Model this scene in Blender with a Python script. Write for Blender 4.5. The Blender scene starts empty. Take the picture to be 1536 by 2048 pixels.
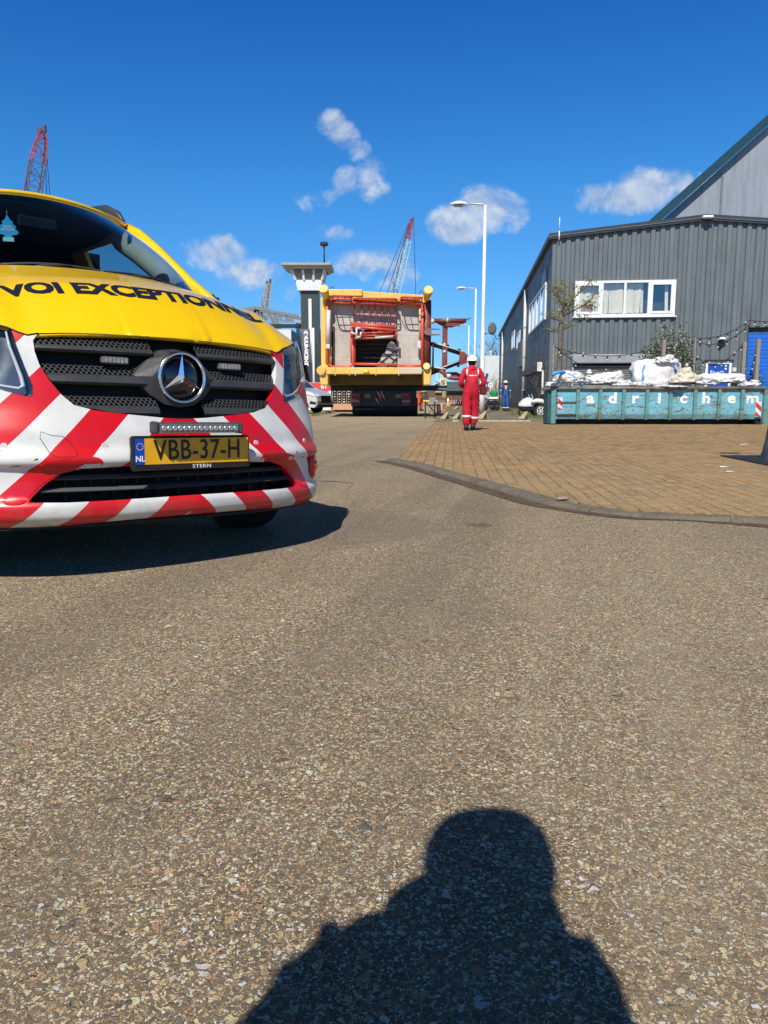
import bpy, bmesh, math, random
from math import sin, cos, pi, radians, atan, tan, sqrt, hypot
from mathutils import Vector, Matrix, noise
from mathutils.geometry import delaunay_2d_cdt
from mathutils.bvhtree import BVHTree
random.seed(7)
scene = bpy.context.scene
COL = scene.collection

# ------------------------------------------------------------------ camera
F, YH, H = 1538.0, 797.0, 0.74
TH = atan((1024 - YH) / F)
cd = bpy.data.cameras.new("camera"); cam = bpy.data.objects.new("camera", cd); COL.objects.link(cam)
cam.location = (0, 0, H); cam.rotation_euler = (pi/2 - TH, 0, 0)
cd.sensor_fit = 'HORIZONTAL'; cd.sensor_width = 36; cd.lens = 36 * F / 1536
cd.clip_start = 0.05; cd.clip_end = 3000
scene.camera = cam
scene.render.resolution_x = 768; scene.render.resolution_y = 1024

# ------------------------------------------------------------------ light
SUN_EL, SUN_AZ = radians(48), radians(14)      # azimuth: shadows fall away from the camera, a little to the right
world = bpy.data.worlds.new("World"); scene.world = world; world.use_nodes = True
sd = bpy.data.lights.new("sun", 'SUN'); sd.energy = 4.8; sd.angle = radians(.5); sd.color = (1, .95, .87)
sun = bpy.data.objects.new("sun", sd); COL.objects.link(sun)
ldir = Vector((sin(SUN_AZ)*cos(SUN_EL), cos(SUN_AZ)*cos(SUN_EL), -sin(SUN_EL)))
sun.rotation_euler = ldir.to_track_quat('-Z', 'Y').to_euler(); sun.location = (-2, -8, 12)
scene.view_settings.view_transform = 'Standard'; scene.view_settings.look = 'None'
scene.view_settings.exposure = 0.15; scene.view_settings.gamma = 1
try:
    scene.cycles.max_bounces = 8; scene.cycles.transparent_max_bounces = 24; scene.cycles.caustics_reflective = False
except Exception: pass

def ray(px, py):
    a = (px - 768) / F; b = (1024 - py) / F
    return Vector((a, cos(TH) + b*sin(TH), -sin(TH) + b*cos(TH)))
def G(px, py, z=0.0):
    r = ray(px, py); t = (z - H) / r.z
    return Vector((r.x*t, r.y*t, z))
def AT(px, py, Y):
    r = ray(px, py); t = Y / r.y
    return Vector((r.x*t, Y, H + r.z*t))
def ONPLANE(px, py, o, u):      # vertical plane through o with horizontal direction u -> (s along u, z, point)
    r = ray(px, py); n = Vector((-u.y, u.x, 0))
    t = (o - Vector((0, 0, H))).dot(n) / r.dot(n)
    p = Vector((0, 0, H)) + r*t
    return (p - o).dot(u), p.z, p

# ------------------------------------------------------------------ materials
def nmat(name):
    m = bpy.data.materials.new(name); m.use_nodes = True
    nt = m.node_tree; nt.nodes.clear()
    out = nt.nodes.new('ShaderNodeOutputMaterial'); b = nt.nodes.new('ShaderNodeBsdfPrincipled')
    nt.links.new(b.outputs[0], out.inputs[0])
    return m, nt, b
class NT:
    def __init__(s, nt): s.nt = nt
    def n(s, t, **kw):
        x = s.nt.nodes.new(t)
        for k, v in kw.items(): setattr(x, k, v)
        return x
    def l(s, a, b): s.nt.links.new(a, b)
    def sock(s, v, inp):
        if isinstance(v, (int, float)): inp.default_value = v
        elif isinstance(v, (tuple, list)): inp.default_value = v if len(v) == len(inp.default_value) else tuple(v)[:len(inp.default_value)]
        else: s.l(v, inp)
    def math(s, op, a, b=0.0, c=0.0, clamp=False):
        x = s.n('ShaderNodeMath', operation=op, use_clamp=clamp)
        s.sock(a, x.inputs[0]); s.sock(b, x.inputs[1]); s.sock(c, x.inputs[2]); return x.outputs[0]
    def mix(s, f, a, b, blend='MIX'):
        x = s.n('ShaderNodeMix', data_type='RGBA', blend_type=blend)
        s.sock(f, x.inputs['Factor']); s.sock(c4(a), x.inputs[6]); s.sock(c4(b), x.inputs[7]); return x.outputs[2]
    def noise(s, vec, scale, detail=3, rough=.5, dist=0.0):
        x = s.n('ShaderNodeTexNoise'); x.inputs['Scale'].default_value = scale; x.inputs['Detail'].default_value = detail
        x.inputs['Roughness'].default_value = rough; x.inputs['Distortion'].default_value = dist
        if vec is not None: s.l(vec, x.inputs['Vector'])
        return x.outputs[0]
    def vor(s, vec, scale, feature='F1', rnd=1.0):
        x = s.n('ShaderNodeTexVoronoi', feature=feature); x.inputs['Scale'].default_value = scale
        x.inputs['Randomness'].default_value = rnd
        if vec is not None: s.l(vec, x.inputs['Vector'])
        return x
    def obj(s): return s.n('ShaderNodeTexCoord').outputs['Object']
    def pos(s): return s.n('ShaderNodeNewGeometry').outputs['Position']
    def sep(s, v):
        x = s.n('ShaderNodeSeparateXYZ'); s.l(v, x.inputs[0]); return x.outputs
    def comb(s, a, b, c):
        x = s.n('ShaderNodeCombineXYZ'); s.sock(a, x.inputs[0]); s.sock(b, x.inputs[1]); s.sock(c, x.inputs[2]); return x.outputs[0]
    def mapr(s, v, a, b, c=0.0, d=1.0, smooth=False):
        x = s.n('ShaderNodeMapRange'); x.interpolation_type = 'SMOOTHSTEP' if smooth else 'LINEAR'
        s.sock(v, x.inputs[0]); x.inputs[1].default_value = a; x.inputs[2].default_value = b
        x.inputs[3].default_value = c; x.inputs[4].default_value = d; return x.outputs[0]
    def ramp(s, v, stops, const=False):
        x = s.n('ShaderNodeValToRGB'); cr = x.color_ramp
        if const: cr.interpolation = 'CONSTANT'
        cr.elements[0].position = stops[0][0]; cr.elements[0].color = c4(stops[0][1])
        cr.elements[1].position = stops[-1][0]; cr.elements[1].color = c4(stops[-1][1])
        for p, c in stops[1:-1]:
            e = cr.elements.new(p); e.color = c4(c)
        s.sock(v, x.inputs[0]); return x.outputs[0]
    def bump(s, h, strength=.3, dist=.01, normal=None):
        x = s.n('ShaderNodeBump'); x.inputs['Strength'].default_value = strength; x.inputs['Distance'].default_value = dist
        s.l(h, x.inputs['Height'])
        if normal is not None: s.l(normal, x.inputs['Normal'])
        return x.outputs[0]
def c4(c):
    if isinstance(c, (tuple, list)) and len(c) == 3: return (c[0], c[1], c[2], 1.0)
    return c
def M(name, col, rough=.5, metal=0.0, var=.12, vscale=3.0, bump=0.0, bscale=40.0, coat=0.0, spec=.5, dirt=None, dscale=1.5, damt=.5):
    m, nt, b = nmat(name); N = NT(nt); v = N.obj()
    col2 = tuple(max(0, c*(1-var)) for c in col); col3 = tuple(min(1, c*(1+var)) for c in col)
    f = N.noise(v, vscale, 4, .6)
    c = N.mix(N.mapr(f, .3, .7), col2, col3)
    if dirt is not None:
        g = N.noise(v, dscale, 6, .65)
        c = N.mix(N.math('MULTIPLY', N.mapr(g, .5, .68), damt), c, dirt)
    N.sock(c, b.inputs['Base Color'])
    b.inputs['Roughness'].default_value = rough; b.inputs['Metallic'].default_value = metal
    b.inputs['Specular IOR Level'].default_value = spec
    if rough > .12:
        N.l(N.mapr(N.noise(v, vscale*4, 3), .3, .7, rough*.85, min(1, rough*1.15)), b.inputs['Roughness'])
    if coat: b.inputs['Coat Weight'].default_value = coat; b.inputs['Coat Roughness'].default_value = .05
    if bump: N.l(N.bump(N.noise(v, bscale, 4, .6), bump, .01), b.inputs['Normal'])
    return m

# ------------------------------------------------------------------ object helpers
def put(o, parent=None):
    COL.objects.link(o)
    if parent is not None: o.parent = parent
    return o
def thing(name, label, cat, loc=(0, 0, 0), rz=0.0, group=None, rot=None):
    o = bpy.data.objects.new(name, None); COL.objects.link(o); o.empty_display_size = .2
    o.location = loc; o.rotation_euler = rot if rot else (0, 0, rz)
    o['label'] = label; o['category'] = cat
    if group: o['group'] = group
    return o
def tag(o, label, cat, group=None):
    o['label'] = label; o['category'] = cat
    if group: o['group'] = group
    return o
def structure(o): o['kind'] = 'structure'; return o
def stuff(o, label=None, cat=None):
    o['kind'] = 'stuff'
    if label: o['label'] = label; o['category'] = cat
    return o
def copy_tree(o, parent=None):
    c = o.copy(); COL.objects.link(c); c.parent = parent
    for ch in [x for x in ALLOBJ() if x.parent == o]: copy_tree(ch, c)
    return c
def ALLOBJ(): return list(COL.objects)

class MB:
    """collects shapes and links them as ONE mesh object"""
    def __init__(s): s.v = []; s.f = []; s.mi = []; s.sm = []; s.cur = 0; s.smooth = False
    def add(s, vs, fs):
        k = len(s.v); s.v += [tuple(p) for p in vs]
        for f in fs: s.f.append(tuple(i + k for i in f)); s.mi.append(s.cur); s.sm.append(s.smooth)
        return s
    def box(s, c, size, rz=0.0, mat=None):
        hx, hy, hz = size[0]/2, size[1]/2, size[2]/2
        P = [Vector((x, y, z)) for z in (-hz, hz) for x, y in ((-hx, -hy), (hx, -hy), (hx, hy), (-hx, hy))]
        R = mat if mat else Matrix.Rotation(rz, 3, 'Z')
        P = [R @ p + Vector(c) for p in P]
        return s.add(P, [(0, 3, 2, 1), (4, 5, 6, 7), (0, 1, 5, 4), (1, 2, 6, 5), (2, 3, 7, 6), (3, 0, 4, 7)])
    def b2(s, a, b):
        return s.box([(a[i]+b[i])/2 for i in range(3)], [abs(a[i]-b[i]) for i in range(3)])
    def cbox(s, c, size, ch, rz=0.0):
        """chamfered box"""
        hx, hy, hz = size[0]/2, size[1]/2, size[2]/2
        P = [(-hx+ch, -hy), (hx-ch, -hy), (hx, -hy+ch), (hx, hy-ch), (hx-ch, hy), (-hx+ch, hy), (-hx, hy-ch), (-hx, -hy+ch)]
        Q = [(x*(hx-ch)/hx, y*(hy-ch)/hy) for x, y in P]
        R = Matrix.Rotation(rz, 3, 'Z'); C = Vector(c)
        V = []
        for ring, z in ((Q, -hz), (P, -hz+ch), (P, hz-ch), (Q, hz)): V += [R @ Vector((x, y, z)) + C for x, y in ring]
        Fs = [tuple(range(7, -1, -1)), tuple(range(24, 32))]
        for k in range(3):
            for i in range(8): Fs.append((k*8+i, k*8+(i+1) % 8, k*8+8+(i+1) % 8, k*8+8+i))
        return s.add(V, Fs)
    def bar(s, p0, p1, w, h=None, up=(0, 0, 1)):
        p0, p1 = Vector(p0), Vector(p1); h = h or w
        d = (p1-p0); L = d.length; d.normalize(); up = Vector(up)
        if abs(d.dot(up)) > .98: up = Vector((0, 1, 0)) if abs(d.y) < .9 else Vector((1, 0, 0))
        x = d.cross(up).normalized(); y = x.cross(d).normalized()
        V = []
        for q in (p0, p1):
            for a, b in ((-w/2, -h/2), (w/2, -h/2), (w/2, h/2), (-w/2, h/2)): V.append(q + x*a + y*b)
        return s.add(V, [(0, 1, 2, 3), (7, 6, 5, 4), (0, 4, 5, 1), (1, 5, 6, 2), (2, 6, 7, 3), (3, 7, 4, 0)])
    def tube(s, pts, r, n=10, cap=True, closed=False):
        pts = [Vector(p) for p in pts]; m = len(pts)
        rs = r if isinstance(r, (list, tuple)) else [r]*m
        k = len(s.v); prev = None; V = []
        for i, p in enumerate(pts):
            if closed: d = pts[(i+1) % m] - pts[i-1]
            else: d = pts[min(i+1, m-1)] - pts[max(i-1, 0)]
            d.normalize()
            if prev is None:
                a = Vector((0, 0, 1)) if abs(d.z) < .9 else Vector((1, 0, 0))
                x = d.cross(a).normalized()
            else:
                x = (prev - d*prev.dot(d)); x.normalize()
            prev = x; y = d.cross(x)
            for j in range(n):
                t = 2*pi*j/n; V.append(p + (x*cos(t) + y*sin(t))*rs[i])
        Fs = []
        for i in range(m if closed else m-1):
            i2 = (i+1) % m
            for j in range(n): Fs.append((i*n+j, i*n+(j+1) % n, i2*n+(j+1) % n, i2*n+j))
        sm = s.smooth; s.smooth = True; s.add(V, Fs); s.smooth = sm
        if cap and not closed:
            s.f.append(tuple(k+j for j in range(n-1, -1, -1))); s.mi.append(s.cur); s.sm.append(False)
            s.f.append(tuple(k+(m-1)*n+j for j in range(n))); s.mi.append(s.cur); s.sm.append(False)
        return s
    def lathe(s, prof, c=(0, 0, 0), axis='Z', n=24, smooth=True):
        V = []; 
        for r, h in prof:
            for j in range(n):
                t = 2*pi*j/n; a, b = r*cos(t), r*sin(t)
                p = {'Z': (a, b, h), 'Y': (a, h, b), 'X': (h, a, b)}[axis]
                V.append((p[0]+c[0], p[1]+c[1], p[2]+c[2]))
        Fs = []
        for i in range(len(prof)-1):
            for j in range(n): Fs.append((i*n+j, i*n+(j+1) % n, (i+1)*n+(j+1) % n, (i+1)*n+j))
        sm = s.smooth; s.smooth = smooth; s.add(V, Fs); s.smooth = sm
        return s
    def prism(s, poly, z0, z1, fn=None):
        """poly: 2D points; fn maps (a, b, h) -> 3D"""
        fn = fn or (lambda a, b, h: (a, b, h)); n = len(poly)
        V = [fn(a, b, z0) for a, b in poly] + [fn(a, b, z1) for a, b in poly]
        return s.add(V, [tuple(range(n-1, -1, -1)), tuple(range(n, 2*n))] + [(i, (i+1) % n, n+(i+1) % n, n+i) for i in range(n)])
    def grid(s, rows, closed=False, smooth=True):
        n = len(rows[0]); V = [p for r in rows for p in r]; Fs = []
        for i in range(len(rows)-1):
            for j in range(n if closed else n-1):
                Fs.append((i*n+j, i*n+(j+1) % n, (i+1)*n+(j+1) % n, (i+1)*n+j))
        sm = s.smooth; s.smooth = smooth; s.add(V, Fs); s.smooth = sm
        return s
    def build(s, name, mats, parent=None, bevel=0.0, solid=0.0, recalc=True):
        me = bpy.data.meshes.new(name); me.from_pydata(s.v, [], s.f)
        mats = mats if isinstance(mats, (list, tuple)) else [mats]
        for m in mats: me.materials.append(m)
        for p, i, sm in zip(me.polygons, s.mi, s.sm): p.material_index = i; p.use_smooth = sm
        if recalc:
            bm = bmesh.new(); bm.from_mesh(me); bmesh.ops.recalc_face_normals(bm, faces=bm.faces); bm.to_mesh(me); bm.free()
        o = bpy.data.objects.new(name, me); put(o, parent)
        if solid: 
            md = o.modifiers.new('solid', 'SOLIDIFY'); md.thickness = solid; md.offset = -1
        if bevel:
            md = o.modifiers.new('bevel', 'BEVEL'); md.width = bevel; md.segments = 2; md.limit_method = 'ANGLE'
        return o

def mesh_eval(o):
    dg = bpy.context.evaluated_depsgraph_get(); dg.update()
    return bpy.data.meshes.new_from_object(o.evaluated_get(dg))
def textmesh(body, size=1.0, bold=0.0, extrude=0.0, align='CENTER', sx=1.0, space=1.0, res=3):
    cu = bpy.data.curves.new('txt', 'FONT'); cu.body = body; cu.size = size; cu.align_x = align; cu.align_y = 'CENTER'
    cu.offset = bold; cu.extrude = extrude; cu.space_character = space; cu.resolution_u = res
    o = bpy.data.objects.new('txt', cu); COL.objects.link(o); me = mesh_eval(o)
    bpy.data.objects.remove(o); bpy.data.curves.remove(cu)
    if sx != 1.0:
        for v in me.vertices: v.co.x *= sx
    return me
def text(name, body, size, mtx, mat, parent=None, **kw):
    me = textmesh(body, size, **kw); me.name = name; me.transform(mtx); me.materials.append(mat)
    o = bpy.data.objects.new(name, me); return put(o, parent)
def basis(o, x, y):
    """matrix: local x -> x dir, local y -> y dir, origin o"""
    x = Vector(x).normalized(); y = Vector(y).normalized(); z = x.cross(y)
    return Matrix(((x.x, y.x, z.x, o[0]), (x.y, y.y, z.y, o[1]), (x.z, y.z, z.z, o[2]), (0, 0, 0, 1)))
def dens(poly, d):
    out = []
    n = len(poly)
    for i in range(n):
        a, b = Vector(poly[i]), Vector(poly[(i+1) % n]); k = max(1, int((b-a).length/d))
        for j in range(k): out.append(a.lerp(b, j/k))
    return out
def smoothpoly(poly, it=1):
    """one Chaikin pass on a closed polygon"""
    for _ in range(it):
        o = []
        n = len(poly)
        for i in range(n):
            a, b = poly[i], poly[(i+1) % n]
            o += [(a[0]*.75+b[0]*.25, a[1]*.75+b[1]*.25), (a[0]*.25+b[0]*.75, a[1]*.25+b[1]*.75)]
        poly = o
    return poly
def inside(p, poly):
    c = False; n = len(poly); x, y = p
    for i in range(n):
        x1, y1 = poly[i]; x2, y2 = poly[(i+1) % n]
        if (y1 > y) != (y2 > y) and x < (x2-x1)*(y-y1)/(y2-y1)+x1: c = not c
    return c
def panel(name, outer, holes, surf, mat, parent=None, d=.03, thick=.012, tdir=None, lift=0.0, step=None):
    """a sheet bounded by a 2D outline (with holes) laid on surf(u, v) with its edges turned back by thick"""
    loops = [dens(outer, step or d*.5)] + [dens(h, step or d*.5) for h in holes]
    V, E = [], []
    for L in loops:
        k = len(V); V += [Vector(p) for p in L]; E += [(k+i, k+(i+1) % len(L)) for i in range(len(L))]
    us = [p[0] for p in loops[0]]; vs = [p[1] for p in loops[0]]
    nx = int((max(us)-min(us))/d)+1; ny = int((max(vs)-min(vs))/d)+1
    polys = [[tuple(p) for p in L] for L in loops]
    for i in range(nx+1):
        for j in range(ny+1):
            p = (min(us)+i*d+.37*d*(j % 2), min(vs)+j*d)
            if inside(p, polys[0]) and not any(inside(p, h) for h in polys[1:]): V.append(Vector(p))
    r = delaunay_2d_cdt(V, E, [], 0, 1e-6)
    co, tris = r[0], r[2]
    fs = []
    for t in tris:
        c = (sum(co[i][0] for i in t)/3, sum(co[i][1] for i in t)/3)
        if inside(c, polys[0]) and not any(inside(c, h) for h in polys[1:]): fs.append(tuple(t))
    P = [Vector(surf(p[0], p[1])) for p in co]
    e = 1e-3; Nn = []
    for p in co:
        a = Vector(surf(p[0]+e, p[1])) - Vector(surf(p[0]-e, p[1])); b = Vector(surf(p[0], p[1]+e)) - Vector(surf(p[0], p[1]-e))
        n = a.cross(b)
        n = n.normalized() if n.length > 1e-12 else Vector((0, -1, 0)); Nn.append(n)
    if lift: P = [p + n*lift for p, n in zip(P, Nn)]
    # boundary edges
    cnt = {}
    for f in fs:
        for i in range(3):
            a, b = f[i], f[(i+1) % 3]; key = (min(a, b), max(a, b)); cnt.setdefault(key, []).append((a, b))
    nv = len(P); back = {}; sides = []
    PV = list(P)
    for key, l in cnt.items():
        if len(l) == 1:
            for q in key:
                if q not in back:
                    back[q] = len(PV); PV.append(P[q] - Nn[q]*thick)
            a, b = l[0]; sides.append((b, a, back[a], back[b]))
    me = bpy.data.meshes.new(name); me.from_pydata([tuple(p) for p in PV], [], fs + sides)
    me.materials.append(mat)
    for i, p in enumerate(me.polygons): p.use_smooth = i < len(fs)
    # sharp boundary so that the face shading stays clean
    se = set((min(a, b), max(a, b)) for a, b, _, _ in sides)
    for ed in me.edges:
        if (min(ed.vertices), max(ed.vertices)) in se: ed.use_edge_sharp = True
    o = bpy.data.objects.new(name, me); put(o, parent)
    return o
def interp(x, tab):
    if x <= tab[0][0]: return tab[0][1]
    for (a, b), (c, d) in zip(tab, tab[1:]):
        if x <= c:
            return b + (d-b)*(x-a)/(c-a)
    return tab[-1][1]
def sinterp(x, tab):
    """smooth monotone-ish interpolation (Catmull-Rom)"""
    n = len(tab)
    if x <= tab[0][0]: return tab[0][1]
    if x >= tab[-1][0]: return tab[-1][1]
    for i in range(n-1):
        if x <= tab[i+1][0]:
            x0, y0 = tab[i]; x1, y1 = tab[i+1]; h = x1-x0; t = (x-x0)/h
            m0 = (tab[i+1][1]-tab[i-1][1])/(tab[i+1][0]-tab[i-1][0]) if i > 0 else (y1-y0)/h
            m1 = (tab[i+2][1]-tab[i][1])/(tab[i+2][0]-tab[i][0]) if i < n-2 else (y1-y0)/h
            return (2*t**3-3*t*t+1)*y0 + (t**3-2*t*t+t)*h*m0 + (-2*t**3+3*t*t)*y1 + (t**3-t*t)*h*m1

# ------------------------------------------------------------------ sky with its clouds
TINT = [(.30, .52, .96), (.28, .565, .93), (.175, .60, 1.0), (.095, .475, 1.0)]
def build_world():
    nt = world.node_tree; nt.nodes.clear(); N = NT(nt)
    out = N.n('ShaderNodeOutputWorld'); bg = N.n('ShaderNodeBackground'); bg.inputs[1].default_value = .12
    sky = N.n('ShaderNodeTexSky', sky_type='NISHITA'); sky.sun_disc = False
    sky.sun_elevation = SUN_EL; sky.sun_rotation = pi + SUN_AZ     # the sun stands behind the camera
    sky.altitude = 0; sky.air_density = 1.0; sky.dust_density = .1; sky.ozone_density = 1.6
    hs = N.n('ShaderNodeHueSaturation'); hs.inputs['Saturation'].default_value = 1.0; hs.inputs['Value'].default_value = 1.0
    hs.inputs['Hue'].default_value = .5
    N.l(sky.outputs[0], hs.inputs['Color'])
    d = N.n('ShaderNodeTexCoord').outputs['Generated']; x, y, z = N.sep(d)
    ys = N.math('MAXIMUM', y, .05)
    u = N.math('DIVIDE', x, ys); v = N.math('DIVIDE', z, ys)
    vec = N.comb(u, v, 0.0)
    n1 = N.noise(vec, 15, 8, .62, .4); n2 = N.noise(vec, 55, 5, .6)
    blobs = [  # direction in the sky (right, up per unit ahead), radii, thickness
        (430, 505, 62, 30, .95), (500, 545, 60, 28, .95), (560, 580, 45, 22, .5), (662, 246, 26, 22, .85), (688, 272, 30, 24, .9), (716, 300, 22, 18, .85),
        (692, 362, 30, 26, .55), (746, 358, 30, 36, .8), (640, 398, 48, 26, .35), (664, 466, 44, 16, .45),
        (735, 528, 62, 26, .9), (795, 545, 45, 36, .8), (915, 448, 55, 32, 1.1), (985, 415, 60, 38, 1.15), (1030, 425, 34, 34, 1.0),
        (1225, 398, 62, 27, 1.05), (1300, 380, 60, 36, 1.1), (1355, 372, 55, 32, 1.05), (1400, 370, 45, 24, .9)]
    tot = None
    for px, py, rx, ry, k in blobs:
        r = ray(px, py); cu, cv = r.x/r.y, r.z/r.y
        a = N.math('MULTIPLY', N.math('SUBTRACT', u, cu), F/rx/1.45); b = N.math('MULTIPLY', N.math('SUBTRACT', v, cv), F/ry/1.5)
        dd = N.math('ADD', N.math('MULTIPLY', a, a), N.math('MULTIPLY', b, b))
        m = N.math('MULTIPLY', N.math('SUBTRACT', 1.0, dd, clamp=True), k)
        tot = m if tot is None else N.math('MAXIMUM', tot, m)
    nn = N.math('ADD', N.math('MULTIPLY', N.math('SUBTRACT', n1, .5), 2.1), N.math('MULTIPLY', N.math('SUBTRACT', n2, .5), .70))
    dens_ = N.math('MULTIPLY', N.mapr(N.math('ADD', tot, N.math('MULTIPLY', nn, N.mapr(tot, 0, .25))), .24, 1.02, 0, 1, True), N.mapr(y, .1, .3))
    # sunlit tops, greyer cores
    vec2 = N.comb(u, N.math('ADD', v, .012), 0.0)
    sh = N.math('SUBTRACT', n1, N.noise(vec2, 15, 8, .62, .4))
    tint = N.ramp(z, [(0, TINT[0]), (.06, TINT[1]), (.25, TINT[2]), (.42, TINT[3]), (.60, (.035, .10, .17)), (1, (.012, .024, .036))])
    skyc = N.mix(1.0, hs.outputs[0], tint, 'MULTIPLY')
    cc = N.mix(N.mapr(sh, -.10, .12), (2.7, 3.5, 4.9), (5.6, 6.0, 6.5))
    c = N.mix(N.math('MULTIPLY', dens_, .80), skyc, cc)
    N.l(c, bg.inputs[0]); N.l(bg.outputs[0], out.inputs[0])
build_world()

# ------------------------------------------------------------------ ground
def asphalt_mat():
    m, nt, b = nmat('asphalt'); N = NT(nt); p = N.pos()
    # warp a little so that stones are not round cells
    w = N.n('ShaderNodeVectorMath', operation='ADD')
    wn = N.n('ShaderNodeTexNoise'); wn.inputs['Scale'].default_value = 90; N.l(p, wn.inputs['Vector'])
    ws = N.n('ShaderNodeVectorMath', operation='SCALE'); ws.inputs['Scale'].default_value = .012; N.l(wn.outputs['Color'], ws.inputs[0])
    N.l(p, w.inputs[0]); N.l(ws.outputs[0], w.inputs[1]); P = w.outputs[0]
    pal = [(0, (.07, .052, .035)), (.14, (.12, .09, .06)), (.3, (.185, .145, .098)), (.44, (.26, .205, .135)), (.58, (.36, .29, .19)),
           (.70, (.49, .41, .27)), (.78, (.60, .53, .40)), (.85, (.70, .66, .57)), (.90, (.40, .23, .15)), (.945, (.07, .078, .075)), (1.0, (.14, .135, .12))]
    pal = [(a, tuple(min(.85, q*1.86*k) for q, k in zip(c_, (1.10, 1.0, .86)))) for a, c_ in pal]
    def layer(scale, keep, rim, seedoff):
        off = N.n('ShaderNodeVectorMath', operation='ADD'); off.inputs[1].default_value = (seedoff, seedoff*.7, 0); N.l(P, off.inputs[0])
        v1 = N.vor(off.outputs[0], scale); v2 = N.vor(off.outputs[0], scale, 'DISTANCE_TO_EDGE')
        s = N.sep(v1.outputs['Color'])
        size = N.mapr(s[1], 0, 1, rim*.35, rim*2.4)
        body = N.math('MULTIPLY', N.mapr(N.math('SUBTRACT', v2.outputs['Distance'], size), 0, .05), N.math('GREATER_THAN', s[2], 1-keep))
        return body, N.ramp(s[0], pal), v2.outputs['Distance']
    b1, c1, d1 = layer(250, .80, .05, 0)       # fine grit
    b2, c2, d2 = layer(120, .46, .09, 3.3)     # chippings
    b3, c3, d3 = layer(56, .20, .12, 7.1)      # pebbles
    b4, c4_, d4 = layer(35, .045, .14, 12.7)    # big pebbles
    base = N.mix(N.noise(p, 420, 3, .7), (.095, .078, .058), (.27, .22, .16))
    c = N.mix(b1, base, c1); c = N.mix(b2, c, c2)
    c3d = N.mix(N.math('MULTIPLY', N.noise(p, 300, 3), .4), c3, (.24, .2, .14))
    c = N.mix(b3, c, c3d); v5 = N.sep(N.vor(p, 35).outputs['Color'])
    c4_ = N.mix(N.math('GREATER_THAN', v5[0], .66), c4_, N.mix(N.math('GREATER_THAN', v5[1], .5), (.62, .30, .20), (.10, .115, .105)))
    c = N.mix(N.math('MULTIPLY', b4, .92), c, c4_)
    gap = N.math('MULTIPLY', N.mapr(N.noise(p, 170, 4, .75), .56, .66), N.math('SUBTRACT', 1.0, N.math('MAXIMUM', b3, b4), clamp=True)); c = N.mix(N.math('MULTIPLY', gap, .75), c, (.030, .025, .020))
    # wear: paler and darker drifts, an oily stain, tyre-polished lanes
    big = N.noise(p, .55, 5, .6); mid = N.noise(p, 3.2, 5, .62)
    c = N.mix(N.math('MULTIPLY', N.mapr(mid, .42, .66), .30), c, (.38, .31, .215))
    c = N.mix(N.math('MULTIPLY', N.mapr(big, .5, .66), .42), c, (.22, .18, .13))
    # far away the dust colour takes over; tyre lanes, drips and worn spots break the evenness
    x, y, z = N.sep(p)
    lane = N.noise(N.comb(N.math('ADD', N.math('MULTIPLY', x, 1.5), N.math('MULTIPLY', y, -.35)), N.math('MULTIPLY', y, .10), 0.0), 1.0, 4, .55)
    c = N.mix(N.math('MULTIPLY', N.mapr(lane, .52, .62), .30), c, (.16, .132, .098)); c = N.mix(N.math('MULTIPLY', N.mapr(lane, .46, .36), .25), c, (.50, .41, .28))
    sv = N.vor(p, 1.3); sr = N.sep(sv.outputs['Color']); spot = N.math('MULTIPLY', N.mapr(N.math('ADD', sv.outputs['Distance'], N.math('MULTIPLY', mid, .25)), .27, .17), N.math('GREATER_THAN', sr[0], .72))
    c = N.mix(N.math('MULTIPLY', spot, .55), c, (.075, .060, .048))
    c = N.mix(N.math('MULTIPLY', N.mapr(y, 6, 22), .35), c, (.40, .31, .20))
    # round repair patch seen as a darker disc
    q = G(690, 1052); dx = N.math('MULTIPLY', N.math('SUBTRACT', x, q.x), 1.0); dy = N.math('SUBTRACT', y, q.y)
    rr = N.math('SQRT', N.math('ADD', N.math('MULTIPLY', dx, dx), N.math('MULTIPLY', N.math('MULTIPLY', dy, dy), .8)))
    rr = N.math('ADD', rr, N.math('MULTIPLY', N.math('SUBTRACT', mid, .5), .35))
    c = N.mix(N.math('MULTIPLY', N.mapr(rr, .62, .50), .38), c, (.19, .16, .13))
    vm = N.n('ShaderNodeVectorMath', operation='MULTIPLY'); N.l(c, vm.inputs[0]); vm.inputs[1].default_value = (1.13, 1.11, 1.10); c = vm.outputs[0]
    N.l(c, b.inputs['Base Color'])
    b.inputs['Roughness'].default_value = .78; b.inputs['Specular IOR Level'].default_value = .22
    h = N.math('ADD', N.math('MULTIPLY', N.math('MULTIPLY', b1, .35), 1.0), N.math('ADD', N.math('MULTIPLY', b2, .7), N.math('ADD', N.math('MULTIPLY', b3, 1.2), N.math('MULTIPLY', b4, 1.6))))
    h = N.math('ADD', h, N.math('MULTIPLY', N.noise(p, 700, 3, .7), .5))
    N.l(N.bump(h, 1.0, .0055), b.inputs['Normal'])
    N.l(N.mapr(N.math('MULTIPLY', b2, N.noise(p, 40, 2)), 0, .6, .9, .62), b.inputs['Roughness'])
    return m
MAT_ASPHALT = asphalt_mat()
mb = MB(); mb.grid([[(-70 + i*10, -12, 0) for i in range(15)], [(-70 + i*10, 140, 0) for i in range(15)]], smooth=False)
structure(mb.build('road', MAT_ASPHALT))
mb = MB(); R_ = 1400
mb.add([(-R_, -60, -.03), (R_, -60, -.03), (R_, R_, -.03), (-R_, R_, -.03)], [(0, 1, 2, 3)])
structure(mb.build('ground', M('far_ground', (.17, .15, .11), .9, var=.3, vscale=.05)))

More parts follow.
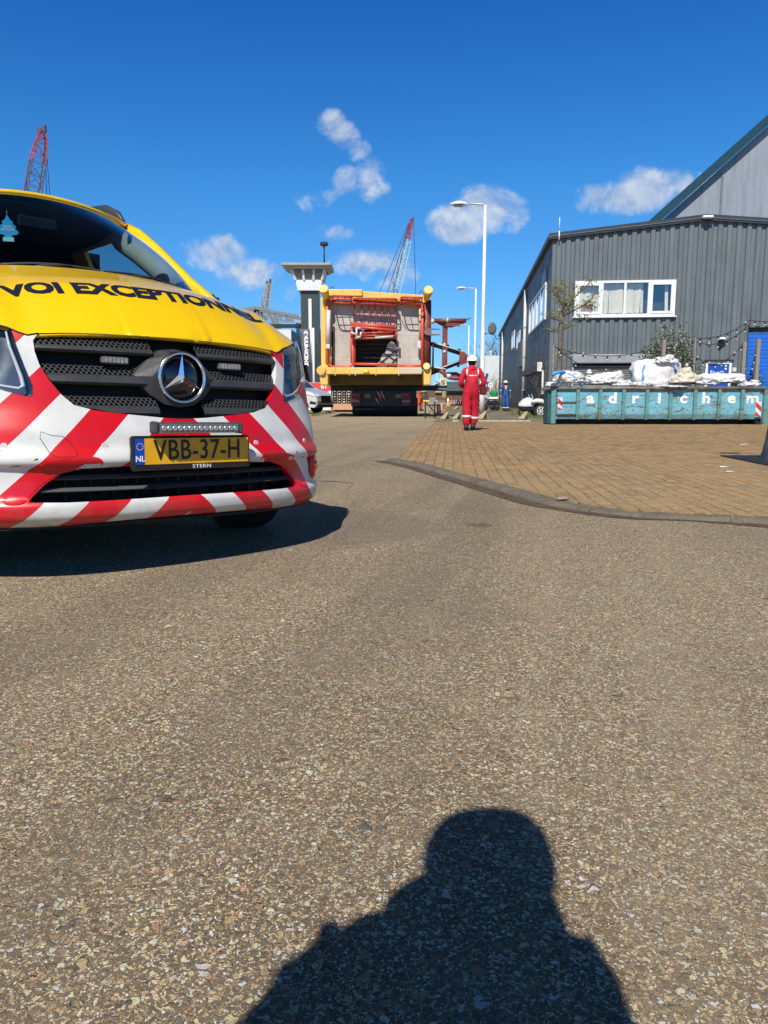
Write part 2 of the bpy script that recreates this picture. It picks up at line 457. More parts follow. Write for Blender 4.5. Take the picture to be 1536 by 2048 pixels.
# brick apron with its kerb
KZ = .03
kerb_px = [(773, 917), (790, 921), (809, 924), (845, 933), (880, 943), (918, 953), (956, 963), (1026, 983), (1092, 1001), (1163, 1013), (1230, 1021), (1299, 1027), (1408, 1032), (1536, 1040), (1680, 1050), (1900, 1062)]
KP = [G(x, y, KZ) for x, y in kerb_px]
def cr(pts, k=5):
    out = []
    n = len(pts)
    for i in range(n-1):
        p0 = pts[max(i-1, 0)]; p1 = pts[i]; p2 = pts[i+1]; p3 = pts[min(i+2, n-1)]
        for j in range(k):
            t = j/k
            out.append(.5*((2*p1) + (p2-p0)*t + (2*p0-5*p1+4*p2-p3)*t*t + (3*p1-p0-3*p2+p3)*t**3))
    out.append(pts[-1]); return out
KC = cr(KP, 5)
def off(pts, d):
    out = []
    for i, p in enumerate(pts):
        t = (pts[min(i+1, len(pts)-1)] - pts[max(i-1, 0)]); t.normalize(); out.append(p + Vector((-t.y, t.x, 0))*d)
    return out
def brick_mat():
    m, nt, b = nmat('clay_pavers'); N = NT(nt); p = N.pos()
    mp = N.n('ShaderNodeMapping'); mp.inputs['Rotation'].default_value = (0, 0, radians(-85)); N.l(p, mp.inputs[0])
    wob = N.n('ShaderNodeTexNoise'); wob.inputs['Scale'].default_value = 2.5; N.l(p, wob.inputs['Vector'])
    sc = N.n('ShaderNodeVectorMath', operation='SCALE'); sc.inputs['Scale'].default_value = .05; N.l(wob.outputs['Color'], sc.inputs[0])
    ad = N.n('ShaderNodeVectorMath', operation='ADD'); N.l(mp.outputs[0], ad.inputs[0]); N.l(sc.outputs[0], ad.inputs[1])
    br = N.n('ShaderNodeTexBrick'); br.offset = .5
    br.inputs['Scale'].default_value = 1.0; br.inputs['Brick Width'].default_value = .215; br.inputs['Row Height'].default_value = .108
    br.inputs['Mortar Size'].default_value = .006; br.inputs['Mortar Smooth'].default_value = .3; br.inputs['Bias'].default_value = 0
    br.inputs['Color1'].default_value = (0, 0, 0, 1); br.inputs['Color2'].default_value = (1, 1, 1, 1); br.inputs['Mortar'].default_value = (.5, .5, .5, 1)
    N.l(ad.outputs[0], br.inputs[0])
    col = N.ramp(br.outputs[0], [(0, (.17, .100, .040)), (.35, (.25, .152, .060)), (.7, (.31, .188, .072)), (1, (.36, .23, .10))])
    x, y, z = N.sep(p)
    g = N.noise(p, 160, 4, .7); g2 = N.noise(p, .7, 5, .62); g3 = N.noise(p, 4.0, 5, .65)
    col = N.mix(N.math('MULTIPLY', N.mapr(g, .4, .7), .22), col, (.42, .30, .145))
    near = N.mapr(y, 5.2, 11, .85, .1)                       # greyer where grit has drifted by the kerb
    col = N.mix(N.math('MULTIPLY', near, N.mapr(g3, .3, .6)), col, (.32, .235, .125))
    orange = N.math('MULTIPLY', N.mapr(g2, .48, .64), .55)
    col = N.mix(orange, col, (.41, .235, .080))
    jm = N.math('MULTIPLY', br.outputs['Fac'], N.mapr(N.noise(p, 1.6, 6, .7), .38, .60, .10, .95))
    col = N.mix(jm, col, (.075, .055, .032))
    sp = N.vor(p, 110); ss = N.sep(sp.outputs['Color'])
    col = N.mix(N.math('MULTIPLY', N.math('GREATER_THAN', ss[0], .92), .65), col, (.55, .48, .34))
    N.l(col, b.inputs['Base Color']); b.inputs['Roughness'].default_value = .85
    h = N.math('ADD', N.math('MULTIPLY', N.math('SUBTRACT', 1.0, br.outputs['Fac']), .8), N.math('MULTIPLY', g, .35))
    h = N.math('ADD', h, N.math('MULTIPLY', br.outputs[0], .25))
    N.l(N.bump(h, .8, .009), b.inputs['Normal'])
    return m
MAT_BRICK = brick_mat()
far_l = G(871, 844, KZ); far_r = G(1536, 843, KZ)
inner = off(KC, .13)
poly = [Vector((p.x, p.y, KZ)) for p in inner] + [Vector((14, 9, KZ)), Vector((16, far_r.y+.3, KZ)), Vector((far_r.x, far_r.y, KZ)), far_l, G(833, 875, KZ)]
mb = MB(); mb.add(poly + [p - Vector((0, 0, .04)) for p in poly], [tuple(range(len(poly)))] + [(i, len(poly)+i, len(poly)+(i+1) % len(poly), (i+1) % len(poly)) for i in range(len(poly))])
brick_ap = structure(mb.build('brick_paving', MAT_BRICK))

def kerb():
    m, nt, b = nmat('kerb_concrete'); N = NT(nt); p = N.pos()
    f = N.noise(p, 6, 6, .65); g = N.noise(p, 150, 3, .7)
    c = N.mix(N.mapr(f, .35, .65), (.085, .070, .052), (.19, .155, .11)); c = N.mix(N.math('MULTIPLY', N.mapr(g, .42, .62), .6), c, (.36, .31, .23))
    N.l(c, b.inputs['Base Color']); b.inputs['Roughness'].default_value = .9; N.l(N.bump(N.math('ADD', g, N.noise(p, 25, 4, .7)), 1.0, .012), b.inputs['Normal'])
    mb = MB()
    L = [0]
    for i in range(1, len(KC)): L.append(L[-1] + (KC[i]-KC[i-1]).length)
    i0 = 0; k = 0
    # stones about 0.9 m long with a joint between them
    s = 0.0
    def at(s):
        for i in range(1, len(KC)):
            if L[i] >= s: 
                t = (s-L[i-1])/(L[i]-L[i-1]+1e-9); return KC[i-1].lerp(KC[i], t)
        return KC[-1]
    rnd = random.Random(3)
    while s < L[-1]-.2:
        e = min(s+.88, L[-1]); rows = []
        zz = rnd.uniform(-.006, .003); oo = rnd.uniform(-.012, .012)
        for q in range(16):
            p = at(s+.006+(e-s-.012)*q/15); p2 = at(min(s+.006+(e-s-.012)*q/15+.05, L[-1])); t = (p2-p)
            if t.length < 1e-5: t = Vector((1, 0, 0))
            t.normalize(); n = Vector((-t.y, t.x, 0))
            prof_ = [(-.012+oo, -.05), (-.002+oo, .014), (.012+oo, .030), (.035+oo, .038), (.13+oo, .037), (.135+oo, -.05)]
            rows.append([p + n*a + n*(.010*noise.noise(p*9)) + Vector((0, 0, b_+zz - (.012*max(0, noise.noise(p*3.1 + Vector((5, 0, 0))))*2 if b_ > .01 else 0) - (.016*max(0, 1-abs(p.x-1.6)/.9) if b_ > .01 else 0))) - Vector((0, 0, p.z)) for a, b_ in prof_])
        mb.grid(rows, smooth=False)
        n6 = 6; k0 = len(mb.v)-96
        mb.f.append(tuple(range(k0, k0+6))); mb.mi.append(0); mb.sm.append(False)
        mb.f.append(tuple(range(k0+90, k0+96))); mb.mi.append(0); mb.sm.append(False)
        s = e
    o = mb.build('kerb', m); structure(o)
kerb()
# grit that has collected along the kerb foot
dm = M('gutter_dirt', (.095, .065, .038), .95, var=.35, vscale=8, bump=.6, bscale=120)
o1 = off(KC, -.01); o2 = off(KC, -.16)
rr_ = random.Random(5)
mb = MB(); mb.grid([[Vector((p.x, p.y, .0035)) for p in o1], [Vector((p.x, p.y + .07 + .09*noise.noise(Vector((p.x*1.9, 0, 0))) + .03*noise.noise(Vector((p.x*11, 3, 0))), .0035)) for p in o2]], smooth=False)
structure(mb.build('gutter_strip', dm))

# ------------------------------------------------------------------ escort van (front view up close)
# van axes: x across (towards the far side), y backwards, z up
VT = Vector((-0.8455, 3.297, 0)); VR = 0.7239; VROLL = .022
TAB = []
for i in range(241):
    t = (i/240)*pi/2; a = sin(t)**(2/4.5); c = 1 - cos(t)**(2/4.5); x = .965*a
    TAB.append((x, .17*x*x + .75*c))
ARC = [0.0]
for p, q in zip(TAB, TAB[1:]): ARC.append(ARC[-1] + hypot(q[0]-p[0], q[1]-p[1]))
def PC(u):
    s = 1 if u >= 0 else -1; u = abs(u)
    if u >= ARC[-1]: return s*.965, TAB[-1][1] + (u-ARC[-1])
    lo, hi = 0, len(ARC)-1
    while hi-lo > 1:
        m = (lo+hi)//2
        if ARC[m] <= u: lo = m
        else: hi = m
    f = (u-ARC[lo])/(ARC[hi]-ARC[lo]+1e-12)
    return s*(TAB[lo][0]+(TAB[hi][0]-TAB[lo][0])*f), TAB[lo][1]+(TAB[hi][1]-TAB[lo][1])*f
def UX(x):
    s = 1 if x >= 0 else -1; x = abs(x)
    for (a, b), l in zip(TAB, ARC):
        if a >= x: return s*l
    return s*ARC[-1]
def UY(y):
    for (a, b), l in zip(TAB, ARC):
        if b >= y: return l
    return ARC[-1] + y - TAB[-1][1]
VPROF = [(.15, .20), (.20, .09), (.232, .03), (.254, -.008), (.270, -.018), (.32, -.018), (.338, .006), (.462, .012), (.474, -.018), (.515, -.013), (.535, .004),
         (.60, .020), (.65, .038), (.70, .056), (.80, .080), (.90, .104), (1.0, .135), (1.06, .17), (1.2, .3)]
def SV(u, z, dy=0.0):
    x, y = PC(u); return Vector((x, y + sinterp(z, VPROF) + dy, z))
def mir(right):
    """right half outline from (0, ..) to (0, ..) -> closed outline"""
    L = [(-a, b) for a, b in right if a > 1e-6][::-1]
    return right + L
def ux(pts): return [(UX(a) if abs(a) < .965 else a, b) for a, b in pts]

def stripe_mat():
    m, nt, b = nmat('red_white_reflective'); N = NT(nt); x, y, z = N.sep(N.obj())
    v = N.math('ADD', z, N.math('ABSOLUTE', x)); v = N.math('ADD', v, N.math('MULTIPLY', N.math('GREATER_THAN', x, 0.0), .05))
    q = N.math('FRACT', N.math('DIVIDE', N.math('ADD', v, -.262 + .325*4), .325))
    r = N.math('LESS_THAN', q, .505)
    p = N.obj()
    n = N.noise(p, 9, 5, .7); w = N.mix(N.mapr(n, .35, .75), (.70, .70, .67), (.56, .56, .53)); rd = N.mix(N.mapr(n, .3, .7), (.66, .004, .012), (.56, .003, .010))
    c = N.mix(r, w, rd)
    sp = N.vor(p, 55); ss = N.sep(sp.outputs['Color']); dot = N.math('MULTIPLY', N.math('GREATER_THAN', ss[0], .93), N.math('LESS_THAN', sp.outputs['Distance'], .12))
    c = N.mix(N.math('MULTIPLY', dot, .5), c, (.12, .10, .08))
    low = N.math('MULTIPLY', N.mapr(z, .36, .2), N.mapr(N.noise(p, 14, 5, .7), .40, .62)); c = N.mix(N.math('MULTIPLY', low, .42), c, (.20, .17, .13))
    N.l(c, b.inputs['Base Color']); b.inputs['Roughness'].default_value = .36; b.inputs['Coat Weight'].default_value = .15; b.inputs['Coat Roughness'].default_value = .12
    N.l(N.bump(N.noise(p, 5, 2), .04, .02), b.inputs['Normal'])
    return m
MV_STRIPE = stripe_mat()
MV_RED = M('red_reflective', (.62, .005, .014), .3, var=.08, coat=.3)
MV_YEL = M('yellow_paint', (.86, .50, .004), .30, var=.03, vscale=2, coat=.9, spec=.5)
def yel():
    m, nt, b = nmat('yellow_bonnet_paint'); N = NT(nt); p = N.obj()
    n = N.noise(p, 4, 5, .6); c = N.mix(N.mapr(n, .3, .7), (.88, .555, .004), (.85, .52, .005))
    sp = N.vor(p, 48); ss = N.sep(sp.outputs['Color']); dot = N.math('MULTIPLY', N.math('GREATER_THAN', ss[0], .965), N.math('LESS_THAN', sp.outputs['Distance'], .14))
    c = N.mix(N.math('MULTIPLY', dot, .45), c, (.25, .14, .02))
    N.l(c, b.inputs['Base Color']); b.inputs['Roughness'].default_value = .36
    N.l(N.mapr(N.noise(p, 9, 6, .7), .3, .7, .28, .46), b.inputs['Roughness'])
    b.inputs['Coat Weight'].default_value = .8; b.inputs['Coat Roughness'].default_value = .07
    N.l(N.bump(N.noise(p, 6, 2), .03, .02), b.inputs['Normal']); return m
MV_YEL = yel()
MV_PLAST = M('black_plastic', (.040, .042, .046), .5, var=.2, vscale=8, bump=.12, bscale=500)
MV_DARK = M('grille_shadow_black', (.006, .006, .007), .7, var=.2)
MV_CHROME = M('chrome', (.85, .86, .88), .20, metal=1.0, var=.03)
MV_RUB = M('rubber', (.018, .018, .018), .8, var=.3, bump=.3, bscale=60)
def perf_mat():
    m, nt, b = nmat('perforated_plastic'); N = NT(nt); x, y, z = N.sep(N.obj())
    s = .0205
    def lat(ox, oz):
        a = N.math('SUBTRACT', N.math('FRACT', N.math('ADD', N.math('DIVIDE', x, s), ox + 100)), .5)
        c = N.math('MULTIPLY', N.math('SUBTRACT', N.math('FRACT', N.math('ADD', N.math('DIVIDE', z, s*1.1), oz + 100)), .5), 1.1)
        return N.math('SQRT', N.math('ADD', N.math('MULTIPLY', a, a), N.math('MULTIPLY', c, c)))
    d = N.math('MINIMUM', lat(0, 0), lat(.5, .5))
    h = N.mapr(d, .25, .31)
    c = N.mix(h, (.0012, .0012, .0012), (.042, .044, .048)); N.l(c, b.inputs['Base Color'])
    b.inputs['Roughness'].default_value = .45; N.l(N.math('MULTIPLY', h, .5), b.inputs['Specular IOR Level'])
    N.l(N.bump(h, .6, .003), b.inputs['Normal']); return m
MV_PERF = perf_mat()
def glass_mat(name, tint, tr=.55, rough=.02):
    m, nt, b = nmat(name); N = NT(nt); out = [n for n in nt.nodes if n.type == 'OUTPUT_MATERIAL'][0]
    b.inputs['Base Color'].default_value = (0, 0, 0, 1); b.inputs['Roughness'].default_value = rough; b.inputs['IOR'].default_value = 1.45
    t = N.n('ShaderNodeBsdfTransparent'); t.inputs[0].default_value = c4(tint)
    gl = N.n('ShaderNodeBsdfGlossy'); gl.inputs['Roughness'].default_value = rough; gl.inputs[0].default_value = (1, 1, 1, 1)
    ge = N.n('ShaderNodeNewGeometry'); dt = N.n('ShaderNodeVectorMath', operation='DOT_PRODUCT'); N.l(ge.outputs['Normal'], dt.inputs[0]); N.l(ge.outputs['Incoming'], dt.inputs[1])
    k = N.math('POWER', N.math('SUBTRACT', 1.0, N.math('ABSOLUTE', dt.outputs['Value']), clamp=True), 5.0); fr = N.math('ADD', N.math('MULTIPLY', k, .92), .10)
    mx = N.n('ShaderNodeMixShader'); N.l(fr, mx.inputs[0]); N.l(t.outputs[0], mx.inputs[1]); N.l(gl.outputs[0], mx.inputs[2]); N.l(mx.outputs[0], out.inputs[0])
    return m
MV_GLASS = glass_mat('windscreen_glass', (.66, .74, .75))
MV_LENS = glass_mat('headlamp_lens', (.86, .88, .90))

van = thing('escort_van', 'yellow escort van with red and white striped bumper, filling the left of the road', 'van', VT, rot=(0, VROLL, VR))
VM = Matrix.Translation(VT) @ Matrix.Rotation(VR, 4, 'Z') @ Matrix.Rotation(VROLL, 4, 'Y')
VMI = VM.inverted()
def vray(px, py):
    """photo pixel -> ray in van axes"""
    o = VMI @ Vector((0, 0, H)); d = (VMI.to_3x3() @ ray(px, py)); return o, d.normalized()

def build_van():
    V = van
    GR = [(0, .653), (.10, .658), (.25, .672), (.37, .685), (.44, .705), (.485, .745), (.52, .80), (.548, .86), (.562, .91), (.560, .955), (.535, .983)]
    HI = [(.628, .992), (.618, .93), (.602, .85), (.582, .775), (.583, .738), (.60, .735), (.665, .752), (.74, .780), (.80, .815), (.86, .865)]
    e = UY(.50)
    right = ux(GR + [(.575, .973)] + HI) + [(UX(.93), .92), (e, .96), (e, .74), (e-.02, .70), (e-.075, .62), (e-.11, .50), (e-.12, .38), (e-.11, .26), (e-.16, .225)] + ux([(.80, .205), (.66, .212), (.40, .232), (.2, .238)]) + [(0, .24)]
    IN = [(0, .458), (.30, .458), (.44, .454), (.515, .434), (.57, .395), (.612, .35), (.632, .328), (.50, .324), (.25, .326), (0, .328)]
    outer = [(a, b) for a, b in right]
    outer = outer + [(-a, b) for a, b in right[::-1] if a > 1e-6]
    inn = ux(IN); inn = inn + [(-a, b) for a, b in inn[::-1] if a > 1e-6]
    bump = panel('bumper', outer, [inn], SV, MV_STRIPE, V, d=.014, thick=.03)
    # red raised surround at both ends of the lower intake
    for s in (-1, 1):
        rim = [(.36, .462), (.44, .458), (.52, .438), (.578, .398), (.622, .352), (.645, .322), (.72, .318), (.70, .36), (.645, .432), (.585, .480), (.50, .500), (.38, .506)]
        rim = [(s*a, b) for a, b in ux(rim)]
        if s > 0: rim = rim[::-1]
        panel('intake_surround', smoothpoly(rim, 2), [], lambda u, z: SV(u, z), MV_RED, V, d=.02, thick=.01, lift=.0025)
    for s in (-1, 1):
        mb = MB(); mb.tube([SV(s*UX(a), b, -.0005) for a, b in ((.60, .497), (.66, .470), (.72, .462), (.80, .466), (.88, .478), (.93, .49))], .0028, 5); mb.build('bumper_seam', MV_DARK, V)
        mb = MB(); mb.tube([SV(s*UX(a), b, .001) for a, b in ((.540, .982), (.575, .973), (.605, .982), (.64, 1.000), (.70, 1.016), (.76, 1.036))], .0040, 5); mb.build('bonnet_gap', MV_DARK, V)
    # lower intake: dark back, three blades, uprights
    mb = MB()
    us = [UX(.73)*(i/24*2-1) for i in range(25)]
    mb.grid([[SV(u, .30, .16) for u in us], [SV(u, .48, .16) for u in us]])
    mb.grid([[SV(u, .31, .012) for u in us], [SV(u, .31, .17) for u in us]]); mb.grid([[SV(u, .475, .012) for u in us], [SV(u, .475, .17) for u in us]])
    mb.build('intake_backing', MV_DARK, V)
    for z, w in ((.418, .545), (.368, .605)):
        mb = MB(); uu = [UX(w)*(i/30*2-1) for i in range(31)]
        mb.grid([[SV(u, z-.012, .06) for u in uu], [SV(u, z-.010, .022) for u in uu], [SV(u, z-.004, .010) for u in uu], [SV(u, z+.008, .034) for u in uu], [SV(u, z+.012, .085) for u in uu]], smooth=False)
        mb.build('intake_blade', bpy.data.materials.get('blade_grey') or M('blade_grey', (.085, .088, .092), .5, var=.15), V, solid=.002)
    mb = MB()
    for i in range(-6, 7):
        u = i*.095
        p = SV(u, .39, .115); mb.box(p, (.005, .05, .15 if abs(u) < .5 else .10), rz=0)
    mb.build('intake_upright', MV_PLAST, V)
    # underbody
    mb = MB(); us = [UY(.42)*(i/20*2-1) for i in range(21)]
    mb.grid([[SV(u, .235, .02) for u in us], [SV(u, .215, .12) for u in us], [Vector((SV(u, .2).x, 1.0, .19)) for u in us], [Vector((SV(u, .2).x*.8, 4.8, .22)) for u in us]])
    mb.build('underbody', MV_DARK, V, solid=.02)
    # grille: dark backing and three slats that meet at the badge
    GO = ux(GR); gout = [(a, b) for a, b in GO] + [(0, .998)] + [(-a, b) for a, b in GO[::-1] if a > 1e-6]
    gout = ux(GR)[:] + ux([(.45, .990), (.30, .996)]) + [(0, 1.0)]
    gout = gout + [(-a, b) for a, b in gout[::-1] if a > 1e-6]
    panel('grille_backing', gout, [], lambda u, z: SV(u, z, .085), MV_DARK, V, d=.05, thick=.005)
    # side cheeks of the opening
    mb = MB(); n = len(gout); dg = dens(gout, .03)
    mb.grid([[SV(p[0], p[1], .0) for p in dg + dg[:1]], [SV(p[0], p[1], .09) for p in dg + dg[:1]]]); mb.build('grille_tunnel', MV_DARK, V)
    def halfw(z): # opening half-width at height z
        return interp(z, [(b, a) for a, b in GR[3:]]) - .004 if z > .685 else interp(z, [(.653, .02), (.658, .10), (.672, .25), (.685, .37)])
    def slat(z0, z1, z2, cut):
        """perforated face z1..z2, smooth lip z0..z1; cut = half-width kept free for the badge"""
        for s in (-1, 1):
            mbp, mbl = MB(), MB(); n = 28
            def row(z, dy, inset=0.0):
                a = UX(cut); b = UX(max(halfw(z), .2)) - inset
                return [SV(s*(a + (b-a)*i/n), z, dy) for i in range(n+1)]
            mbp.grid([row(z1, .008), row((z1+z2)/2, .020), row(z2, .036)])
            mbl.grid([row(z0, .050), row(z0+.002, .010), row(z0+.012, .0), row(z1-.006, .002), row(z1, .008)], smooth=False)
            mbl.grid([row(z2, .036), row(z2, .075)], smooth=False)
            p_ = mbl.build('grille_slat', MV_PLAST, V); mbp.build('perforated_strip', MV_PERF, p_)
    slat(.914, .942, .981, .035); slat(.786, .826, .866, .045); slat(.664, .702, .742, .02)
    # badge housing: a flattened diamond between the slats
    mb = MB(); dia = [(-.200, .829), (-.125, .90), (-.06, .945), (0, .952), (.06, .945), (.125, .90), (.200, .829), (.13, .752), (.07, .712), (0, .700), (-.07, .712), (-.13, .752)]
    y0 = SV(0, .83).y
    mb.add([Vector((a, SV(a, b).y + .015, b)) for a, b in dia] + [Vector((a*.62, y0-.018, .829+(b-.829)*.80)) for a, b in dia] + [Vector((a*1.0, SV(a, b).y+.07, b)) for a, b in dia],
           [(i, (i+1) % 12, 12+(i+1) % 12, 12+i) for i in range(12)] + [tuple(range(12, 24))] + [(24+i, 24+(i+1) % 12, (i+1) % 12, i) for i in range(12)])
    hs = mb.build('badge_housing', MV_PLAST, V, bevel=.004)
    C = Vector((0.006, y0-.024, .829))
    mb = MB(); R = .104
    mb.tube([C + Vector((R*cos(t*2*pi/48), 0, R*sin(t*2*pi/48))) for t in range(48)], .0078, 10, closed=True)
    mb.build('badge_ring', MV_CHROME, hs)
    mb = MB(); mb.lathe([(0, .004), (.104, .006), (.108, .016), (.112, .03)], (C.x, C.y, C.z), 'Y', 40); mb.build('badge_disc', M('gloss_black', (.004, .004, .005), .08, coat=1, var=.05), hs)
    mb = MB()
    for k in range(3):
        a = pi/2 + k*2*pi/3 + .0; d = Vector((cos(a), 0, sin(a))); n = Vector((-sin(a), 0, cos(a)))
        tip = C + d*.100 + Vector((0, -.004, 0)); ctr = C + Vector((0, -.020, 0))
        b1 = C + (Vector((cos(a+pi/3), 0, sin(a+pi/3))))*.021 + Vector((0, -.002, 0)); b2 = C + (Vector((cos(a-pi/3), 0, sin(a-pi/3))))*.021 + Vector((0, -.002, 0))
        mb.add([ctr, b1, tip, b2], [(0, 1, 2), (0, 2, 3)])
    st = mb.build('badge_star', MV_CHROME, hs, recalc=False)
    # strobe lamps in the upper gap
    for cx in (-.262, .275):
        mb = MB(); y = SV(UX(cx), .893).y
        mb.cbox((cx, y+.012, .889), (.115, .03, .030), .006); sl = mb.build('strobe_lamp', M('strobe_lens', (.12, .12, .125), .12, var=.3, vscale=60, coat=1), V)
        mb = MB()
        for i in range(6): mb.box((cx-.042+i*.0168, y-.004, .889), (.0115, .003, .018))
        mb.build('led', M('led_chip', (.30, .30, .28), .3, var=.3, vscale=50), sl)
    # headlamps
    M_BEZ = M('bezel_grey', (.12, .125, .13), .35, metal=.5)
    for s in (-1, 1):
        out = ux(HI) + ux([(.925, .90)]) + [(UX(.95), .96), (UX(.945), 1.02)] + ux([(.90, 1.062), (.84, 1.062), (.77, 1.040), (.71, 1.018), (.66, 1.003)])
        out = [(s*a, b) for a, b in out]
        if s < 0: out = out[::-1]
        sm = smoothpoly(out, 1)
        hl = panel('headlight', sm, [], lambda u, z: SV(u, z), MV_LENS, V, d=.03, thick=.008, lift=.004)
        cx = sum(p[0] for p in sm)/len(sm); cz = sum(p[1] for p in sm)/len(sm)
        shr = [(cx+(a-cx)*.985, cz+(b-cz)*.985) for a, b in sm]
        panel('lamp_bowl', shr, [], lambda u, z: SV(u, z, .055 + .05*max(0, 1-((u-cx)**2+(z-cz)**2)/.02)), M('lamp_bowl_grey', (.13, .14, .15), .3, metal=.6, var=.12, vscale=3), hl, d=.03, thick=.004)
        mb = MB(); ds = dens(sm, .02) ; mb.grid([[SV(a, b, .002) for a, b in ds+ds[:1]], [SV(a, b, .06) for a, b in ds+ds[:1]]]); mb.build('lamp_rim', MV_PLAST, hl)
        drl = [(.640, .985), (.636, .93), (.625, .87), (.610, .81), (.606, .775), (.625, .764), (.68, .775), (.74, .80), (.80, .835)]
        mb = MB(); mb.tube([SV(s*UX(a), b, .022) for a, b in drl], [.004, .006, .007, .008, .009, .007, .005, .004, .003], 8)
        mb.build('light_strip', M('drl_diffuser', (.78, .80, .80), .18, var=.08, coat=.6), hl)
        for (a, b, r) in ((.715, .885, .046), (.80, .945, .038)):
            mb = MB(); p = SV(s*UX(a), b, .062); mb.lathe([(r*1.25, .01), (r*1.2, -.012), (r, -.006), (r, .02)], p, 'Y', 24); mb.build('lamp_bezel', M_BEZ, hl)
            mb = MB(); mb.lathe([(r*.98, .012), (r*.8, -.012), (r*.45, -.024), (0.0005, -.028)], p, 'Y', 24); mb.build('projector_lens', M('projector', (.03, .035, .04), .04, coat=1, var=.1), hl)
    # ---------------- bonnet
    def fz(x): return interp(abs(x), [(0, 1.000), (.15, .999), (.30, .993), (.45, .985), (.535, .976), (.575, .974), (.64, 1.002), (.70, 1.018), (.78, 1.045)])
    BT = [(0, 0), (.06, .030), (.15, .058), (.28, .083), (.36, .090), (.5, .074), (.7, .042), (.85, .020), (1, 0)]
    def BH(t, v):
        xf = .775*t; z0 = fz(xf); f = SV(UX(xf), z0, .004); xr = .765*t
        r = Vector((xr, .85 + .33*abs(t)**2.4, 1.362 - .04*t*t))
        p = f.lerp(r, v); a = abs(t)
        k = sinterp(v, BT)*(1 - .15*a*a)
        p.z += k + .020*sin(pi*min(1, v))*(1 if a < .62 else max(0, 1-(a-.62)/.18))*(v > 0)*.6
        edge = max(0, (a-.86)/.14)
        p.z -= .05*edge**2*min(1, v*4)
        return p
    rows = []
    nt_, nv_ = 90, 60
    for j in range(nv_+1):
        v = (j/nv_)**1.3; rows.append([BH(-1+2*i/nt_, v) for i in range(nt_+1)])
    # the front edge rolls under
    r0 = rows[0]; rows.insert(0, [p + Vector((0, .004, -.008)) for p in r0]); rows.insert(0, [p + Vector((0, .03, -.012)) for p in r0])
    mb = MB(); mb.grid(rows)
    bon = mb.build('bonnet', MV_YEL, V)
    # lettering lies on the bonnet
    bm = bmesh.new(); bm.from_mesh(bon.data); bvh = BVHTree.FromBMesh(bm)
    MV_INK = M('navy_lettering', (.012, .016, .035), .35, var=.1, coat=.4)
    def onbon(x, y):
        h = bvh.ray_cast(Vector((x, y, 3)), Vector((0, 0, -1)))
        return h[0]
    def letter_line(body, x0, x1, base, hgt, nm):
        me = textmesh(body, 1.0, bold=.052, align='LEFT', res=3)
        xs = [v.co.x for v in me.vertices]; ys = [v.co.y for v in me.vertices]
        bm2 = bmesh.new(); bm2.from_mesh(me)
        ax, bx, ay, by = min(xs), max(xs), min(ys), max(ys)
        bmesh.ops.remove_doubles(bm2, verts=bm2.verts, dist=1e-5)
        bmesh.ops.triangulate(bm2, faces=bm2.faces)
        for _ in range(2):
            le = [e_ for e_ in bm2.edges if e_.calc_length() > .16]
            bmesh.ops.subdivide_edges(bm2, edges=le, cuts=1); bmesh.ops.triangulate(bm2, faces=bm2.faces)
        dead = []
        for v in bm2.verts:
            X = x0 + (v.co.x-ax)/(bx-ax)*(x1-x0); Y = base(X) + (v.co.y-ay)/(by-ay)*hgt
            p = onbon(X, Y)
            if p is None: dead.append(v); continue
            v.co = p + Vector((0, -.001, .0022))
        bmesh.ops.delete(bm2, geom=dead, context='VERTS')
        m2 = bpy.data.meshes.new(nm); bm2.to_mesh(m2); bm2.free(); m2.materials.append(MV_INK)
        put(bpy.data.objects.new(nm, m2), bon)
    bl = lambda X: .318 + .24*X*X
    letter_line('EXCEPTIONNEL', -.330, .645, bl, .090, 'bonnet_lettering')
    letter_line('VOI', -.605, -.375, bl, .090, 'bonnet_lettering')
    # ---------------- glass house
    def CW(t): return Vector((.745*t, .865 + .345*abs(t)**2.4, 1.352 - .03*t*t))
    def TP(t): return Vector((.55*t, 1.68 + .25*abs(t)**3, 1.872 - .050*abs(t)**1.7))
    def WS(t, v):
        p = CW(t).lerp(TP(t), v); k = sin(pi*v); p += Vector((0, -.03*k, .028*k)); p.x += .012*k*t; return p
    mb = MB(); mb.grid([[WS(-1+i/20, j/16) for i in range(41)] for j in range(17)]); mb.build('windscreen', MV_GLASS, V)
    # black ceramic edge and cowl with wipers
    mb = MB(); mb.grid([[WS(-1+i/20, v)+Vector((0, .004, -.003)) for i in range(41)] for v in (0, .035)]); mb.build('windscreen_band', MV_DARK, V)
    mb = MB(); mb.grid([[BH(-1+i/20, 1)+Vector((0, .0, -.006)) for i in range(41)], [BH(-1+i/20, 1)+Vector((0, .03, -.012)) for i in range(41)], [CW(-1+i/20)+Vector((0, .01, .004)) for i in range(41)]]); mb.build('cowl', MV_PLAST, V)
    for a, b in ((-.62, .02), (-.02, .60)):
        mb = MB(); mb.tube([WS(a + (b-a)*i/14, .012 + .022*sin(pi*i/14))+Vector((0, -.006, .006)) for i in range(15)], .006, 6)
        w = mb.build('wiper', MV_PLAST, V); mb = MB(); p0 = WS(a+.12, .0)+Vector((0, -.03, -.01)); mb.tube([p0, WS(a+.25, .015)+Vector((0, -.02, .004)), WS(a+.42, .03)+Vector((0, -.008, .008))], [.010, .008, .006], 8); mb.build('wiper_arm', MV_PLAST, w)
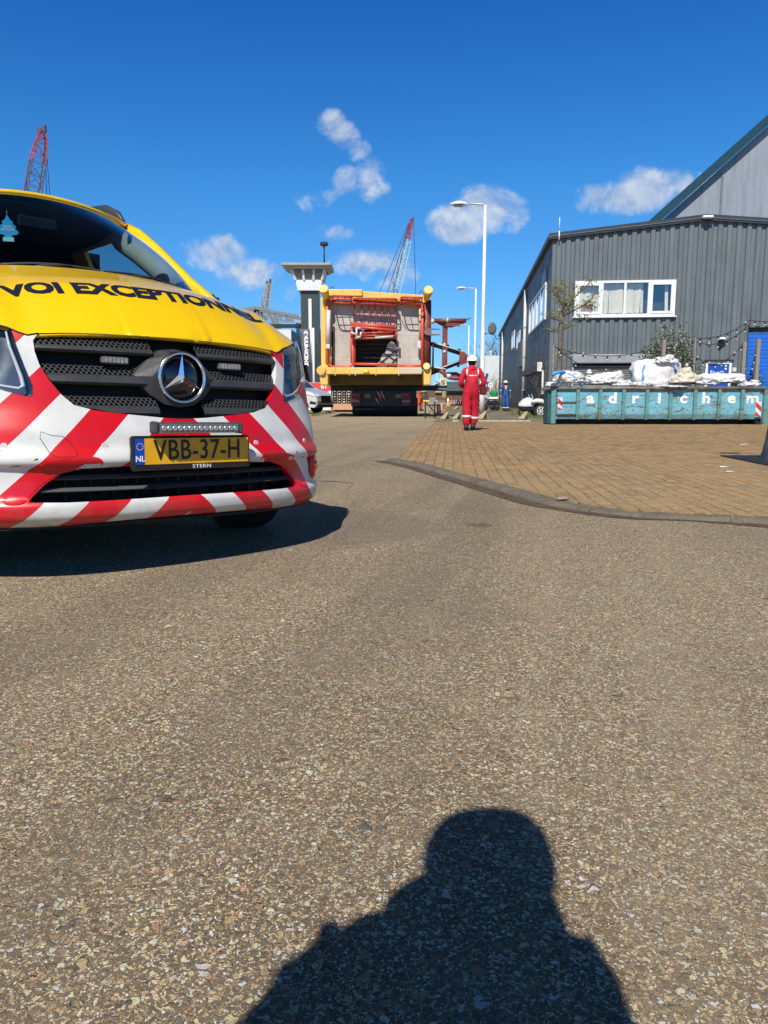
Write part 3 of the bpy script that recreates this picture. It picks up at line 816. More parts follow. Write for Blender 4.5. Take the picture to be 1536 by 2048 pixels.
    # A-pillars running into the roof rails of the body
    for s in (-1, 1):
        path = [(.815, 1.16, 1.285), (.795, 1.285, 1.365), (.755, 1.40, 1.450), (.715, 1.53, 1.555), (.665, 1.69, 1.685), (.625, 1.83, 1.785), (.605, 1.96, 1.838), (.610, 2.12, 1.868), (.64, 2.6, 1.885), (.66, 3.6, 1.885), (.66, 4.75, 1.875)]
        mb = MB(); mb.tube([(s*a, b, c) for a, b, c in path], [.030, .034, .034, .034, .034, .034, .036, .04, .05, .05, .05], 12); mb.build('a_pillar', MV_YEL, V)
        tp = [(.715, 1.46, 1.415), (.665, 1.60, 1.545), (.610, 1.77, 1.665), (.560, 1.95, 1.765)]
        mb = MB(); mb.tube([(s*a, b, c) for a, b, c in tp], [.075, .080, .080, .075], 10); mb.build('pillar_trim', M('grey_trim', (.42, .46, .42), .6), V)
    mb = MB(); mb.tube([TP(-1+i/15)+Vector((0, .012, .006)) for i in range(31)], .014, 8); mb.build('roof_header', MV_YEL, V)
    def RF(t, y):
        f = min(1, max(0, (y-1.70)/.5)); x = .55*t*(1-f) + .66*t*f
        return Vector((x, TP(t).y*(1-f)+y*f if f < 1 else y, 1.876 - .045*abs(t)**1.8 + .045*sin(f*pi/2) - (.02 if y > 4.5 else 0)))
    mb = MB(); mb.grid([[RF(-1+i/12, y) for i in range(25)] for y in (1.70, 1.78, 1.9, 2.05, 2.2, 2.6, 3.4, 4.2, 4.7, 4.85)]); mb.build('roof', MV_YEL, V, solid=.02)
    mb = MB(); mb.grid([[RF(-1+i/12, y)+Vector((0, .02, -.045)) for i in range(25)] for y in (1.74, 1.9, 2.05, 2.2, 2.6, 3.4, 4.7)]); mb.build('headlining', M('headlining_dark', (.05, .075, .11), .9), V)
    for s in (-1, 1):
        mb = MB(); mb.tube([(s*.565, 1.93, 1.875), (s*.565, 2.02, 1.935), (s*.565, 2.2, 1.995), (s*.57, 2.5, 2.035), (s*.58, 3.0, 2.055), (s*.60, 4.2, 2.03), (s*.60, 4.6, 1.91)], [.012, .024, .030, .032, .030, .026, .014], 8); mb.build('roof_rail', MV_PLAST, V)
    # ---------------- body sides
    def zt(y): return interp(y, [(.4, 1.09), (.62, 1.165), (.9, 1.25), (1.15, 1.31), (1.3, 1.325), (6, 1.325)])
    def xe(y): return interp(y, [(.4, .755), (1.15, .775), (1.4, .828), (6, .835)])
    def px_(y):
        if y < TAB[-1][1]: return PC(UY(y-.05))[0]
        return .965
    def BS(y, z):
        x0 = px_(y); x = x0; T_ = zt(y)
        if z > .85: x = x0 - (x0-xe(y))*min(1.2, ((z-.85)/(T_-.85)))**2.4
        if z < .55: x = x0 - .03*((.55-z)/.3)
        if y > 4.7: x -= .10*((y-4.7)/.25)**2
        return x
    arch = lambda cy: [(cy + .385*cos(a), .335 + .385*sin(a)) for a in [pi*k/14 for k in range(15)]]
    for s in (-1, 1):
        o_ = [(1.28, .20), (.46, .985), (.46, 1.09)]
        A1 = arch(.90)[::-1]; A2 = arch(4.05)[::-1]
        out = [(.515, .335)] + A1[1:] + [(1.29, .22)] + [(3.66, .22)] + A2 + [(4.44, .26), (4.93, .30), (4.95, .9), (4.93, 1.325), (3, 1.325), (1.3, 1.325), (1.15, 1.30), (.9, 1.24), (.62, 1.155), (.45, 1.085), (.45, .96), (.47, .75), (.47, .5)]
        if s > 0: f = lambda u, z: Vector((BS(u, z), u, z)); oo = out
        else: f = lambda u, z: Vector((-BS(-u, z), -u, z)); oo = [(-a, b) for a, b in out][::-1]
        panel('body_side', oo, [], f, MV_YEL, V, d=.07, thick=.02, step=.03)
        def XG(z): return .832 - .2*(z-1.33)/.5
        frame = [(1.27, 1.32), (1.42, 1.44), (1.62, 1.62), (1.86, 1.80), (2.0, 1.86), (4.80, 1.88), (4.93, 1.32)]
        w1 = [(1.55, 1.345), (1.60, 1.47), (1.74, 1.60), (1.95, 1.75), (2.06, 1.80), (2.74, 1.81), (2.76, 1.345)]
        f2 = (lambda u, z: Vector((XG(z), u, z))) if s > 0 else (lambda u, z: Vector((-XG(z), -u, z)))
        g = lambda P: (P if s > 0 else [(-a, b) for a, b in P])
        panel('door_frame', g(frame), [g(w1)], f2, MV_YEL, V, d=.12, thick=.03)
        f3 = (lambda u, z: Vector((XG(z)-.012, u, z))) if s > 0 else (lambda u, z: Vector((-XG(z)+.012, -u, z)))
        panel('side_window', g(w1), [], f3, MV_GLASS, V, d=.2, thick=.003)
        # wheels
        for cy in (.90, 4.05):
            mb = MB(); c = (s*.79, cy, .335)
            mb.lathe([(.20, -.11), (.30, -.115), (.328, -.10), (.335, -.07), (.335, .07), (.328, .10), (.30, .115), (.20, .11)], c, 'X', 36); ty = mb.build('wheel', MV_RUB, V)
            mb = MB(); mb.lathe([(.205, -.10), (.205, .09), (.18, .07), (.06, .085), (.001, .085)] if s > 0 else [(.205, .10), (.205, -.09), (.18, -.07), (.06, -.085), (.001, -.085)], c, 'X', 30); mb.build('rim', M('alloy', (.5, .5, .52), .3, metal=.9), ty)
        # wing mirror
        mb = MB(); rows = []
        for k in range(9):
            a = -pi/2 + pi*k/8; r = cos(a)**.5 if cos(a) > 0 else 0
            rows.append([Vector((s*(.965+.11+.115*sin(a)), 1.48 + .055*r*cos(t*pi/6) + .01, 1.185 + .10*r*sin(t*pi/6))) for t in range(12)])
        mb.grid(rows, closed=True); mm = mb.build('wing_mirror', MV_PLAST, V); mb = MB(); mb.bar((s*.90, 1.48, 1.16), (s*.99, 1.48, 1.17), .06, .05); mb.build('mirror_arm', MV_PLAST, mm)
    mb = MB(); mb.b2((-.86, 4.93, .3), (.86, 4.96, 1.32)); mb.b2((-.80, 4.85, 1.32), (.80, 4.93, 1.86)); mb.build('tailgate', MV_YEL, V)
    # ---------------- cabin
    MI = M('cabin_black', (.014, .022, .034), .95, var=.3, spec=.1)
    mb = MB(); mb.grid([[Vector((.79*t/8, 1.02+.28*(t/8)**2, 1.315)) for t in range(-8, 9)], [Vector((.80*t/8, 1.30, 1.335)) for t in range(-8, 9)], [Vector((.80*t/8, 1.62, 1.30)) for t in range(-8, 9)], [Vector((.80*t/8, 1.68, 1.05)) for t in range(-8, 9)]])
    mb.build('dashboard', MI, V)
    mb = MB(); mb.b2((-.85, 3.05, .3), (.85, 3.09, 1.86)); mb.b2((-.88, 1.4, .28), (.88, 3.05, .32)); mb.build('bulkhead', MI, V)
    for x in (-.42, .42):
        mb = MB(); mb.cbox((x, 2.55, .88), (.50, .50, .14), .04); mb.cbox((x, 2.82, 1.22), (.48, .13, .62), .05); mb.cbox((x, 2.84, 1.62), (.26, .10, .18), .03); mb.build('seat', MI, V)
    mb = MB(); st = Vector((-.40, 1.86, 1.22)); a_ = Vector((1, 0, 0)); b_ = Vector((0, .35, .94))
    mb.tube([st + (a_*cos(t*pi/14) + b_*sin(t*pi/14))*.185 for t in range(28)], .014, 8, closed=True); mb.bar(st-a_*.18, st+a_*.18, .05, .02); mb.build('steering_wheel', MI, V)
    mb = MB(); rows = []
    for k in range(9):
        a = -pi/2 + pi*k/8; r = max(0, cos(a))**.6
        rows.append([Vector((.66 + .10*sin(a), 1.50 + .05*r*cos(t*pi/6), 1.43 + .085*r*sin(t*pi/6))) for t in range(12)])
    mb.grid(rows, closed=True); mb.build('speaker_pod', MI, V)
    # mirror on the windscreen
    mb = MB(); mb.cbox((-.05, 1.66, 1.715), (.22, .03, .07), .012); mb.build('interior_mirror', MI, V)
    # toll tag strip at the upper far corner of the glass
    p = [WS(.80, .915), WS(.98, .90), WS(.97, .86), WS(.86, .865)]
    mb = MB(); mb.add([q+Vector((0, .006, -.005)) for q in p], [(0, 1, 2, 3)]); mb.build('sticker', M('pale_sticker', (.32, .36, .40), .5, var=.4, vscale=60), V)
    # ---------------- number plate
    PZ, PY = .522, -.045
    MK = M('plate_holder_black', (.010, .010, .011), .3, coat=.4)
    mb = MB(); mb.cbox((0, PY+.012, PZ-.008), (.552, .026, .142), .008); ph = mb.build('number_plate', MK, V)
    m_yel, nt, b = nmat('plate_yellow'); N = NT(nt); b.inputs['Roughness'].default_value = .35
    f = N.noise(N.obj(), 20, 5, .7); c = N.mix(N.mapr(f, .45, .75), (.86, .43, .008), (.66, .32, .02)); N.l(c, b.inputs['Base Color'])
    mb = MB(); mb.b2((-.222, PY-.0045, PZ-.053), (.262, PY, PZ+.053)); mb.build('plate_face', m_yel, ph)
    mb = MB(); mb.b2((-.262, PY-.0045, PZ-.053), (-.222, PY, PZ+.053)); mb.build('country_band', M('eu_blue', (.005, .05, .42), .35), ph)
    W_ = M('white_print', (.8, .8, .8), .4)
    mx = lambda x, z, y=PY-.0062: Matrix(((1, 0, 0, x), (0, 0, -1, y), (0, 1, 0, z), (0, 0, 0, 1)))
    text('country_code', 'NL', .032, mx(-.242, PZ-.030), W_, ph, bold=.001)
    mb = MB()
    for k in range(12):
        a = k*pi/6; mb.prism([(-.242+.0135*cos(a)+.0022*cos(t*2*pi/5), PZ+.020+.0135*sin(a)+.0022*sin(t*2*pi/5)) for t in range(5)], 0, .001, lambda a_, b_, h: (a_, PY-.0050-h, b_))
    mb.build('star_ring', M('gold_print', (.8, .6, .02), .4), ph)
    BK = M('plate_black', (.008, .008, .010), .3)
    text('registration', 'VBB-37-H', .118, mx(.02, PZ+.001), BK, ph, bold=.0008, extrude=.0008, sx=.80, space=1.06)
    text('dealer_name', 'STERN', .021, mx(.035, PZ-.0665, PY-.0025), W_, ph, bold=.0004, sx=1.35, space=1.1)
    # ---------------- light bar above the plate
    mb = MB(); mb.cbox((-.002, -.088, .620), (.372, .045, .044), .006); lb = mb.build('light_bar', M('alu_housing', (.42, .43, .45), .3, metal=.9), V)
    mb = MB(); mb.b2((-.178, -.114, .602), (.174, -.1105, .633)); mb.build('reflector_strip', M('reflector_back', (.22, .22, .22), .35, metal=.6), lb)
    for i in range(15):
        mb = MB(); cx = -.166 + i*.0234; mb.lathe([(.0113, 0), (.0105, -.004), (.006, -.0055), (.001, -.002)], (cx, -.114, .6175), 'Y', 12); mb.build('led_cell', M('led_cell_silver', (.62, .62, .58), .15, metal=.7) if i == 0 else bpy.data.materials['led_cell_silver'], lb)
    for x in (-.195, .191):
        mb = MB(); mb.cbox((x, -.085, .620), (.018, .060, .050), .006); mb.build('end_cap', MV_PLAST, lb)
    # ---------------- small things on the bumper
    for x in (-.352, .352, -.70, .70):
        p = SV(UX(x), .545); n = (SV(UX(x)+.01, .545)-SV(UX(x)-.01, .545)).normalized(); q = Vector((n.y, -n.x, 0))
        mb = MB(); mb.tube([p - q*.01, p + q*.003], .0125, 16); mb.build('parking_sensor', M('sensor_white', (.66, .67, .68), .3), V)
    # towing eye cover outline
    c = [(-.535, .585), (-.575, .60), (-.580, .575), (-.552, .515), (-.53, .503), (-.47, .503), (-.455, .515), (-.475, .56), (-.50, .583)]
    mb = MB(); mb.tube([SV(UX(a), b, -.0003) for a, b in c], .0012, 4, closed=True); mb.build('cover_seam', MV_DARK, V)
    # amber side lamp in its red pod at both corners
    for s in (-1, 1):
        u = UX(.80); p = SV(s*u, .415); t = (SV(s*u+.01, .415)-SV(s*u-.01, .415)).normalized(); n = Vector((t.y, -t.x, 0))
        mb = MB(); pts = [(.055*cos(k*pi/12), .075*sin(k*pi/12)) for k in range(24)]
        mb.add([p + t*a + Vector((0, 0, b)) + n*.004 for a, b in pts] + [p + t*a*.7 + Vector((0, 0, b*.75)) + n*.020 for a, b in pts] + [p + n*.024], [(i, (i+1) % 24, 24+(i+1) % 24, 24+i) for i in range(24)] + [(24+i, 24+(i+1) % 24, 48) for i in range(24)])
        mb.smooth = True; pod = mb.build('fog_pod', MV_RED, V)
        mb = MB(); rows = [[p + t*(.020*cos(k*pi/8))*r + Vector((0, 0, .026*sin(k*pi/8)*r)) + n*(.022+d) for k in range(16)] for r, d in ((1, 0), (.9, .008), (.5, .013), (.01, .015))]
        mb.grid(rows, closed=True); mb.build('amber_lamp', M('amber_lens', (.9, .30, .01), .2, coat=.8), pod)
    return bon
bonnet = build_van()

# air freshener that hangs behind the windscreen
def freshener():
    p0 = VM @ Vector((-.205, 1.68, 1.665))
    yax = Vector((0, 0, 1)); xax = Vector((cos(VR-.45), sin(VR-.45), 0))
    B = basis(p0, xax, yax)
    t = thing('air_freshener', 'small blue tree-shaped air freshener hanging behind the windscreen of the yellow van', 'air freshener', p0, rot=B.to_euler())
    fs = 1.25
    half = [(0, .062), (.010, .040), (.022, .030), (.017, .024), (.032, .010), (.026, .004), (.040, -.012), (.034, -.022), (.014, -.026), (.014, -.036), (.020, -.036), (.020, -.052)]
    half = [(a*fs*1.1, b*fs) for a, b in half]; poly = half + [(-a, b) for a, b in half[::-1] if a > 0]
    mb = MB(); mb.prism(poly, -.001, .001); c = mb.build('card', M('freshener_blue', (.01, .42, .85), .6), t)
    mb = MB(); mb.b2((-.028, -.066, .0012), (.028, -.044, .0022)); mb.build('pale_foot', M('freshener_pale', (.35, .75, .80), .6), t)
    text('brand_print', 'ARBRE\nMAGIQUE', .0155, Matrix.Translation((0, .004, .0024)), bpy.data.materials['white_print'], t, bold=.0003)
    mb = MB(); mb.tube([(0, .06, 0), (0, .10, 0)], .0008, 4); mb.build('string', bpy.data.materials['white_print'], t)
freshener()

# ------------------------------------------------------------------ shared materials
M_STEELDARK = M('dark_steel', (.035, .038, .042), .5, metal=.3, var=.3)
M_WHITE = M('white_paint', (.78, .79, .79), .4, var=.06)
M_WHITEDULL = M('white_weathered', (.60, .60, .58), .6, var=.12, dirt=(.30, .27, .22), dscale=3, damt=.4)
M_GALV = M('galvanised', (.50, .52, .53), .45, metal=.4, var=.12)
M_WINDARK = M('window_dark', (.015, .020, .028), .06, var=.2, coat=1)
M_WOODPOST = M('grey_wood', (.27, .235, .195), .85, var=.25, vscale=20, bump=.4, bscale=60)
M_CABLE = M('cable_black', (.012, .012, .014), .6)

def clad_mat(name, col, hue=(0, 0, 0), stain=.35):
    m, nt, b = nmat(name); N = NT(nt); p = N.obj(); x, y, z = N.sep(p)
    n = N.noise(N.comb(N.math('MULTIPLY', x, 3.2), N.math('MULTIPLY', y, 3.2), N.math('MULTIPLY', z, .35)), 1.0, 5, .6)
    c = N.mix(N.mapr(n, .3, .7), tuple(k*.82 for k in col), tuple(k*1.15 for k in col))
    n2 = N.noise(p, .9, 6, .65); c = N.mix(N.math('MULTIPLY', N.mapr(n2, .52, .70), stain), c, tuple(k*.45 for k in col))
    n3 = N.noise(N.comb(N.math('MULTIPLY', x, 9), N.math('MULTIPLY', y, 9), z), 1.0, 4, .7); c = N.mix(N.math('MULTIPLY', N.mapr(n3, .58, .72), .25), c, tuple(min(1, k*1.7) for k in col))
    N.l(c, b.inputs['Base Color']); b.inputs['Roughness'].default_value = .48; b.inputs['Specular IOR Level'].default_value = .4
    N.l(N.mapr(n2, .3, .7, .38, .6), b.inputs['Roughness']); N.l(N.bump(N.noise(p, 2.5, 3), .10, .05), b.inputs['Normal']); return m

# ------------------------------------------------------------------ grey corrugated building on the right
def grey_building():
    C0 = G(1095, 833, KZ); E0 = G(1000, 812, KZ)
    us = Vector((E0.x-C0.x, E0.y-C0.y, 0)).normalized()      # along the side, away from the camera
    uf = Vector((us.y, -us.x, 0))                            # along the front, to the right
    B = thing('grey_building', 'dark grey corrugated building with a white framed window and roller shutter, behind the blue skip', 'building', (C0.x, C0.y, 0), math.atan2(uf.y, uf.x))
    # local axes: x along the front, y going back, z up
    def FP(px, py): s, z, p = ONPLANE(px, py, C0, uf); return s, z
    def SP(px, py): s, z, p = ONPLANE(px, py, C0, us); return s, z
    e1 = FP(1095, 478); e2 = FP(1410, 441); e3 = FP(1536, 449)
    slope = (e3[1]-e2[1])/(e3[0]-e2[0])
    XR = 15.0; LEN = SP(999, 700)[0]
    top = lambda x: e1[1] + (e2[1]-e1[1])*x/e2[0] if x < e2[0] else e2[1] + slope*(x-e2[0])
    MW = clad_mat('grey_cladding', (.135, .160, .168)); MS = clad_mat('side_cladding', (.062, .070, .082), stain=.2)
    # openings on the front
    wx0, wz1 = FP(1150, 563); wx1, _ = FP(1352, 558); _, wz0 = FP(1150, 634)
    sx0, sz1 = FP(1144, 727); sx1, _ = FP(1302, 708)
    _, sbox1 = FP(1200, 709)
    dx0, dz1 = FP(1411, 723); dx1, _ = FP(1463, 723)
    bx0, bz1 = FP(1497, 655); bz1b = FP(1497, 665)[1]
    holes = [(wx0, wx1, wz0, wz1), (sx0, sx1, 0, sz1), (dx0, dx1, 0, dz1), (bx0, bx0+4.6, 0, bz1)]
    # corrugated sheet: trapezoidal ribs, real geometry, cut round the openings
    mb = MB(); pitch = .35; x = 0.0
    prof_ = [(0, 0), (.13, 0), (.165, .065), (.315, .065), (.35, 0)]
    xs = [0.0]
    while x < XR:
        for (a, d), (a2, d2) in zip(prof_, prof_[1:]):
            xa, xb = x+a, x+a2
            cuts = sorted({xa, xb} | {q for h in holes for q in h[:2] if xa < q < xb})
            for ca, cb in zip(cuts, cuts[1:]):
                if cb-ca < 1e-5: continue
                xm = (ca+cb)/2; da = d+(d2-d)*(ca-xa)/(xb-xa); db = d+(d2-d)*(cb-xa)/(xb-xa)
                segs = [(0.0, None)]
                spans = [(.0, min(top(ca), top(cb)), top(ca), top(cb))]
                blocked = sorted([(h[2], h[3]) for h in holes if h[0] < xm < h[1]])
                z = 0.0; sp = []
                for lo, hi in blocked:
                    if lo > z: sp.append((z, lo, lo))
                    z = hi
                sp.append((z, top(ca), top(cb)))
                for z0, za, zb in sp: mb.add([(ca, -da, z0), (cb, -db, z0), (cb, -db, zb), (ca, -da, za)], [(0, 1, 2, 3)])
        x += pitch
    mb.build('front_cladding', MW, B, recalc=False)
    # side wall cladding (wider flat panels with a narrow groove)
    se = SP(999, 662); zt_ = lambda s: e1[1] + (se[1]-e1[1])*s/se[0] if False else e1[1]
    mb = MB(); y = 0.0
    while y < LEN:
        y2 = min(y+.55, LEN)
        mb.add([(.0, y, 0), (0, y, zt_(y)), (0, y2-.05, zt_(y)), (0, y2-.05, 0)], [(0, 1, 2, 3)])
        mb.add([(.03, y2-.05, 0), (.03, y2-.05, zt_(y)), (.03, y2, zt_(y)), (.03, y2, 0)], [(0, 1, 2, 3)])
        mb.add([(.0, y2-.05, 0), (.0, y2-.05, zt_(y)), (.03, y2-.05, zt_(y)), (.03, y2-.05, 0)], [(0, 1, 2, 3)])
        mb.add([(.03, y2, 0), (.03, y2, zt_(y)), (.0, y2, zt_(y)), (.0, y2, 0)], [(0, 1, 2, 3)])
        y = y2
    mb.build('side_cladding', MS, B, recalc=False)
    # dark base course of the side and concrete plinth
    mb = MB(); mb.b2((-.02, .1, 0), (.0, LEN, .45)); mb.build('plinth', M('plinth', (.05, .05, .052), .8, var=.3), B)
    # core volume so nothing leaks
    mb = MB(); q = [(.08, .6), (XR, .6), (XR, LEN), (.08, LEN)]
    mb.add([(a, b, 0) for a, b in q] + [(.08, .6, top(0)-.15), (XR, .6, top(XR)-.15), (XR, LEN, top(XR)-.15), (.08, LEN, top(0)-.15)], [(4, 5, 6, 7), (1, 2, 6, 5), (2, 3, 7, 6), (3, 0, 4, 7)]); mb.build('inner_wall', M_STEELDARK, B)
    # reveals behind the openings
    # roof with dark folded edge
    MR = M('roof_edge', (.055, .060, .066), .4, metal=.3, var=.15); mb = MB()
    th = .20
    P = [(-.16, top(0)-.02), (e2[0], top(e2[0])), (XR+.2, top(XR))]
    for (xa, za), (xb, zb) in zip(P, P[1:]):
        mb.add([(xa, -.16, za-.02), (xb, -.16, zb-.02), (xb, -.16, zb+th), (xa, -.16, za+th), (xa, LEN+.1, za-.02), (xb, LEN+.1, zb-.02), (xb, LEN+.1, zb+th), (xa, LEN+.1, za+th)],
               [(0, 1, 2, 3), (3, 2, 6, 7), (0, 4, 5, 1), (4, 7, 6, 5), (0, 3, 7, 4), (1, 5, 6, 2)])
    mb.build('roof', MR, B)
    mb = MB()
    for (xa, za), (xb, zb) in zip(P, P[1:]): mb.bar((xa, -.175, za+.075), (xb, -.175, zb+.075), .03, .035)
    mb.bar((-.175, -.17, top(0)+.06), (-.175, LEN, top(0)+.06), .03, .05); mb.build('roof_trim', M('trim_light', (.14, .15, .16), .4, metal=.3), B)
    # upper floor window with blinds
    fr = MB(); W = wx1-wx0; Hh = wz1-wz0; t = .09
    cols = [FP(1203, 600)[0]-wx0, FP(1249, 600)[0]-wx0, FP(1297, 600)[0]-wx0]
    fr.b2((wx0, -.10, wz0), (wx1, .06, wz0+t)); fr.b2((wx0, -.10, wz1-t), (wx1, .06, wz1)); fr.b2((wx0, -.10, wz0+t), (wx0+t, .06, wz1-t)); fr.b2((wx1-t, -.10, wz0+t), (wx1, .06, wz1-t))
    for c in cols: fr.b2((wx0+c-.045, -.095, wz0+t), (wx0+c+.045, .06, wz1-t))
    for a, b in ((t, cols[0]-.045), (cols[2]+.045, W-t)):        # opening casements have a thicker sash
        for u0, u1, v0, v1 in ((a, b, t, t+.09), (a, b, Hh-t-.09, Hh-t), (a, a+.09, t+.09, Hh-t-.09), (b-.09, b, t+.09, Hh-t-.09)):
            fr.b2((wx0+u0, -.12, wz0+v0), (wx0+u1, -.02, wz0+v1))
    fr.b2((wx0-.06, -.15, wz0-.05), (wx1+.06, .0, wz0-.004))
    wf = fr.build('window_frame', M_WHITE, B, bevel=.006)
    mb = MB(); mb.b2((wx0+t, .0, wz0+t), (wx1-t, .006, wz1-t)); mb.build('window_glass', glass_mat('pane_glass', (.98, .98, .97)), wf)
    mb = MB(); mb.b2((wx0, .42, wz0-.1), (wx1, .45, wz1+.1)); mb.b2((wx0, .06, wz0-.1), (wx1, .45, wz0-.07)); mb.b2((wx0, .06, wz1+.07), (wx1, .45, wz1+.1)); mb.b2((wx0-.03, .06, wz0), (wx0, .45, wz1)); mb.b2((wx1, .06, wz0), (wx1+.03, .45, wz1)); mb.build('room', M('room_dark', (.03, .03, .03), .9), wf)
    mb = MB(); rnd = random.Random(4); xx = wx0+t+.02; MBl = M('blind_cream', (.80, .76, .60), .8, var=.12, vscale=10)
    while xx < wx1-t-.05:
        rel = (xx-wx0)/W; ok = rel < .58 or (.58 <= rel < .68 and rnd.random() < .7) or (.80 < rel and int(xx*10) % 2 == 0 and rnd.random() < .6)
        if ok:
            a = rnd.uniform(-.9, .9); w_ = .118
            bot = wz0+t+.03+rnd.uniform(0, .03); sh = rnd.uniform(-.03, .03) if rel < .7 else rnd.uniform(-.08, .08)
            mb.add([(xx, .12, wz1-t), (xx+w_*cos(a*.6), .12+.05*sin(a), wz1-t), (xx+w_*cos(a*.6)+sh, .12+.05*sin(a), bot), (xx+sh, .12, bot)], [(0, 1, 2, 3)])
        xx += .10
    mb.build('blind_slat', MBl, wf, recalc=False, solid=.002)
    mb = MB(); mb.b2((wx0+.28, .09, wz0+t), (wx0+.72, .10, wz0+.48)); mb.build('cardboard_sheet', M('cardboard', (.42, .24, .10), .9), wf)
    # roller shutter with its box
    MSH = M('shutter_slats', (.26, .25, .225), .5, metal=.3, var=.12, vscale=6)
    mb = MB(); z = 0; zt2 = sbox1-.42; rows = []
    k = 0
    while z < zt2: rows += [[(sx0+.05, .02, z), (sx1-.05, .02, z)], [(sx0+.05, -.012, z+.02), (sx1-.05, -.012, z+.02)], [(sx0+.05, -.012, z+.05), (sx1-.05, -.012, z+.05)], [(sx0+.05, .02, z+.07), (sx1-.05, .02, z+.07)]]; z += .085
    mb.grid(rows, smooth=False); sh = mb.build('roller_shutter', MSH, B)
    mb = MB(); mb.cbox(((sx0+sx1)/2, -.13, sbox1-.18), (sx1-sx0+.05, .20, .36), .04); mb.build('shutter_box', M('shutter_box_grey', (.36, .37, .37), .45, metal=.3), sh)
    for q_ in (sx0, sx1-.06):
        mb = MB(); mb.b2((q_, -.06, 0), (q_+.06, .03, zt2+.1)); mb.build('guide_rail', M_GALV, sh)
    # blue door with name lettering
    MBd = M('blue_door', (.008, .07, .40), .35, var=.1, coat=.3)
    mb = MB(); mb.b2((dx0+.09, -.01, 0), (dx1-.09, .03, dz1-.10)); dr = mb.build('blue_door', MBd, B)
    mb = MB(); mb.b2((dx0, -.06, 0), (dx0+.09, .05, dz1)); mb.b2((dx1-.09, -.06, 0), (dx1, .05, dz1)); mb.b2((dx0+.09, -.06, dz1-.10), (dx1-.09, .05, dz1)); mb.build('door_frame', M_WHITE, dr)
    mb = MB(); mb.b2((dx0-.05, -.12, dz1+.004), (dx1+.05, .02, dz1+.06)); mb.build('door_drip', M_STEELDARK, dr)
    fx = lambda x_, z_, y_=-.014: Matrix(((1, 0, 0, x_), (0, 0, -1, y_), (0, 1, 0, z_), (0, 0, 0, 1)))
    zc = FP(1430, 745)[1]
    for i, (ch, rot) in enumerate((('E', .15), ('N', -.2), ('Z', .2), ('O', 0))):
        text('door_letter', ch, .19, fx(dx0+.24+i*.13, zc-(.0, .04, .06, .02)[i]) @ Matrix.Rotation(rot, 4, 'Z'), M('door_letters', (.8, .72, .62), .5) if i == 0 else bpy.data.materials['door_letters'], dr, bold=.004)
    for dz_ in (.0, .12):
        mb = MB(); mb.lathe([(.001, -.004), (.045, -.004), (.045, .0)], (dx1-.20, -.012, FP(1451, 732)[1]-dz_), 'Y', 14); mb.build('round_sticker', M_WHITE, dr)
    # large blue sectional door at the right
    mb = MB(); z = 0
    rows = []
    while z < bz1b: rows += [[(bx0, .10, z), (bx0+4.6, .10, z)], [(bx0, .085, z+.02), (bx0+4.6, .085, z+.02)], [(bx0, .085, z+.13), (bx0+4.6, .085, z+.13)]]; z += .15
    mb.grid(rows, smooth=False); mb.build('blue_sectional_door', M('blue_sectional', (.012, .13, .55), .4, var=.08, coat=.2), B)
    mb = MB(); mb.b2((bx0-.02, -.05, 0), (bx0, .2, bz1)); mb.b2((bx0, -.05, bz1-.0), (bx0+4.6, .2, bz1+.05)); mb.b2((bx0, .08, bz1b), (bx0+4.6, .12, bz1)); mb.build('door_surround', M('door_surround_dark', (.03, .035, .045), .6), B)
    # bulkhead lamp, small white box
    lx, lz = FP(1440, 683); mb = MB(); mb.cbox((lx, -.10, lz-.05), (.16, .18, .26), .03); la = mb.build('wall_lamp', M_STEELDARK, B)
    mb = MB(); mb.lathe([(.001, .09), (.10, .08), (.15, .03), (.15, 0), (.02, -.01)], (lx+.02, -.20, lz+.06), 'Z', 16); mb.build('lamp_hood', M_WHITE, la)
    ix, iz = FP(1467, 740); mb = MB(); mb.cbox((ix, -.09, iz), (.15, .10, .17), .02); mb.build('intercom_box', M_WHITEDULL, B)
    # ridge fitting, corner aerial, satellite dish, flood lights
    rx, rz = FP(1411, 440); mb = MB(); mb.cbox((rx, -.27, rz+.05), (.40, .20, .10), .03); mb.build('ridge_lamp', M_WHITE, B)
    ax_ = FP(1117, 478)[0]; mb = MB(); mb.tube([(ax_, -.2, e1[1]-.1), (ax_, -.2, e1[1]+.25)], .025, 8); mb.tube([(ax_, -.2, e1[1]+.25), (ax_, -.2, e1[1]+.75)], .014, 8); mb.build('aerial', M_WHITE, B)
    # ---- side wall fittings
    def sbox(pxa, pya, pxb, pyb, d0, d1, mb):
        s0 = SP(pxa, pya); s1 = SP(pxb, pyb); mb.b2((-d1, min(s0[0], s1[0]), min(s0[1], s1[1])), (-d0, max(s0[0], s1[0]), max(s0[1], s1[1]))); return mb
    for pxm in (1052, 1007):
        s, _ = SP(pxm, 700); mb = MB(); mb.tube([(-.10, s, .05), (-.10, s, e1[1]-.25)], .085, 10); dp = mb.build('downpipe', M_WHITEDULL, B)
        for z in (1.2, 3.0, 4.6):
            mb = MB(); mb.lathe([(.105, -.03), (.105, .03)], (-.10, s, z), 'Z', 10); mb.build('pipe_clip', M_GALV, dp)
    z_hi = SP(1062, 610)[1]; z_lo = SP(1062, 668)[1]; s0, s1 = SP(1093, 600)[0], SP(1060, 640)[0]
    mb = MB()
    for a, b, c, d in ((s0, s1, z_lo, z_lo+.09), (s0, s1, z_hi-.09, z_hi), (s0, s0+.15, z_lo+.09, z_hi-.09), (s1-.15, s1, z_lo+.09, z_hi-.09)): mb.b2((-.07, a, c), (.0, b, d))
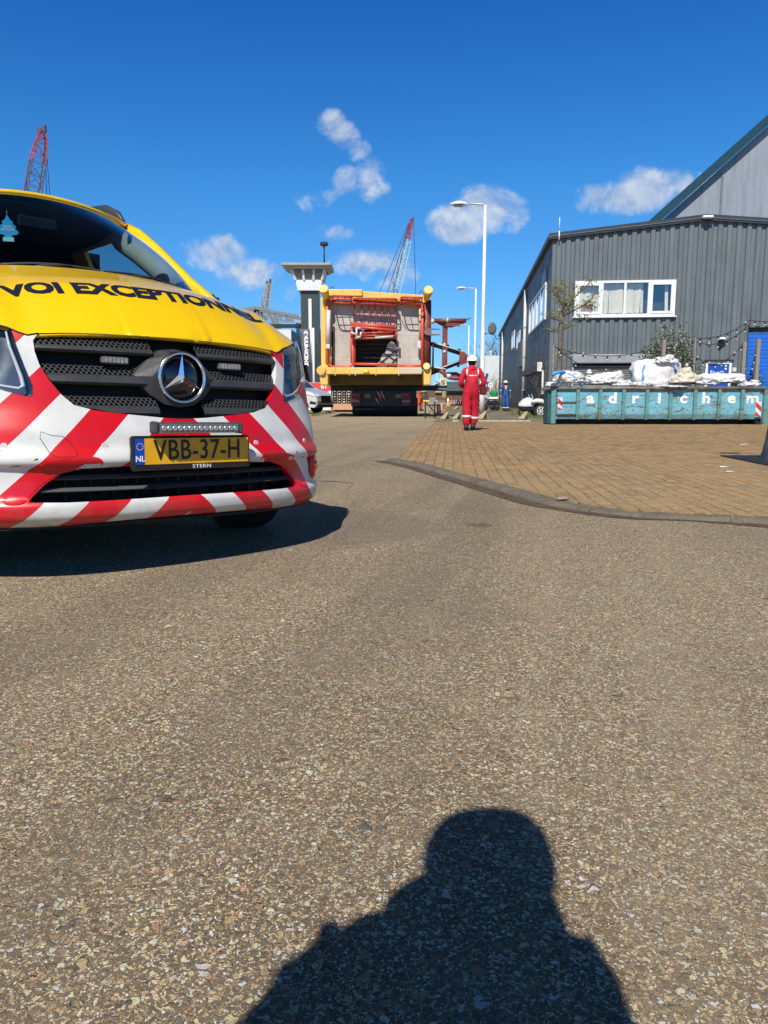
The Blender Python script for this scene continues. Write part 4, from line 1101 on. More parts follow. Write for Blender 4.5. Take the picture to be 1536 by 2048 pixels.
    for k in (1, 2, 3): q = s0+(s1-s0)*k/4; mb.b2((-.065, q-.10, z_lo+.09), (.0, q+.10, z_hi-.09))
    sf = mb.build('side_window_frame', M_WHITE, B); mb = MB(); mb.b2((-.02, s0+.15, z_lo+.09), (-.012, s1-.15, z_hi-.09)); mb.build('side_window_pane', M('sky_pane', (.10, .13, .17), .08, coat=1), sf)
    mb = MB(); mb.b2((-.03, s0+.2, z_hi+.1), (-.001, s0+2.2, e1[1]-.75)); mb.build('pale_panel', M('pale_panel', (.12, .14, .17), .4), B)
    for pa, pb in ((1041, 1035), (1030, 1025)):
        a, zt3 = SP(pa, 660); b, _ = SP(pb, 660); zb3 = SP(pb, 700)[1]; mb = MB(); w_ = .12
        mb.b2((-.05, a, zb3), (0, b, zb3+w_)); mb.b2((-.05, a, zt3-w_), (0, b, zt3)); mb.b2((-.05, a, zb3+w_), (0, a+w_*1.4, zt3-w_)); mb.b2((-.05, b-w_*1.4, zb3+w_), (0, b, zt3-w_))
        sw = mb.build('small_window_frame', M_WHITE, B); mb = MB(); mb.b2((-.02, a+w_, zb3+w_), (-.012, b-w_, zt3-w_)); mb.build('small_window_pane', M_WINDARK, sw)
    # side shutters under a white hood bar
    a, zs = SP(1089, 727); b, _ = SP(1054, 740); mb = MB(); z = .5; rows = []
    while z < zs-.25: rows += [[(-.02, a+.1, z), (-.02, b, z)], [(-.05, a+.1, z+.02), (-.05, b, z+.02)], [(-.05, a+.1, z+.07), (-.05, b, z+.07)]]; z += .10
    mb.grid(rows, smooth=False); ss = mb.build('side_shutter', M('side_shutter_dark', (.045, .045, .048), .5), B)
    mb = MB(); mb.b2((-.26, a-.02, zs-.28), (-.0, b+.1, zs)); mb.build('side_shutter_box', M_STEELDARK, ss)
    mb = MB(); mb.b2((-.30, a-.05, zs-.32), (-.10, a-.02, zs+.06)); mb.b2((-.10, a-.05, .9), (-.02, a-.02, zs-.28)); mb.build('shutter_end_plate', M_WHITE, ss)
    a, z1 = SP(1052, 655); mb = MB(); b, z0 = SP(1041, 720); mb.b2((-.20, a+.3, 2.55), (-.001, b, 4.0)); mb.build('grey_cabinet', M('cabinet_grey', (.11, .12, .135), .5), B)
    # satellite dish on a bracket at the far corner
    D = AT(986, 657, C0.y + us.y*LEN); 
    t = thing('satellite_dish', 'round grey satellite dish on a bracket off the far corner of the grey building', 'satellite dish', D)
    mb = MB(); R_ = .62
    rows = [[Vector((-.35+.25*r*r+0, 0, 0)) + Vector((.10*0, 0, 0)) + Vector((0*1, 0, 0)) + Vector((R_*r*cos(k*pi/10)*.75, -.25+.18*r*r + R_*r*cos(k*pi/10)*.25, R_*r*sin(k*pi/10))) for k in range(20)] for r in (.02, .3, .6, .85, 1)]
    mb.grid(rows, closed=True); mb.build('dish_bowl', M('dish_grey', (.16, .17, .18), .6), t, solid=.02)
    mb = MB(); mb.tube([(-.10, 0, -.1), (.25, .05, -.75), (.35, .1, -1.0), (1.25, .2, -1.0)], .04, 6); mb.tube([(-.1, -.1, -.45), (-.75, -.5, -.55)], .03, 6); mb.cbox((-.80, -.5, -.55), (.16, .12, .14), .02); mb.build('dish_bracket', M_STEELDARK, t)
    return C0, uf, us, FP, SP, B
GB = grey_building()

# ------------------------------------------------------------------ large pale hall behind, its gable runs off the right of the picture
def hall():
    Y = 46.0
    a = AT(1316, 448, Y); b = AT(1536, 252, Y); sl = (b.z-a.z)/(b.x-a.x); L = b.x + 14 - a.x
    t = thing('warehouse_hall', 'tall light grey warehouse hall with a steep teal roof edge rising off the right side', 'building', (a.x, Y, 0))
    mb = MB(); x0 = -.6; zr = a.z + sl*L; 
    pts = [(x0, 0), (L, 0), (2*L-x0, 0), (2*L-x0, a.z+sl*x0), (L, zr), (x0, a.z+sl*x0)]
    m = clad_mat('hall_cladding', (.27, .30, .34), stain=.12)
    mb.prism(pts, 0, 40, lambda u, v, h: (u + h*1.1, h, v)); mb.build('wall', m, t)
    mt = M('teal_trim', (.014, .055, .072), .4, var=.1); mb = MB(); mb.bar((x0-.3, -.2, a.z+sl*x0+.1), (L, -.2, zr+.35), .5, .42); mb.bar((L, -.2, zr+.35), (2*L+.3, -.2, a.z+sl*x0), .5, .42); mb.build('roof_edge', mt, t)
    mb = MB()
    for x in (AT(1442, 400, Y).x-a.x, AT(1442, 400, Y).x-a.x+9, AT(1442, 400, Y).x-a.x+18): mb.b2((x-.06, -.05, 0), (x+.06, -.002, a.z+sl*min(x, L)-.4))
    o = mb.build('wall_joint', M('joint_grey', (.16, .18, .2), .5), t)
hall()

# ------------------------------------------------------------------ control tower and the dark buildings on the left
def tower():
    Y = 110.0; w = lambda px, py: AT(px, py, Y)
    bl = w(601, 580); br = w(636, 580)
    t = thing('control_tower', 'slender dark green control tower with a white flared cabin under a flat overhanging roof', 'tower', (bl.x, Y, 0))
    X = br.x-bl.x; D = X*1.15
    mg = clad_mat('tower_cladding', (.065, .088, .085), stain=.15); mb = MB(); mb.b2((0, 0, 0), (X, D, w(600, 582).z)); 
    mb.build('shaft', mg, t)
    mb = MB()
    for i in range(1, 16): mb.b2((X*i/16-.025, -.05, 14*.0), (X*i/16+.025, -.003, w(600, 584).z-.3))
    mb.build('cladding_seam', M('seam_dark', (.04, .055, .055), .6), t)
    z0 = w(600, 580).z; z1 = w(600, 561).z; z2 = w(600, 541).z; z3 = w(600, 536).z
    c = X/2; cd_ = D/2
    def ring(hx, hy, z): return [(c-hx, cd_-hy, z), (c+hx, cd_-hy, z), (c+hx, cd_+hy, z), (c-hx, cd_+hy, z)]
    k = Y/F
    r0 = ring(22*k, 22*k*1.15, z0-.1); r1 = ring(26*k, 27*k, z1); r2 = ring(31*k, 32*k, z2)
    mb = MB(); mb.grid([r0, r1], closed=True, smooth=False); mb.f.append((0, 1, 2, 3)); mb.mi.append(0); mb.sm.append(False); mb.build('cabin_wall', M_WHITE, t, solid=.2)
    g1 = ring(25.6*k, 26.6*k, z1); g2 = ring(30.6*k, 31.6*k, z2); mb = MB(); mb.grid([g1, g2], closed=True, smooth=False); mb.build('cabin_glazing', M('cabin_glass', (.05, .06, .065), .08, coat=1), t)
    for A, Bq in ((0, 1), (1, 2), (3, 0)):
        for f in (0, .333, .667):
            p = Vector(r1[A]).lerp(Vector(r1[Bq]), f); q = Vector(r2[A]).lerp(Vector(r2[Bq]), f); mb = MB(); mb.bar(p, q, .30, .30); mb.build('mullion', M_WHITE, t)
    mb = MB(); ro = [(x_-3*k, y_, z_) for x_, y_, z_ in ring(47*k, 46*k, z2+.45)]; ri = ring(34*k, 37*k, z2+.0); rt = [(x_-3*k, y_, z_) for x_, y_, z_ in ring(47*k, 46*k, z2+.75)]
    mb.grid([ri, ro, rt], closed=True, smooth=False); mb.f.append((8, 9, 10, 11)); mb.mi.append(0); mb.sm.append(False); mb.build('roof', M('tower_roof', (.36, .36, .31), .6), t)
    mb = MB(); q = w(647, 520); mb.tube([(q.x-bl.x, cd_, z2+.8), (q.x-bl.x, cd_, w(647, 487).z)], .12, 6); mb.cbox((q.x-bl.x, cd_, w(647, 484).z), (1.1, 1.1, .5), .15); mb.build('roof_mast', M_STEELDARK, t)
    mb = MB(); mb.cbox((c, 4, z2+1.1), (1.6, 1.2, .5), .1); mb.build('roof_box', M_STEELDARK, t)
    a = w(617, 600); b = w(624, 660); mb = MB(); mb.b2((a.x-bl.x, -.25, w(617, 740).z), (b.x-bl.x, -.06, w(617, 602).z)); mb.b2((a.x-bl.x, -.27, w(617, 604).z), (b.x-bl.x, -.255, w(617, 598).z)); mb.build('stair_strip', M_WHITE, t)
tower()

def boxbuilding(name, label, px0, px1, pytop, Y, depth, mat, base=0, rz=0):
    a = AT(px0, pytop, Y); b = AT(px1, pytop, Y)
    t = thing(name, label, 'building', (a.x, Y, 0), rz)
    mb = MB(); mb.b2((0, 0, base), (b.x-a.x, depth, a.z)); mb.build('wall', mat, t); return t, b.x-a.x, a.z
M_DKBL = clad_mat('dark_block_cladding', (.045, .052, .060), stain=.2)
def leftblocks():
    # dark block that carries on below the tower
    Y = 92.0; a = AT(640, 668, Y); bx = AT(540, 668, Y)
    t = thing('dark_annex', 'dark grey block with narrow windows at the foot of the tower', 'building', (bx.x, Y, 0))
    z1 = AT(640, 687, Y).z; X = AT(668, 700, Y).x - bx.x
    mb = MB(); mb.b2((AT(610, 700, Y).x-bx.x, 0, 0), (X, 14, z1)); mb.build('wall', M_DKBL, t)
    for px in (631, 640, 652): 
        mb = MB(); x = AT(px, 720, Y).x-bx.x; mb.b2((x-.18, -.03, AT(px, 735, Y).z), (x+.18, -.002, AT(px, 713, Y).z)); mb.build('window', M_WINDARK, t)
    # white and grey block nearer with its corner
    Y = 84.0; k = lambda px, py: AT(px, py, Y)
    p0 = k(540, 659); p1 = k(582, 659); p2 = AT(615, 668, 100)
    t = thing('white_block', 'white fronted block with a grey flank of narrow windows between bonnet and tower', 'building', (p1.x, Y, 0))
    v = Vector((p2.x-p1.x, 100-Y, 0)).normalized(); zt = p1.z
    mb = MB(); mb.b2((p0.x-p1.x-6, 0, 0), (0, 12, zt)); mb.build('front_wall', M('white_render', (.66, .68, .70), .7, var=.06), t)
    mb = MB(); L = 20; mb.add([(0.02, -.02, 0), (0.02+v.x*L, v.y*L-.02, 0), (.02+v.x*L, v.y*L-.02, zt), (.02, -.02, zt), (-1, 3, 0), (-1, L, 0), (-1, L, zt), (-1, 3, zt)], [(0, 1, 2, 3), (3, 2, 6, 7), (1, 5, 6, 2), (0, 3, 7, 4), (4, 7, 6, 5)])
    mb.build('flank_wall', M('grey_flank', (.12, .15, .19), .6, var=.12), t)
    for px in (588, 595, 602):
        s, z, p = ONPLANE(px, 720, Vector((p1.x, Y, 0)), v); q = ONPLANE(px, 737, Vector((p1.x, Y, 0)), v)[1]; q1 = ONPLANE(px, 697, Vector((p1.x, Y, 0)), v)[1]
        mb = MB(); c = v*s + Vector((v.y, -v.x, 0))*.04; mb.box((c.x+.02, c.y, (q+q1)/2), (.75, .06, q1-q), rz=math.atan2(v.y, v.x)); mb.build('window', M_WINDARK, t)
    # light blue box behind
    t, X, Z = boxbuilding('light_blue_building', 'light blue flat-roofed building behind the white block left of the tower', 562, 592, 645, 118, 14, M('sky_blue_panel', (.16, .42, .72), .5, var=.06))
    q = AT(592, 650, 118); v = Vector((.45, .9, 0)); mb = MB(); mb.add([(X+.02, 0, 0), (X+.02+6, 9, 0), (X+.02+6, 9, Z-1.0), (X+.02, 0, Z)], [(0, 1, 2, 3)]); mb.build('shaded_flank', M('shaded_blue_panel', (.05, .17, .36), .5), t)  # flank shade is painted as a darker copy of the front's blue
    mb = MB(); mb.b2((-3.5, -3, Z-.9), (3.5, -1, Z-.5)); mb.build('canopy', M_STEELDARK, t)
    boxbuilding('lilac_block', 'small pale lilac building far behind just left of the tower', 590, 603, 630, 190, 10, M('lilac', (.36, .38, .60), .7))
leftblocks()

# trussed footbridge on the skyline behind the bonnet
def truss():
    Y = 150.0; w = lambda px, py: AT(px, py, Y)
    o = w(515, 650); t = thing('truss_bridge', 'grey steel truss bridge with diagonals on the skyline above the bonnet', 'bridge', (o.x, Y, 0))
    R = lambda px, py, dy=0: w(px, py) - Vector((o.x, Y-dy, 0))
    top = [(470, 624), (480, 620), (495, 618), (511, 616), (530, 619), (549, 624), (572, 628), (597, 633)]
    bot = [(505, 650), (600, 650)]
    for dy in (0, 4):
        mb = MB()
        for a, b in zip(top, top[1:]): mb.bar(R(*a, dy), R(*b, dy), .55)
        mb.bar(R(400, 650, dy), R(605, 650, dy), .8)
        mb.build('chord', M('bridge_grey', (.19, .21, .22), .6) if dy == 0 else bpy.data.materials['bridge_grey'], t)
        for a, b in (((513, 617), (495, 642)), ((513, 617), (503, 640)), ((513, 617), (509, 648)), ((515, 617), (520, 648)), ((515, 617), (528, 648)), ((549, 624), (549, 650)), ((572, 628), (572, 650)), ((549, 624), (570, 650)), ((572, 629), (590, 650)), ((530, 619), (549, 650))):
            mb = MB(); mb.bar(R(*a, dy), R(*b, dy), .42); mb.build('brace', bpy.data.materials['bridge_grey'], t)
truss()

# ------------------------------------------------------------------ transport: trailer with the yellow and red steel frame
M_Y2 = M('frame_yellow', (.80, .52, .12), .45, var=.10, dirt=(.35, .22, .06), dscale=1.2, damt=.35)
M_R2 = M('rail_red', (.56, .085, .055), .42, var=.15)
M_O2 = M('rail_orange', (.78, .20, .04), .5, var=.12)
M_MAR = M('primer_red', (.20, .040, .025), .5, var=.22, dirt=(.30, .20, .16), dscale=2.2, damt=.35)
M_BLK = M('black_steel', (.012, .013, .015), .5, var=.3)
def grating_mat():
    m, nt, b = nmat('grating_boards'); N = NT(nt); p = N.obj(); x, y, z = N.sep(p)
    def line(c, s, w): 
        f = N.math('FRACT', N.math('DIVIDE', N.math('ADD', c, 50.0), s)); return N.math('LESS_THAN', N.math('ABSOLUTE', N.math('SUBTRACT', f, .5)), w)
    l1 = N.math('MAXIMUM', line(x, .075, .15), line(z, .075, .17)); l2 = N.math('MAXIMUM', line(x, .58, .025), line(z, .80, .015))
    n = N.noise(p, 1.6, 5, .6); c = N.mix(N.mapr(n, .35, .65), (.46, .425, .38), (.62, .57, .51))
    st = N.noise(N.comb(N.math('MULTIPLY', x, 6.0), y, N.math('MULTIPLY', z, .9)), 1.0, 4, .6); c = N.mix(N.math('MULTIPLY', N.mapr(st, .52, .68), .45), c, (.62, .50, .38))
    c = N.mix(N.math('MULTIPLY', l1, .28), c, (.12, .11, .10)); c = N.mix(N.math('MULTIPLY', l2, .22), c, (.10, .09, .08))
    N.l(c, b.inputs['Base Color']); b.inputs['Roughness'].default_value = .8; N.l(N.bump(l1, -.5, .02), b.inputs['Normal']); return m
M_GRATE = grating_mat()
LY = 31.0
LO = AT(752, 800, LY)
def L(px, py, dy=0.0):
    p = AT(px, py, LY + dy); return Vector((p.x - LO.x, dy, p.z))
def LF(px, py, dy=0.0):   # same picture spot at the front plane, then set back (keeps straight sides)
    p = AT(px, py, LY); return Vector((p.x - LO.x, dy, p.z))

def load():
    t = thing('steel_boarding_frame', 'big yellow and red steel frame with grating walls loaded on the trailer in the road', 'steel structure', (LO.x, LY, 0))
    D = 6.5
    def yb(name, a, b, y0, y1, m=M_Y2, bev=.02):
        p, q = LF(*a), LF(*b); mb = MB(); mb.b2((p.x, y0, p.z), (q.x, y1, q.z)); return mb.build(name, m, t, bevel=bev)
    yb('top_beam', (655, 593), (725, 580), -.2, .5)
    p, q = LF(725, 583), LF(852, 591); p2, q2 = LF(725, 599), LF(852, 606)
    mb = MB(); mb.add([(p2.x, -.1, p2.z), (q2.x, -.1, q2.z), (q.x, -.1, q.z), (p.x, -.1, p.z), (p2.x, .45, p2.z), (q2.x, .45, q2.z), (q.x, .45, q.z), (p.x, .45, p.z)], [(0, 1, 2, 3), (7, 6, 5, 4), (3, 2, 6, 7), (0, 4, 5, 1), (0, 3, 7, 4), (1, 5, 6, 2)]); mb.build('sloping_beam', M_Y2, t, bevel=.02)
    yb('bottom_beam', (655, 749), (842, 736), -.55, .24)
    yb('sill_box', (649, 769), (849, 741), .85, D*.9, M('shaded_yellow', (.13, .09, .016), .7, var=.3, dirt=(.018, .014, .010), dscale=.9, damt=.95))  # shade under the beam is darkened into this yellow and its mottling
    yb('side_post', (643, 742), (652, 596), -.1, .35)
    a, b = LF(654.5, 735), LF(654.5, 602); mb = MB(); mb.tube([a + Vector((0, -.22, 0)), b + Vector((0, -.22, 0))], .055, 10); mb.build('orange_pipe', M_O2, t)
    # far longitudinal beams that give the frame its length
    for (x0, y0, x1, y1) in ((643, 600, 655, 583), (846, 606, 862, 590), (643, 765, 655, 745), (846, 765, 862, 748)):
        p, q = LF(x0, y0), LF(x1, y1); mb = MB(); mb.b2((p.x, .5, p.z), (q.x, D, q.z)); mb.build('long_beam', M_Y2, t)
    # flared corner fenders
    def node(c, d1, r, name='corner_fender', m=M_Y2):
        c = LF(*c); d1 = LF(*d1)
        ax = (d1 - c); e_ = c - ax*.10 + Vector((0, -.62, .02)); mb = MB(); mb.tube([c + ax*1.1 + Vector((0, .25, -.1)), c + ax*.7, c + ax*.1 + Vector((0, -.45, 0)), e_], [r*.45, r*.72, r*1.05, r], 20)
        return mb.build(name, m, t)
    node((650, 584), (655, 603), .165); node((855, 586), (852, 602), .165)
    for x0, x1, xm in ((640, 658, 640), (862, 846, 862)):
        a, b, c, d, e = LF(x0, 742), LF(x1, 732), LF(x1, 771), LF(x0+(3 if x0 < 700 else -2), 771), LF((x0+x1)/2, 728)
        mb = MB(); P = [a, e, b, c, d]; mb.add([p_ + Vector((0, -.50, 0)) for p_ in P] + [p_ + Vector((0, .5, 0)) for p_ in P], [(0, 1, 2, 3, 4), (9, 8, 7, 6, 5)] + [(i, (i+1) % 5, 5+(i+1) % 5, 5+i) for i in range(5)]); mb.build('corner_shoe', M_Y2, t, bevel=.05)
    node((645, 742), (657, 730), .17, 'corner_pad'); node((852, 735), (858, 742), .13, 'corner_pad')
    # grating wall with the dark opening
    def wall(name, pts, y, m, th=.08):
        P = [LF(*p) for p in pts]; mb = MB(); n = len(P)
        mb.add([(p.x, y, p.z) for p in P] + [(p.x, y+th, p.z) for p in P], [tuple(range(n)), tuple(range(2*n-1, n-1, -1))] + [(i, (i+1) % n, n+(i+1) % n, n+i) for i in range(n)]); return mb.build(name, m, t)
    wall('grating_wall', [(656, 598), (706, 600), (706, 738), (656, 738)], .30, M_GRATE); wall('grating_wall', [(706, 600), (795, 604), (795, 652), (706, 652)], .34, M_GRATE); wall('grating_wall', [(795, 604), (846, 607), (846, 738), (795, 738)], .22, M_GRATE)
    wall('recess_wall', [(706, 652), (795, 652), (795, 738), (706, 738)], 1.5, M('recess_grey', (.07, .065, .06), .8, var=.3))
    mb = MB(); a_, b_ = LF(700, 738), LF(800, 738); mb.b2((a_.x, .26, a_.z-.04), (b_.x, 1.6, a_.z)); mb.build('recess_sun_block', M_BLK, t)  # black slab added to keep the sun off the sill box
    for k in range(6):
        z = LF(0, 684+k*9).z; x0, x1 = LF(712+0, 0+700).x, LF(793, 700).x; mb = MB(); mb.b2((x0, 1.35, z-.03), (x1, 1.48, z+.03)); mb.build('recess_shelf', M('recess_slat', (.12, .11, .10), .8), t)
    for px in (708, 794): 
        mb = MB(); a = LF(px, 652); b = LF(px, 738); mb.b2((a.x-.03, .38, b.z), (a.x+.03, 1.5, a.z)); mb.build('recess_cheek', M('cheek_grey', (.10, .09, .085), .8), t)
    wall('tread_panel', [(748, 736), (752, 729), (760, 722), (764, 710), (771, 704), (775, 688), (783, 680), (793, 690), (793, 736)], .06, M_GRATE)
    for a, b in (((750, 734), (792, 700)), ((760, 722), (792, 735)), ((768, 706), (793, 722)), ((772, 696), (793, 705)), ((775, 735), (793, 716))):
        mb = MB(); p, q = LF(*a), LF(*b); mb.bar(p + Vector((0, .03, 0)), q + Vector((0, .03, 0)), .05, .03); mb.build('tread_brace', M_BLK, t)
    # red hand rails standing proud of the wall (they cast the loops of shadow)
    def rail(pts, r, y, name='hand_rail', m=M_R2):
        mb = MB(); mb.tube([LF(a, b) + Vector((0, y, 0)) for a, b in pts], r, 8); return mb.build(name, m, t)
    rail([(657, 730), (656, 620), (657, 608), (663, 600), (672, 598), (700, 599), (705, 604), (706, 612)], .055, -.10)
    rail([(657, 728), (660, 732), (668, 734), (698, 734), (704, 731), (706, 724), (706, 655)], .055, -.10)
    rail([(663, 604), (702, 607)], .06, -.02)
    def cage(pl, pr, out, zs, cross, r=.026):
        for z_ in zs:
            a_, b_ = LF(pl, z_), LF(pr, z_+1); mb = MB()
            mb.tube([a_ + Vector((0, .25, 0)), a_ + Vector((0, -out*.8, 0)), a_ + Vector((.06, -out*.97, 0)), a_ + Vector((.14, -out, 0)), b_ + Vector((-.14, -out, 0)), b_ + Vector((-.06, -out*.97, 0)), b_ + Vector((0, -out*.8, 0)), b_ + Vector((0, .25, 0))], r, 8); mb.build('cage_rail', M_R2, t)
        for x_ in cross:
            c_ = LF(x_, zs[0]); mb = MB(); mb.tube([c_ + Vector((0, .25, 0)), c_ + Vector((0, -out, 0))], r*.6, 6); mb.build('cage_bar', M_R2, t)
        a_, b_ = LF(pl, zs[0]), LF(pr, zs[0])
        for f in (.4, .75): mb = MB(); mb.tube([a_ + Vector((0, -out*f, 0)), b_ + Vector((0, -out*f, 0))], r*.6, 6); mb.build('cage_bar', M_R2, t)
    cage(665, 702, .78, (596,), (676, 690)); cage(713, 792, .75, (601,), (738,)); cage(802, 843, .80, (599,), (815, 829))
    for k in range(5): 
        c_ = LF(742+k*11, 602); mb = MB(); mb.tube([c_ + Vector((0, .1, 0)), c_ + Vector((.30, -.75, 0))], .016, 6); mb.build('cage_bar', M_R2, t)
    rail([(706, 605), (795, 610)], .085, -.14); rail([(706, 598), (795, 604)], .06, -.25, m=M_O2)
    for px in (709, 723.5, 737, 750.5, 764, 777, 790): rail([(px, 604), (px, 650)], .026, .02, 'rail_upright')
    rail([(800, 604), (844, 608)], .10, -.10); rail([(800, 598), (840, 600)], .055, -.22, m=M_O2)
    rail([(706, 728), (795, 729)], .05, -.05); rail([(797, 733), (844, 734)], .08, -.05); rail([(724, 727), (720, 729)], .03, -.05)
    rail([(844.5, 607), (844, 735)], .06, -.15); rail([(704, 655), (705, 726)], .075, -.06); rail([(709, 672), (709, 724)], .05, -.02)
    # bundle of folded red barriers in the middle
    for a, b, r, y in (((703, 650), (791, 656), .085, -.30), ((705, 655), (792, 663), .055, -.42), ((712, 666), (788, 669), .028, -.30), ((716, 672), (790, 673), .026, -.40), ((706, 678), (792, 676), .035, -.20), ((745, 661), (752, 674), .045, -.35), ((792, 660), (792, 677), .05, -.40), ((705, 652), (705, 678), .05, -.35), ((755, 664), (776, 669), .06, -.2), ((720, 668), (785, 666), .022, -.45), ((725, 661), (733, 675), .022, -.45)):
        rail([a, b], r, y, 'folded_barrier')
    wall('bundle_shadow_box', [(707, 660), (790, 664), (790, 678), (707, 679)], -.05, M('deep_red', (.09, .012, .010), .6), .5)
    for a, b in (((714, 658), (714, 677)), ((714, 658), (722, 659)), ((723, 666), (722, 676)), ((712, 677), (722, 676)), ((750, 677.5), (786, 675)), ((703, 667), (713, 671))):
        rail([a, b], .04, -.52, 'white_bracket', M_WHITEDULL)
    # white tube on the left, cream strip right
    rail([(658, 622), (657, 690)], .085, -.25, 'white_tube', M_WHITEDULL); mb = MB(); p = LF(657, 694); mb.cbox((p.x, -.25, p.z), (.16, .2, .18), .02); mb.build('white_block', M_WHITEDULL, t)
    rail([(662, 690), (662, 730)], .04, -.05, 'cream_tube', M('cream', (.55, .40, .22), .6)); rail([(665, 662), (665, 730)], .04, .1, 'dark_tube', M_BLK)
    rail([(840, 612), (840, 680)], .05, -.02, 'cream_strip', bpy.data.materials['cream'])
    p = LF(838, 690); mb = MB(); mb.cbox((p.x, -.1, p.z), (.16, .15, .30), .02); mb.build('white_block', M_WHITEDULL, t)
    # primer-red column at the right with its dark flank
    mb = MB(); a, b = LF(852, 738), LF(853, 600); mb.tube([a + Vector((0, .15, 0)), b + Vector((0, .15, 0))], .20, 20); mb.build('red_column', M_MAR, t)
    p, q = LF(855, 738), LF(863.5, 598); mb = MB(); mb.b2((p.x, .25, p.z), (q.x, D*.5, q.z)); mb.build('dark_flank', M_STEELDARK, t)
    for px in (672, 700, 712, 752, 797):
        p, q = LF(px-.7, 752), LF(px+.7, 736); mb = MB(); mb.b2((p.x, -.58, p.z), (q.x, -.56, q.z)); mb.build('beam_stiffener', M_WHITEDULL if px in (712, 797) else M_Y2, t)
    p, q = LF(800, 748), LF(842, 738); mb = MB(); mb.b2((p.x, -.60, p.z), (q.x, -.555, q.z)); mb.build('pale_plate', M('pale_plate', (.55, .50, .42), .5), t)
    mb = MB(); p, q = LF(716, 742), LF(730, 736); mb.tube([LF(728, 744) + Vector((0, -.6, 0)), LF(738, 745) + Vector((0, -.6, 0))], .09, 10); mb.build('lifting_eye', M_Y2, t)
    for px, py in ((662, 580), (840, 588), (789, 586)):
        c = LF(px, py); mb = MB(); mb.tube([c + Vector((.07*cos(k*pi/6)+.05, 0, .13*sin(k*pi/6))) for k in range(7)], .014, 5); mb.build('lifting_loop', M_BLK, t)
    # side arm structure in primer red and black
    def arm(pts, r, y, m, name='side_arm', n=12):
        mb = MB(); mb.tube([LF(a, b) + Vector((0, y, 0)) for a, b in pts], r, n); return mb.build(name, m, t)
    arm([(864, 641.5), (932, 641.5)], .085, -.05, M_MAR); arm([(930, 641), (941, 636)], .018, -.05, M_BLK)
    wall('gusset', [(868, 643), (888, 654), (903, 655), (925, 648), (932, 643)], .02, M_MAR, .05)
    wall('saddle_plate', [(890, 648), (893, 653), (914, 652), (925, 646), (906, 644)], -.08, M_MAR, .04)
    arm([(862, 642), (868, 643)], .10, -.05, M_WHITEDULL, 'white_collar'); arm([(893, 641), (896, 641)], .095, -.05, M_WHITEDULL, 'white_collar')
    wall('upright_plate', [(886, 653), (895.5, 653), (895, 735), (884.5, 735)], .05, M_MAR, .18)
    for py in (689, 703): 
        c = LF(889, py); mb = MB(); mb.lathe([(.001, -.01), (.06, -.01), (.06, .0)], (c.x, .04, c.z), 'Y', 14); mb.build('pale_disc', M_WHITEDULL, t)
    arm([(862, 687), (921, 706)], .085, .15, M_BLK); arm([(864, 684), (920, 702)], .022, .03, M_WHITEDULL, 'pale_pipe'); arm([(862, 746), (922, 723)], .085, .15, M_BLK); arm([(864, 743), (918, 722)], .022, .03, M_WHITEDULL, 'pale_pipe')
    wall('tip_plate', [(919.5, 703), (928, 703), (940, 714), (940.5, 719), (932, 727), (922, 730), (919, 727)], .05, M_MAR, .12)
    c = LF(936, 716); mb = MB(); mb.lathe([(.03, -.02), (.10, -.02), (.10, .2)], (c.x, .03, c.z), 'Y', 16); mb.build('pin_boss', M_BLK, t); mb = MB(); mb.lathe([(.001, -.03), (.045, -.03), (.045, .0)], (c.x, .03, c.z), 'Y', 12); mb.build('pin', M_WHITEDULL, t)
    arm([(866.5, 688), (865.5, 742)], .035, .0, M_BLK, 'thin_strut'); arm([(862, 737), (891, 741)], .08, .0, M_BLK); arm([(868, 734.5), (892, 739)], .03, -.1, M_WHITEDULL, 'pale_pipe')
    for px, py in ((919, 700), (896, 692), (917, 731)): 
        mb = MB(); c = LF(px, py); mb.cbox((c.x, .1, c.z), (.10, .1, .12), .02); mb.build('bolt_head', M_BLK, t)
    # claw and hooked foot
    wall('claw', [(847, 664), (850, 659), (858, 657.5), (880, 658.5), (880, 660.5), (864, 661), (860, 663), (861, 667), (866, 669), (880, 668.5), (880, 671), (864, 672), (853, 671), (848, 668)], -.25, M('claw_brown', (.22, .12, .11), .5), .10)
    arm([(879, 741), (886, 745), (892, 751), (899, 755), (912, 757), (926, 757)], .085, -.05, M_MAR); wall('foot_plate', [(896, 746), (915, 746), (934, 757), (926, 757), (899, 754)], .05, M_MAR, .05); arm([(893, 746), (912, 745), (933, 756)], .03, .0, M_BLK)
    arm([(893, 752), (901, 753)], .09, -.1, M_WHITEDULL, 'white_collar')
    # grubby struts under the sill
    for k, (a, b) in enumerate((((735, 768), (745, 750)), ((755, 769), (770, 752)), ((812, 768), (824, 758)), ((826, 768), (834, 757)))): arm([a, b], .03, 1.0+.3*k, M_R2, 'under_strut')
load()

